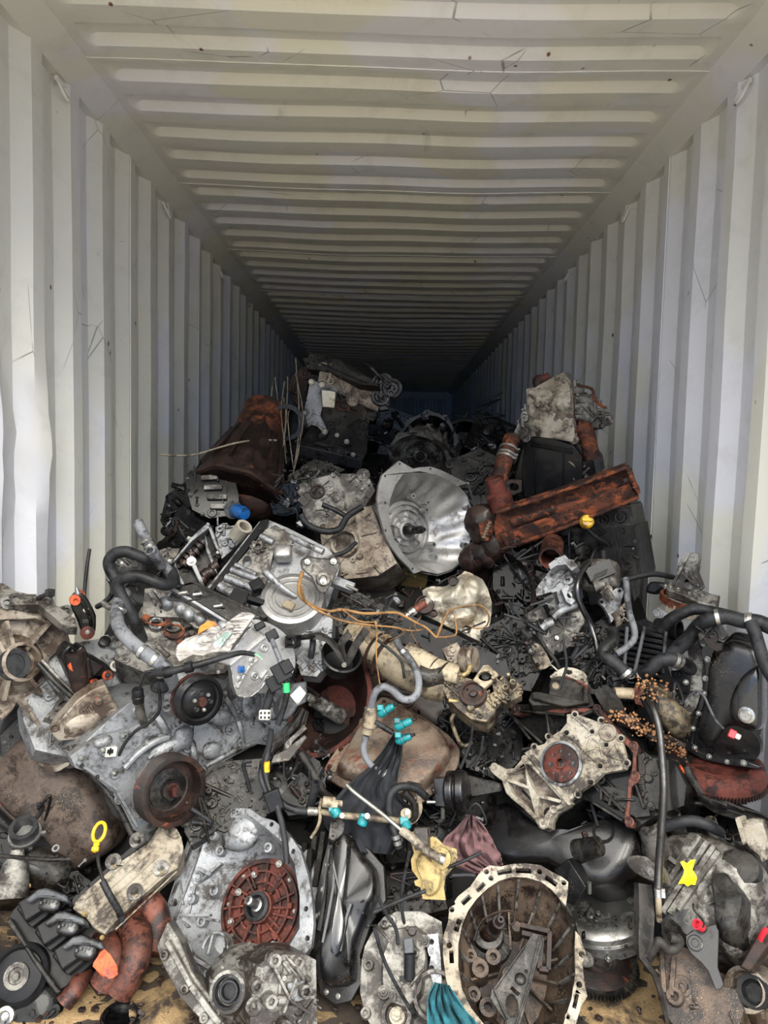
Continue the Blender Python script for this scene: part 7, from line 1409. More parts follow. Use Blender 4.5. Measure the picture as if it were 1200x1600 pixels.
# ================================================================ FF silver torque converter and sawdust-covered ring gear
TC = TH('torque_converter', 'shiny silver pulley dome lying flat under the black engine, right of front bell', 'pulley', Fr(935, 1415, 1.80, 55, 90)); TC.lathe('dome', None, 935, 1415, 0, [(.13, -.06), (.13, -.03), (.125, -.028), (.13, -.02), (.128, -.008), (.115, .004), (.09, .010), (.06, .006), (.0002, .008)], 'steel', 60)
RG = TH('ring_gear', 'grimy toothed flywheel strewn with sawdust right of the front bell', 'flywheel', Fr(925, 1490, 1.68, 48, 70)); g = RG.g(); g.lathe((0, 0, -.02), (0, 0, 1), [(.10, 0), (.108, .006), (.10, .012), (.06, .02), (.05, .012), (.0002, .012)], 50); part('plate', g, M['rust_dark'], RG.root); g = RG.g(); gearring(g, (0, 0, -.022), .118, .014, 80, ri=.10); part('teeth', g, M['iron_grey'], RG.root); RG.bolts(None, [(905,1480),(935,1470),(950,1500)], .008, 0)
g = RG.g(); g.blob((-.04, -.03, .01), (.07, .04, .03), None, .8, 12, 8, .2); part('lug', g, M['alu_mid'], RG.root)
SB = TH('steel_bracket', 'black angular steel box bracket at the upper right of the front bell', 'bracket', Fr(905, 1370, 1.70, 20, 200)); SB.slab('box', None, k5([(15,560),(100,500),(200,660),(130,760),(80,740),(90,640)]), .06, 'plastic', 0, bev=.003); g = SB.g(); g.cyl(SB.fr.uv(*k5([(150,460)])[0], 0), SB.fr.uv(*k5([(270,430)])[0], .02), .030, .024, 18); part('sleeve', g, M['iron_grey'], SB.root); SB.tube('stud', [(*p, 1.68) for p in k5([(215,630),(216,690)])], .006, 'zinc', 8, 1); SB.bolts(None, k5([(135,485)]), .010, .01)
UB = TH('oil_pan', 'black satin oil pan side under the sealing plate engine', 'oil pan', Fr(820, 1330, 1.88, 25, 130)); pan(UB, 'body', UB.fr, [(745,1280),(790,1255),(850,1290),(900,1300),(960,1280),(1000,1300),(985,1360),(930,1390),(860,1350),(800,1350),(760,1330)], ((1, -.2), (1, 0), (.95, .02), (.8, .03), (.02, .03)), 'black_gloss2', 2, amp=.003); UB.lathe('bore', None, 943, 1300, .03, [(.03, -.02), (.03, .004), (.022, .004), (.02, -.01), (.0002, -.01)], 'iron')
kg = crop(240, 540, 3); km = crop(580, 560, 2.727)
# ================================================================ L engine standing highest at the back left
fl_ = Fr(525, 650, 3.35, 10, 250, -14); EL = TH('engine', 'tall black engine standing highest on the heap with a pale oil-cooler bracket on its side', 'engine', fl_)
EL.slab('block', None, kg([(620,440),(700,240),(720,120),(720,60),(800,70),(1060,200),(1040,300),(1010,360),(1000,500),(970,550),(850,520),(640,470)]), .32, 'iron_grey', -.02, 60, 101, .035, .022)
EL.slab('cylinder_head', None, kg([(780,110),(830,80),(900,120),(1050,180),(1075,230),(1050,310),(1000,290),(860,220),(770,170)]), .12, 'alu_warm', .03, 18, 102, .03, .02)
EL.slab('valve_cover', Fr(500, 575, 3.3, 25, 110), kg([(700,60),(740,50),(880,70),(920,120),(1030,170),(1060,190),(960,180),(820,120),(720,110)]), .1, 'iron_grey', .04, 10, 103, .03, .015, ribs=[kg([(760,75),(1000,175)])])
EL.slab('filter_bracket', None, kg([(715,260),(735,160),(790,180),(860,205),(850,290),(790,290),(780,330),(800,370),(815,405),(800,415),(770,380),(740,370),(700,400),(680,440),(660,430),(700,330)]), .05, 'alu', .04, 3, 104, .02, .01, bev=.004, bosses=[(*p, .014, .012) for p in kg([(740,170),(788,183),(705,317),(668,433),(803,403)])])
EL.slab('oil_cooler', None, kg([(785,205),(855,215),(850,295),(790,290)]), .03, 'zinc', .08, bev=.004); EL.slab('port_row', None, kg([(860,265),(960,280),(960,310),(865,300)]), .02, 'rust_red', .01, holes=[(*kg([(890,283)])[0], .022, .016), (*kg([(940,295)])[0], .022, .016)])
EL.slab('oil_pan', None, kg([(610,450),(700,470),(840,500),(980,540),(975,580),(860,560),(700,520),(600,500)]), .22, 'black_gloss2', .0, bev=.008, bosses=[(*p, .010, .01) for p in kg([(900,510),(935,512)])])
EL.slab('end_plate', Fr(462, 600, 3.36, 30, 180), kg([(625,200),(650,140),(700,100),(720,160),(710,300),(660,260)]), .05, 'rust_dark', .02, 6, 105, .03, .02); g = EL.g(); g.pipe(EL.w(*kg([(650,370)])[0], 3.4), EL.w(*kg([(620,360)])[0], 3.2), .085, .065, 26); part('outlet_elbow', g, M['iron_grey'], EL.root)
g = EL.g(Fr(605, 615, 3.3)); f_ = Fr(605, 610, 3.3, 10, 90); g.T = EL.m @ f_.mat(); greeble(g, [tuple(p[:2]) for p in f_.L(kg([(1050,150),(1085,140),(1130,200),(1100,300),(1060,310)]), 0)], 0, 14, 9, .05, .05, kinds='bbddct'); g.plate([tuple(p[:2]) for p in f_.L(kg([(1050,200),(1080,150),(1120,200),(1100,300),(1060,305)]), 0)], -.05, 0); part('turbo_fitting', g, M['alu_dark'], EL.root, .002)
EL.bolts(None, kg([(740,170),(788,183),(705,317),(668,433),(803,403),(935,512),(905,450),(860,420)]), .016, .055, 'zinc')
for i in range(9): a = rnd.uniform(420, 470); hose('dry_twig', 'thin dry grass stalk caught on the left flank of the engine standing highest', PP([(a, rnd.uniform(560, 640), 3.25), (a+rnd.uniform(-14, 14), rnd.uniform(640, 690), 3.2), (a+rnd.uniform(-8, 24), rnd.uniform(690, 745), 3.15)]), .0022, 'wire', 'twig', 'dry stalks hanging on the back engine', False, n=5, sm=3)
hose('wire', 'long thin tan wire bowing out to the left wall at mid height', PP([(432,688,3.05),(400,688,3.0),(370,692,2.9),(340,700,2.9),(310,709,2.85),(285,712,2.8),(250,710,2.75)]), .0042, 'wire', 'wire', None, False)
# ================================================================ K rusty-topped bell housing behind left
fk = Fr(385, 730, 3.05, 42, 240); K_ = TH('transmission', 'dark bell housing mouth down with a rust-orange tail, back left by the wall', 'transmission', fk)
g = K_.g(); a, b = K_.w(375, 755, 3.0), K_.w(418, 640, 3.3); d = b-a; l = d.length
g.lathe(a, d, [(.20, -.10), (.215, -.095), (.215, -.08), (.19, -.06), (.15, l*.35), (.115, l*.6), (.10, l*.9), (.085, l), (.06, l), (.055, l*.9), (.13, l*.3), (.185, -.07), (.20, -.10)], 40, wob=lambda an, h: 1+.03*math.sin(an*9)); part('bell', g, M['rust_dark'], K_.root)
g = K_.g(); x_, y_ = perp(d)
for i in range(14): an = i*.4488; r_ = x_*math.cos(an)+y_*math.sin(an); g.bar(a+r_*.19, a+d*.55+r_*.12, .010, .02, r_)
part('rib', g, M['rust_dark'], K_.root, kind='stuff'); g = K_.g(); g.lathe(a+d*.55, d, [(.119, 0), (.112, l*.2), (.104, l*.36), (.108, l*.38), (.108, l*.42), (.09, l*.46), (.0002, l*.46)], 32); part('rusty_tail', g, M['rust'], K_.root)
o_ = TH('round_canister', 'dull maroon round canister under the dark bell housing at the back left', 'canister', Fr(400, 772, 2.95)); g = o_.g(); g.blob((0, 0, -.05), (.26, .24, .22), None, .95, 24, 14); part('shell', g, M['rust_dark'], o_.root)
# J black ribbed sump engine with blue filter
fj = Fr(335, 780, 2.80, 20, 110); J_ = TH('engine', 'wet black engine with four-bar ribbed sump beside the left wall', 'engine', fj)
J_.slab('sump', None, kg([(150,640),(160,600),(220,570),(340,590),(380,620),(400,700),(400,800),(330,800),(260,810),(180,770),(160,700)]), .1, 'iron', 0, 6, 111, .03, .012, .008); 
for i in range(4): g = J_.g(); g.bar(fj.uv(*kg([(222+i*14, 622+i*44)])[0], .008), fj.uv(*kg([(300+i*22, 618+i*46)])[0], .008), .022, .018, (0, 0, 1)); part('rib_bar', g, M['alu_mid'], J_.root, .003)
J_.slab('block', Fr(300, 800, 2.9, 15, 180), kg([(60,700),(150,640),(180,760),(300,820),(260,900),(120,960),(60,880),(30,820)]), .15, 'iron', -.02, 30, 112, .035, .03); J_.bolts(None, kg([(160,625),(385,625),(170,700),(230,790)]), .012, .004, 'steel_dark')
o_ = TH('oil_filter', 'bright blue oil filter can beside the black ribbed sump', 'oil filter', Fr(383, 803, 2.66, 35, 340)); o_.lathe('can', None, 383, 803, 0, [(.0002, -.07), (.026, -.07), (.028, -.06), (.028, -.01), (.023, .0), (.0002, .003)], 'blue', 28)
g = o_.g(); g.lathe((0, 0, -.11), (0, 0, 1), [(.028, 0), (.038, .02), (.038, .024)], 24); part('seat', g, M['alu'], o_.root)
# I open camshaft head
fi = Fr(300, 880, 2.40, 25, 110); I_ = TH('cylinder_head', 'open silver cylinder head showing dark camshafts, left behind the looping hoses', 'cylinder head', fi)
ki = crop(140, 790, 6)
I_.slab('rear_wall', None, ki([(750,540),(930,330),(1100,160),(1140,190),(1200,320),(1200,760),(1110,780),(950,720),(870,740),(800,620)]), .12, 'alu_dark', -.04, 20, 121, .02, .015)
for pts in ([(750,550),(925,340),(930,290),(960,290),(1030,220),(1100,165),(1130,200),(960,330),(800,520)], [(1110,200),(1140,190),(1180,300),(1215,420),(1195,430),(1150,320)], [(800,520),(850,640),(890,740),(860,740),(780,600)], [(950,400),(1000,560),(1080,750),(1040,745),(960,580),(930,420)], [(1080,260),(1120,400),(1180,560),(1200,640),(1160,600),(1090,420)]): I_.slab('rail', None, ki(pts), .04, 'alu', .01, bev=.003)
for a, b in (((860,560),(1080,340)), ((1040,700),(1200,560))):
    g = I_.g(); p, q_ = fi.uv(*ki([a])[0], -.012), fi.uv(*ki([b])[0], -.012); g.cyl(p, q_, .012, .012, 12)
    for i in range(6): c = p+(q_-p)*(i+.5)/6; dd = (q_-p).normalized(); g.lathe(c-dd*.006+V((0, 0, .004*(i % 3))), dd, [(.019, 0), (.019, .012)], 16, wob=lambda an, h, i=i: 1+.25*max(0, math.cos(an+i*2)))
    part('camshaft', g, M['rust_dark'], I_.root)
I_.lathe('bore', None, *ki([(955,525)])[0], .01, [(.018, -.01), (.017, .004), (.009, .004), (.0002, 0)], 'alu_clean', 20); I_.bolts(None, ki([(930,305),(1110,175),(750,520),(1200,440)]), .008, .012)
I_.slab('neighbour_face', Fr(250, 870, 2.5, 15, 90), ki([(640,420),(700,400),(850,400),(820,460),(760,530),(680,500)]), .1, 'alu_mid', 0, 6, 3, .02, .01)
I_.slab('right_head', Fr(350, 850, 2.5, 20, 120), kg([(290,850),(330,830),(390,860),(440,820),(450,870),(380,950),(320,1000),(290,930)]), .12, 'alu', -.02, 24, 122, .022, .02); g = I_.g(); g.pipe(I_.w(370, 838, 2.45), I_.w(382, 822, 2.42), .030, .02, 18); part('spout', g, M['alu_white'], I_.root)
# M grimy gearbox behind centre-left
fm_ = Fr(520, 775, 2.85, 22, 110); MG = TH('transmission', 'grimy silver valve-body gearbox behind the silver gearbox, left of the bright bell', 'transmission', fm_)
MG.slab('case', None, kg([(680,650),(760,620),(860,600),(1000,600),(1040,680),(1000,740),(960,820),(860,860),(740,850),(700,780)]), .2, 'alu_mid', 0, 36, 131, .026, .012); MG.slab('top_case', Fr(500, 740, 3.0, 30, 110), kg([(640,620),(700,560),(760,530),(900,580),(860,600),(760,630),(680,660)]), .15, 'alu_dark', 0, 26, 132, .03, .02)
MG.lathe('bore', None, *kg([(768,685)])[0], 0, [(.034, 0), (.032, .008), (.024, .008), (.022, -.02), (.0002, -.02)], 'rust_dark')
MG.tube('hose', [(*p, 2.6) for p in kg([(690,790),(720,840),(800,870),(870,860),(910,800),(980,755)])], .013, 'rubber', 10); MG.tube('hose', [(*p, 2.62) for p in kg([(790,745),(850,770),(900,800)])], .010, 'rubber', 8); MG.slab('side_block', Fr(455, 785, 2.9, 10, 180), kg([(540,720),(600,650),(680,640),(690,780),(620,800),(560,790)]), .15, 'iron', 0, 12, 133, .03, .02)
MG.slab('lug', None, kg([(665,830),(690,815),(710,840),(690,850)]), .03, 'alu', .02, bev=.003)
# N small flanged gearbox face behind the bright bell
NG = gearbox('round bolted gearbox face half hidden above the bright bell housing', Fr(655, 718, 3.55, 35, 250), .16, .05, 41, 'alu_mid', body=.15, rd=.11)
NG_ = TH('gearbox', 'ribbed grey gearbox top right behind the bright bell housing', 'gearbox', Fr(700, 705, 3.7, 20, 60)); NG_.slab('case', None, [(672,680),(690,686),(712,705),(735,740),(700,760),(668,720)], .15, 'alu_dark', 0, 20, 43, .04, .03)
# ================================================================ O engine standing right back with burnt foil cover
fo_ = Fr(868, 665, 2.85, 12, 200); O_ = TH('engine', 'burnt engine standing tall by the right wall with flaking silver top and black lower block', 'engine', fo_)
O_.slab('block', None, km([(600,560),(640,400),(660,320),(760,330),(900,370),(950,440),(960,500),(900,560),(760,600),(640,600)]), .25, 'iron', -.02, 14, 141, .03, .015)
O_.slab('flaky_front', None, km([(660,330),(664,200),(660,130),(700,120),(770,80),(820,60),(850,100),(860,160),(862,240),(880,300),(870,360),(760,340)]), .12, 'alu_warm', 0, 8, 142, .03, .01, .006); g = G(); crumple(g, fo_, [tuple(p[:2]) for p in fo_.L(km([(668,330),(672,200),(668,140),(700,125),(770,85),(820,65),(845,105),(852,160),(855,240),(868,300),(866,355),(760,335)]))], .008, .035, 18, 6, .004, 5); gg = O_.g(); gg.add(g.v, g.f); part('flaking_skin', gg, M['alu_white'], O_.root, smooth=1)
O_.slab('grooved_cover', None, km([(662,340),(760,335),(860,370),(900,420),(900,560),(760,590),(650,590),(640,470)]), .05, 'plastic', .012, bev=.004, ribs=[km([(680,350+10*i),(860,385+10*i)]) for i in range(3)]+[km([(700,400),(700,580)]), km([(820,400),(820,570)])], rw=.006, rh=.008)
O_.slab('side_case', Fr(935, 655, 2.85, 20, 20), km([(850,100),(890,90),(900,160),(940,150),(1000,190),(1020,240),(980,300),(930,290),(900,310),(870,280)]), .12, 'alu_mid', 0, 26, 143, .03, .02); O_.slab('left_case', Fr(812, 645, 2.86, 20, 160), km([(660,190),(640,230),(620,290),(605,320),(640,350),(662,340)]), .12, 'alu_mid', 0, 12, 144, .03, .02)
O_.tube('rust_post', [(*p, 2.84) for p in km([(870,290),(910,310),(930,380),(940,430)])], .035, 'rust', 14); O_.tube('rust_knob', [(*p, 2.86) for p in km([(720,130),(710,95),(740,90),(760,80)])], .022, 'rust_red', 12); O_.tube('rust_wire', [(*p, 2.8) for p in km([(880,115),(940,130),(950,170),(980,200),(1000,210)])], .006, 'rust', 6)
g = O_.g(Fr(920, 720, 2.85, 20, 20)); f_ = Fr(920, 720, 2.85, 20, 20); g.T = O_.m @ f_.mat(); ol = [tuple(p[:2]) for p in f_.L(km([(880,370),(940,420),(960,480),(940,520),(860,520),(850,420)]), 0)]; g.plate(ol, -.1, 0); greeble(g, ol, 0, 16, 5, .03, .02); part('lower_bracket', g, M['alu_warm'], O_.root, .002)
hose('exhaust_downpipe', 'rusty exhaust downpipe leaning left of the burnt engine', PP([(*p, y) for p, y in zip(km([(600,340),(580,400),(555,480),(540,560),(545,620)]), (2.80,2.76,2.72,2.68,2.66))]), .034, 'rust', 'exhaust', None, True, (.22, .30, .36))
o_ = TH('exhaust_flange', 'rusty exhaust hanger plate with oval hole beside the downpipe', 'bracket', Fr(805, 762, 2.62, 20, 200)); o_.slab('plate', None, km([(500,560),(540,530),(600,515),(640,520),(640,570),(600,585),(560,580),(520,600)]), .012, 'rust_dark', 0, holes=[(*km([(605,548)])[0], .022, .014)]); g = o_.g(); g.lathe(o_.fr.uv(*km([(545,590)])[0], 0), (-.2, 1, .2), [(.05, -.05), (.05, .01), (.036, .02), (.036, .08)], 22); part('collar', g, M['rust_red'], o_.root)
# rusty crossmember beam
fbm = Fr(885, 793, 2.48, 20, 260); BE = TH('crossmember', 'long rusty steel crossmember beam jutting out to the right across the heap', 'beam', fbm)
BE.slab('web', None, km([(520,720),(540,650),(600,620),(800,560),(1000,490),(1080,455),(1110,470),(1140,560),(1120,600),(1060,620),(900,690),(700,780),(620,805),(540,800)]), .008, 'rust', 0, bev=.002, holes=[(*km([(1085,520)])[0], .008), (*km([(1100,552)])[0], .008), (*km([(1118,528)])[0], .007), (*km([(1122,550)])[0], .006)])
g = BE.g()
for a, b, w_, h_ in (((535,650),(1085,458),.012,.05), ((560,805),(1135,585),.012,.055), ((1090,460),(1140,565),.012,.05), ((560,775),(1110,560),.05,.006)):
    P0, P1 = fbm.uv(*km([a])[0], .02), fbm.uv(*km([b])[0], .02); mid = (P0+P1)/2; ps = smooth_path([P0, mid+V((0, -.004, .004)), P1], 4)
    for i in range(len(ps)-1): g.bar(ps[i], ps[i+1]+(ps[i+1]-ps[i])*.05, w_, h_)
part('flange', g, M['rust'], BE.root, .003)
g = BE.g(); g.tube(fbm.L(km([(600,700),(760,650),(900,620),(1040,570)]), .006), .018, 10, 5, flat=.5); part('pressed_bead', g, M['rust'], BE.root)
o_ = TH('exhaust_manifold', 'rust-brown exhaust manifold lump between the bright bell and the rusty beam', 'manifold', Fr(765, 835, 2.62, 25, 200)); g = o_.g()
for i, p in enumerate(km([(470,690),(490,740),(520,800),(480,830),(440,850)])): g.blob(o_.fr.uv(p[0], p[1], -.03), (.13, .12, .11), Matrix.Rotation(i, 3, 'Z'), .9, 14, 8, .2, i)
part('casting', g, M['rust_dark'], o_.root); o_.slab('flange', None, km([(455,700),(500,690),(520,720),(500,780),(470,780)]), .02, 'rust', .03, bosses=[(*p, .012, .01) for p in km([(500,700),(505,745)])])
for i in range(6): bolt(o_.root, o_.fr.uv(*km([(505-i*5, 700+i*12)])[0], .035), .009, (0, 0, 1), 'beige')
# M2 brownish case under the bright bell, left of centre
o_ = TH('transfer_case', 'brown-grey oily transfer case under the bright silver transmission', 'gearbox', Fr(560, 862, 2.62, 25, 130)); o_.slab('case', None, [(500,830),(530,800),(580,790),(600,840),(620,880),(590,900),(540,905),(505,880)], .2, 'alu_warm', 0, 18, 151, .025, .02); o_.lathe('bore', None, 540, 850, 0, [(.06, 0), (.055, .02), (.045, .02), (.04, 0), (.0002, -.01)], 'alu_warm')
hose('hose', 'dark cable curling from the silver gearbox to the transfer case', PP([(505,868,2.35),(520,868,2.34),(540,862,2.36),(556,848,2.4)]), .008, 'rubber', 'cable', None, False)
# ================================================================ twigs
TW = TH('twig', 'tan forked twig bending across the middle of the heap', 'twig', Fr(600, 960, 1.95))
def tw(pts, r, y0, y1): n = len(pts); TW.tube('branch', [(p[0], p[1], y0+(y1-y0)*i/(n-1)) for i, p in enumerate(pts)], lambda t: r*(1-.45*t), 'twig', 7, 4)
tw(kh([(610,450),(590,540),(600,610),(680,670),(780,700),(860,690),(1000,715),(1180,708)])+k9([(400,15),(480,60),(540,90),(610,158)]), .0062, 2.04, 1.98); tw(kh([(600,540),(640,650),(780,730),(900,770),(1060,790),(1180,800)])+k9([(440,110),(520,100)]), .0042, 2.0, 2.0); tw(k9([(610,158),(640,80),(660,30),(700,-30),(780,-50)]), .0042, 1.98, 2.1); tw(k9([(610,155),(690,150),(740,130),(735,40),(720,-20)]), .0034, 1.98, 2.1)
tw(k9([(200,45),(210,140),(205,250),(215,370),(232,480)]), .0036, 2.0, 1.92); tw(kh([(860,690),(960,760),(1060,770)]), .0030, 2.0, 2.02); tw(k9([(780,-50),(900,-60),(960,10),(940,80),(880,95),(820,75)]), .0034, 2.15, 2.2)
q = random.Random(12)
for i in range(16): x, y = q.uniform(560, 700), q.uniform(962, 995); tw([(x, y), (x+q.uniform(-15, 15), y+q.uniform(4, 16)), (x+q.uniform(-25, 25), y+q.uniform(12, 34))], .0015, 2.05, 2.05)
# ---------------------------------------------------------------- the heap beneath: packed oily scrap, and small pieces strewn over it
HP = ((1.2, -.05), (1.7, -.04), (1.84, .0), (1.95, .14), (2.1, .34), (2.3, .50), (2.6, .72), (2.9, .90), (3.3, 1.12), (3.8, 1.24), (5, 1.36), (8, 1.50), (10, 1.62), (12.9, 1.70))
def heap(x, y):
    for (a, za), (b, zb) in zip(HP, HP[1:]):
        if y <= b: z = za+(zb-za)*max(0, (y-a)/(b-a)); break
    else: z = HP[-1][1]
    e = min(1, max(0, (abs(x)-.72)/.25)); z -= .30*e*e*(3-2*e)*min(1, max(0, (4.2-y)/.6))*min(1, max(0, (y-1.8)/.3)); return z+min(1, max(0, (y-1.6)*2))*(.05*noise.noise(V((x*4, y*4, 1)))+.03*noise.noise(V((x*11, y*11, 4))))
ys = [1.3+.05*i for i in range(54)]+[4.1+.2*i for i in range(44)]; xs = [-1.17+2.34*i/48 for i in range(49)]; g = G(); nx = len(xs)
g.add([(x, y, heap(x, y)) for y in ys for x in xs], [(i*nx+j, i*nx+j+1, (i+1)*nx+j+1, (i+1)*nx+j) for i in range(len(ys)-1) for j in range(nx-1)])
M['sludge'] = grimy('oily_black_sludge', '0e0c0b', '050505', .5, .0, .5, '17130f', specks=.3, bump=.9)
o = part('scrap_heap', g, M['sludge'], None, smooth=1.0, label='packed oily scrap under and behind the engine heap'); o['kind'] = 'stuff'; o['category'] = 'scrap'
q = random.Random(77)
def piece(g, c, s, k, rot):
    old = g.T; m = rot.to_4x4(); m.translation = c; g.T = m @ Matrix.Scale(s, 4)
    if k == 0: g.lathe((0, 0, 0), (0, 0, 1), [(.3, 0), (1, 0), (1, .3), (.6, .35), (.55, .2), (.3, .2)], 14)
    elif k == 1: g.box((0, 0, 0), (1.6, 1, .25)); g.box((.7, 0, .5), (.2, 1, 1)); boss(g, (-.4, .2, .1), .25, .4)
    elif k == 2: g.tube([(-1.6, 0, 0), (-.6, .5, .4), (.5, -.3, .6), (1.5, .4, 0)], .16, 7, 3)
    elif k == 3: g.cyl((0, 0, -1), (0, 0, 1), .35, .3, 10); g.cyl((0, 0, .6), (0, 0, .8), .6, .6, 10)
    elif k == 4: g.blob((0, 0, 0), (2, 1.5, 1.2), None, .55, 10, 6, .3, q.random()*9); boss(g, (.3, .2, .5), .3, .3); boss(g, (-.4, -.2, .5), .22, .3)
    elif k == 5: g.plate([(-1.2, -.5), (.9, -.7), (1.3, .1), (.4, .9), (-.9, .6)], 0, .18, [circ((.2, 0), .35, 10)]); wire_rib(g, [(-1, -.3, 0), (1, .4, 0)], .12, .3, .18)
    elif k == 6: g.bar((-1.3, 0, 0), (1.1, .1, 0), .3, .2); g.lathe((1.2, .1, -.15), (0, 0, 1), [(.25, 0), (.5, 0), (.5, .3), (.25, .3), (.25, 0)], 12); g.lathe((-1.4, 0, -.12), (0, 0, 1), [(.18, 0), (.34, 0), (.34, .24), (.18, .24), (.18, 0)], 10)
    elif k == 7: gearring(g, (0, 0, 0), 1, .25, 16, ri=.55, tooth=.12)
    g.T = old
def rr(): return Matrix.Rotation(q.uniform(0, 6.3), 3, V((q.gauss(0, 1), q.gauss(0, 1), q.gauss(0, 1))).normalized())
gs = {m: G() for m in ('iron', 'alu_dark', 'rust_dark', 'alu_mid', 'plastic')}
for i in range(2200):
    y = q.uniform(1.85, 3.9) if i < 1900 else q.uniform(3.8, 12.6); x = q.uniform(-1.08, 1.08); s = q.uniform(.009, .030)*(1 if y < 3.8 else 1.6)
    mt = q.choices(('iron', 'alu_dark', 'rust_dark', 'alu_mid', 'plastic'), (6, 3, 2, .7, 3))[0]
    piece(gs[mt], V((x, y, heap(x, y)+s*.5)), s, q.choice((0, 1, 1, 2, 4, 4, 5, 5, 6, 7)), rr())
for k, g in gs.items():
    o = part('small_scrap', g, M[k], None, label={'iron': 'loose black oily iron bits between the engines', 'alu_dark': 'loose grimy dark alloy bits between the engines', 'rust_dark': 'loose brown rusty bits between the engines', 'alu_mid': 'loose pale alloy bits between the engines', 'plastic': 'loose black plastic bits between the engines'}[k]); o['kind'] = 'stuff'; o['category'] = 'scrap'
# sawdust on the floor at the mouth of the container
t = NT('sawdust_litter'); n1 = t.nz(7, 5, .7, .5); n2 = t.nz(220, 3, .8)
c = t.mix(n2, '6f5a3d', 'a68b62'); c = t.mix(t.step(n1, .46, .60), c, '2c2118'); t.bump(t.mul(n2, t.nz(40, 4), 'ADD'), .8, .006); M['sawdust'] = t.out(c, 0.0, .9)
g = G(); ys = [1.3+.012*i for i in range(56)]; xs = [-1.15+2.3*i/90 for i in range(91)]; nx = 91
g.add([(x, y, .0-.04*min(1, max(0, 1-(((x-.30)/.22)**2+((y-1.50)/.14)**2)))*2+.022*max(0, noise.noise(V((x*3, y*4, 7))))+.010*noise.noise(V((x*22, y*22, 2)))) for y in ys for x in xs], [(i*nx+j, i*nx+j+1, (i+1)*nx+j+1, (i+1)*nx+j) for i in range(len(ys)-1) for j in range(nx-1)])
o = part('sawdust', g, M['sawdust'], None, smooth=1.2, label='tan oil-stained sawdust spread on the floor at the front'); o['kind'] = 'stuff'; o['category'] = 'sawdust'
o_ = TH('rubber_ring', 'black rubber ring lying in the sawdust at the lower left', 'ring', Fr(188, 1592, 1.50, 48, 90)); o_.lathe('ring', None, 188, 1594, 0, [(.040, 0), (.046, .006), (.042, .012), (.034, .010), (.034, 0), (.040, 0)], 'black_gloss', 36)
# ---------------------------------------------------------------- engines and parts half seen in the gaps
def gap(name, label, cat, px, py, Y, pts, mat, n, seed, th=.15, tilt=18, lean=110, size=.022, tall=.025, extra=()):
    o = TH(name, label, cat, Fr(px, py, Y, tilt, lean)); o.slab('casting', None, pts, th, mat, 0, int(n*1.7), seed, size*.8, tall)
    q = random.Random(seed); f = o.fr
    for i in range(3):
        p = [(q.uniform(min(a[0] for a in pts), max(a[0] for a in pts)), q.uniform(min(a[1] for a in pts), max(a[1] for a in pts))) for _ in range(3)]; o.tube(q.choice(('cable', 'pipe', 'hose')), [(a, b, Y-.025*q.random()) for a, b in p], q.choice((.003, .004, .006)), q.choice(('rubber', 'iron_grey', 'rubber', 'rust_dark')), 8, 5)
    ins = [p for p in ((q.uniform(min(a[0] for a in pts), max(a[0] for a in pts)), q.uniform(min(a[1] for a in pts), max(a[1] for a in pts))) for _ in range(30)) if inpoly(p[0], p[1], pts)][:8]
    o.bolts(None, ins, .006, 0, 'steel_dark'); return o
gap('gearbox', 'oily dark valve body with maze-like channels below the silver engine', 'gearbox', 370, 1235, 1.88, [(322,1205),(345,1190),(410,1185),(440,1215),(430,1262),(400,1290),(350,1300),(325,1290),(300,1260)], 'alu_dark', 70, 201, .12, size=.012, tall=.012)
gap('gear_housing', 'shiny oily housing wedged between the crank pulley and the red-disc gearbox', 'housing', 305, 1290, 1.80, [(290,1250),(315,1225),(340,1250),(345,1290),(320,1310),(300,1320),(288,1300)], 'iron_grey', 14, 202)
o = gap('pump', 'dark cylindrical pumps and bracket left of the draped black cloth', 'pump', 450, 1215, 1.90, [(415,1180),(470,1170),(500,1190),(510,1230),(480,1262),(440,1262),(418,1230)], 'iron', 20, 203)
o.lathe('cylinder', None, 432, 1232, 0, [(.035, 0), (.034, .04), (.02, .045), (.018, .02), (.0002, .02)], 'alu_dark')
gap('oil_pan', 'speckled grey metal tray corner left of the fuel rail', 'oil pan', 460, 1235, 1.84, [(430,1245),(470,1205),(482,1215),(492,1245),(485,1270),(450,1275)], 'iron_grey', 2, 204, .04)
hose('sensor', 'upright black rubber stub pipe left of the fuel rail', PP([(494,1222,1.75),(489,1245,1.76),(484,1262,1.78)]), .0115, 'rubber', 'hose')
hose('strap', 'dark brown strap hanging between the silver engine and the rusty oil pan', PP([(470,1178,1.86),(482,1195,1.84),(494,1218,1.82),(505,1238,1.82),(520,1250,1.84)]), .011, 'belt', 'strap', None, False)
o = TH('bent_bracket', 'thin bent grey steel brackets beside the rusty bell', 'bracket', Fr(455, 1160, 1.86, 20, 60)); o.slab('strip', None, [(440,1180),(446,1160),(475,1132),(480,1138),(456,1160),(450,1185)], .01, 'alu_mid', 0, bev=.001); o.slab('strip', None, [(446,1172),(476,1148),(480,1152),(452,1188),(424,1192),(428,1180)], .01, 'alu_mid', .01, bev=.001)
f = Fr(430, 1165, 1.88, 15, 100); cloth_strip('rubber_sheet', 'shiny black rubber flap right below the silver engine', f, [(470,1105),(455,1125),(430,1150),(415,1168),(410,1190)], [(482,1112),(470,1150),(448,1172),(425,1195),(418,1215)], 'belt', .03, 10, 4, 'sheet')
gap('valve_cover', 'long black ribbed valve cover under the tan twig', 'cover', 660, 985, 2.22, [(560,950),(600,945),(700,985),(790,1030),(800,1060),(740,1050),(640,1010),(570,980)], 'plastic', 10, 205, .08)
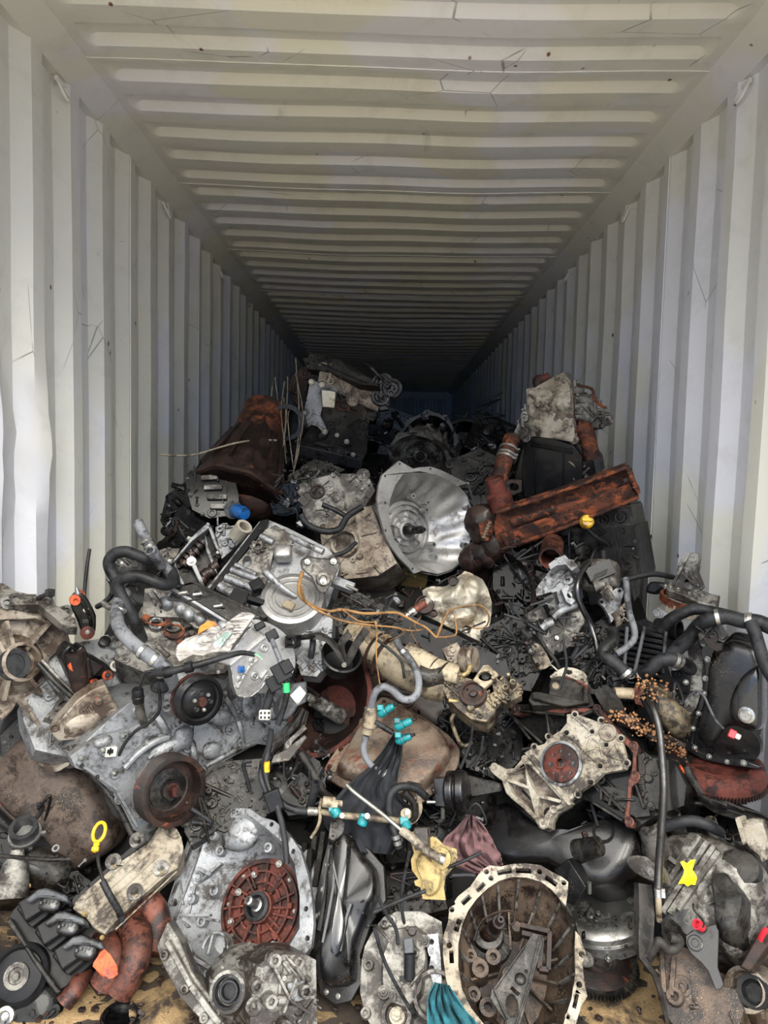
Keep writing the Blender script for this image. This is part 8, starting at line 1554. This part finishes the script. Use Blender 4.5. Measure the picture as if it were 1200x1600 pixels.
gap('engine', 'dark oily engine between the throttle body and the light alloy gearbox', 'engine', 800, 1010, 2.20, [(750,985),(800,960),(850,985),(850,1040),(830,1080),(790,1075),(755,1040)], 'iron', 40, 206)
gap('engine', 'dark oily engine right of the rusty oil pan', 'engine', 760, 1140, 2.10, [(700,1090),(760,1080),(810,1110),(820,1180),(780,1220),(730,1200),(710,1150)], 'iron', 34, 207)
gap('engine', 'black engine underside above the shiny pulley dome', 'engine', 935, 1330, 1.92, [(860,1280),(920,1260),(1000,1270),(1010,1340),(990,1400),(930,1400),(880,1370)], 'iron', 36, 208)
gap('engine', 'dark greasy engine under the light alloy gearbox', 'engine', 930, 1040, 2.14, [(890,1000),(950,960),(980,1010),(990,1060),(960,1090),(900,1080)], 'iron', 36, 209)
gap('gearbox', 'small grimy gearbox lump beneath the silver gearbox skirt', 'gearbox', 560, 980, 2.16, [(520,940),(560,925),(600,945),(590,985),(560,1000),(530,990)], 'iron_grey', 24, 210)
gap('engine', 'black engine lying in the shadow under the rusty beam', 'engine', 830, 900, 2.60, [(770,860),(840,830),(900,830),(910,900),(880,960),(800,960),(770,920)], 'iron', 34, 211, .2, size=.035, tall=.04)
gap('engine', 'rust-flecked engine low at the left edge under the brown oil pan', 'engine', 60, 1345, 1.86, [(-20,1240),(40,1270),(90,1320),(120,1370),(100,1400),(-20,1400)], 'iron', 24, 212)
gap('engine', 'oily block low behind the black ignition module', 'engine', 110, 1420, 1.78, [(40,1380),(120,1360),(170,1400),(160,1440),(100,1440)], 'iron', 16, 213)
gap('gearbox', 'brown oily casting between the red-disc gearbox and the exhaust manifold', 'gearbox', 250, 1470, 1.86, [(200,1400),(260,1390),(270,1440),(255,1500),(210,1500)], 'rust_dark', 16, 214)
gap('engine', 'dark machinery behind the draped black cloth', 'engine', 650, 1290, 1.95, [(580,1240),(650,1220),(720,1240),(740,1290),(700,1340),(600,1350),(570,1300)], 'iron', 34, 215)
gap('bracket', 'dirty bracket cluster beneath the yellow-gold bracket', 'bracket', 640, 1400, 1.74, [(600,1370),(640,1360),(690,1380),(700,1420),(620,1440),(595,1410)], 'alu_dark', 14, 216, .06)
gap('engine', 'dark engine end at the right wall below the red ring gear', 'engine', 1150, 1290, 1.80, [(1060,1260),(1130,1230),(1170,1280),(1160,1330),(1080,1320)], 'iron', 20, 217, .1)
gap('gearbox', 'dark greasy casting between the two upright engines at the back', 'gearbox', 740, 760, 3.1, [(700,720),(750,700),(790,720),(800,780),(770,820),(720,800)], 'iron_grey', 30, 218, .2, size=.035, tall=.03)
# small wiring here and there
wl_ = [((590,1400),(602,1425),(618,1450),(622,1475)), ((585,1450),(600,1500),(625,1550),(650,1590)), ((640,1330),(630,1380),(628,1420),(636,1462)), ((585,1425),(630,1405),(665,1392)), ((700,1355),(725,1345),(752,1332)), ((706,1368),(730,1367),(742,1368)), ((740,1120),(735,1160),(720,1200)), ((755,1150),(750,1180),(735,1200)), ((590,1000),(625,1030),(632,1060)), ((880,1000),(885,1040),(875,1070))]
wn = ['thin black wire with teal end rising left of the front bell', 'thin black wire looping down the left half of the front gearbox', 'black sensor lead down to the grey connector on the front gearbox', 'black cable running under the yellow-gold bracket', 'short black rod poking out beside the purple rag', 'second short black rod under the purple rag', 'dark wire hanging below the throttle body', 'curled wire hanging right of the rusty oil pan', 'thin black wire crossing the beige converter pipe', 'thin cable beside the broken pale lug']
for p, l in zip(wl_, wn): yy = 1.42 if p[0][1] > 1390 else 1.58 if p[0][1] > 1300 else 1.88; hose('wire', l, PP([(a, b, yy) for a, b in p]), .0042, 'rubber', 'wire', None, False, n=8)
# far engines in the dark of the container
far = [('engine', -.55, 4.4, 'dark engine just behind the tallest black engine'), ('gearbox', .25, 4.3, 'dim gearbox behind the flanged gearbox face at the back'), ('engine', .75, 4.6, 'dark engine behind the burnt engine'), ('engine', .1, 5.4, 'dim engine further back in the middle of the heap'), ('gearbox', .62, 5.6, 'toothed dim gearbox right of the middle, far back'), ('engine', .85, 6.6, 'dark engine against the right wall deep inside'), ('engine', -.7, 6.2, 'dark engine against the left wall deep inside'), ('engine', .3, 7.2, 'dim engine with raised hose deep in the middle'), ('gearbox', -.2, 8.2, 'dim gearbox far back left of the middle'), ('engine', .7, 8.6, 'very dark engine far back on the right'), ('engine', .15, 10.2, 'barely lit engine near the end wall')]
for i, (k, x, y, lb) in enumerate(far):
    c = V((x, y, heap(x, y)+.16)); f = Fr(0, 0, 0, q.uniform(0, 30), q.uniform(60, 120), q.uniform(-30, 30), o=c)
    if k == 'engine': engine(lb, f, .42, .40, .34, 300+i, ('iron', 'alu_dark', 'plastic'), detail=.7)
    else: gearbox(lb, f, .19, .12, 300+i, 'alu_dark', body=.2)
# coarse crumbs and little scraps in the sawdust
g = G()
for i in range(420):
    x, y = q.uniform(-1.05, 1.0), q.uniform(1.45, 1.85); s = q.uniform(.003, .010); g.blob((x, y, .018), (s*2.2, s*1.4, s), rr(), .6, 6, 4)
o = part('crumbs', g, M['rust_dark'], None, label='dark oily crumbs scattered in the sawdust'); o['kind'] = 'stuff'; o['category'] = 'debris'
# fine clutter lodged in the gaps: fittings, brackets, cable ends
zones = [(425,520,1170,1265,1.82,34), (690,800,1085,1235,2.00,60), (775,875,945,1065,2.12,50), (540,625,935,1000,2.08,30), (905,1010,1265,1400,1.82,50), (10,130,1325,1420,1.74,40), (300,335,1255,1330,1.84,24), (585,780,640,745,4.2,60), (1040,1100,1085,1200,1.90,24), (600,760,1225,1330,1.84,46), (895,985,985,1085,2.06,46), (800,905,845,935,2.45,30), (262,310,760,835,2.78,24), (430,500,735,800,2.85,26), (740,770,690,760,3.3,20), (900,990,1425,1520,1.66,26), (560,620,1400,1450,1.58,14)]
gs = {m: G() for m in ('alu', 'steel_dark', 'alu_dark', 'rust_dark')}; gc = G()
for x0, x1, y0, y1, Y, n in zones:
    for i in range(n):
        c = P(q.uniform(x0, x1), q.uniform(y0, y1), Y+q.uniform(-.01, .06)); s = q.uniform(.004, .012)*Y/1.9
        piece(gs[q.choices(('alu', 'steel_dark', 'alu_dark', 'rust_dark'), (1.5, 4, 3, 2))[0]], c, s, q.choice((0, 1, 3, 4, 4, 5, 6, 7)), rr())
    for i in range(n//5):
        a = P(q.uniform(x0, x1), q.uniform(y0, y1), Y+.02); k = .026*Y/1.9; gc.tube([a]+[a+V((q.gauss(0, k), q.gauss(0, k*.4), q.gauss(0, k))) for _ in range(3)], q.choice((.0022, .003, .0045, .006)), 6, 4)
for k, g in gs.items():
    o = part('small_fittings', g, M[k], None, label={'alu': 'small pale alloy fittings lodged between the machines', 'steel_dark': 'small dark steel fittings lodged between the machines', 'alu_dark': 'small oily alloy fittings lodged between the machines', 'rust_dark': 'small rusty fittings lodged between the machines'}[k]); o['kind'] = 'stuff'; o['category'] = 'scrap'
o = part('cable_ends', gc, M['rubber'], None, label='tangle of thin black cable ends in the gaps of the heap', smooth=.9); o['kind'] = 'stuff'; o['category'] = 'cable'
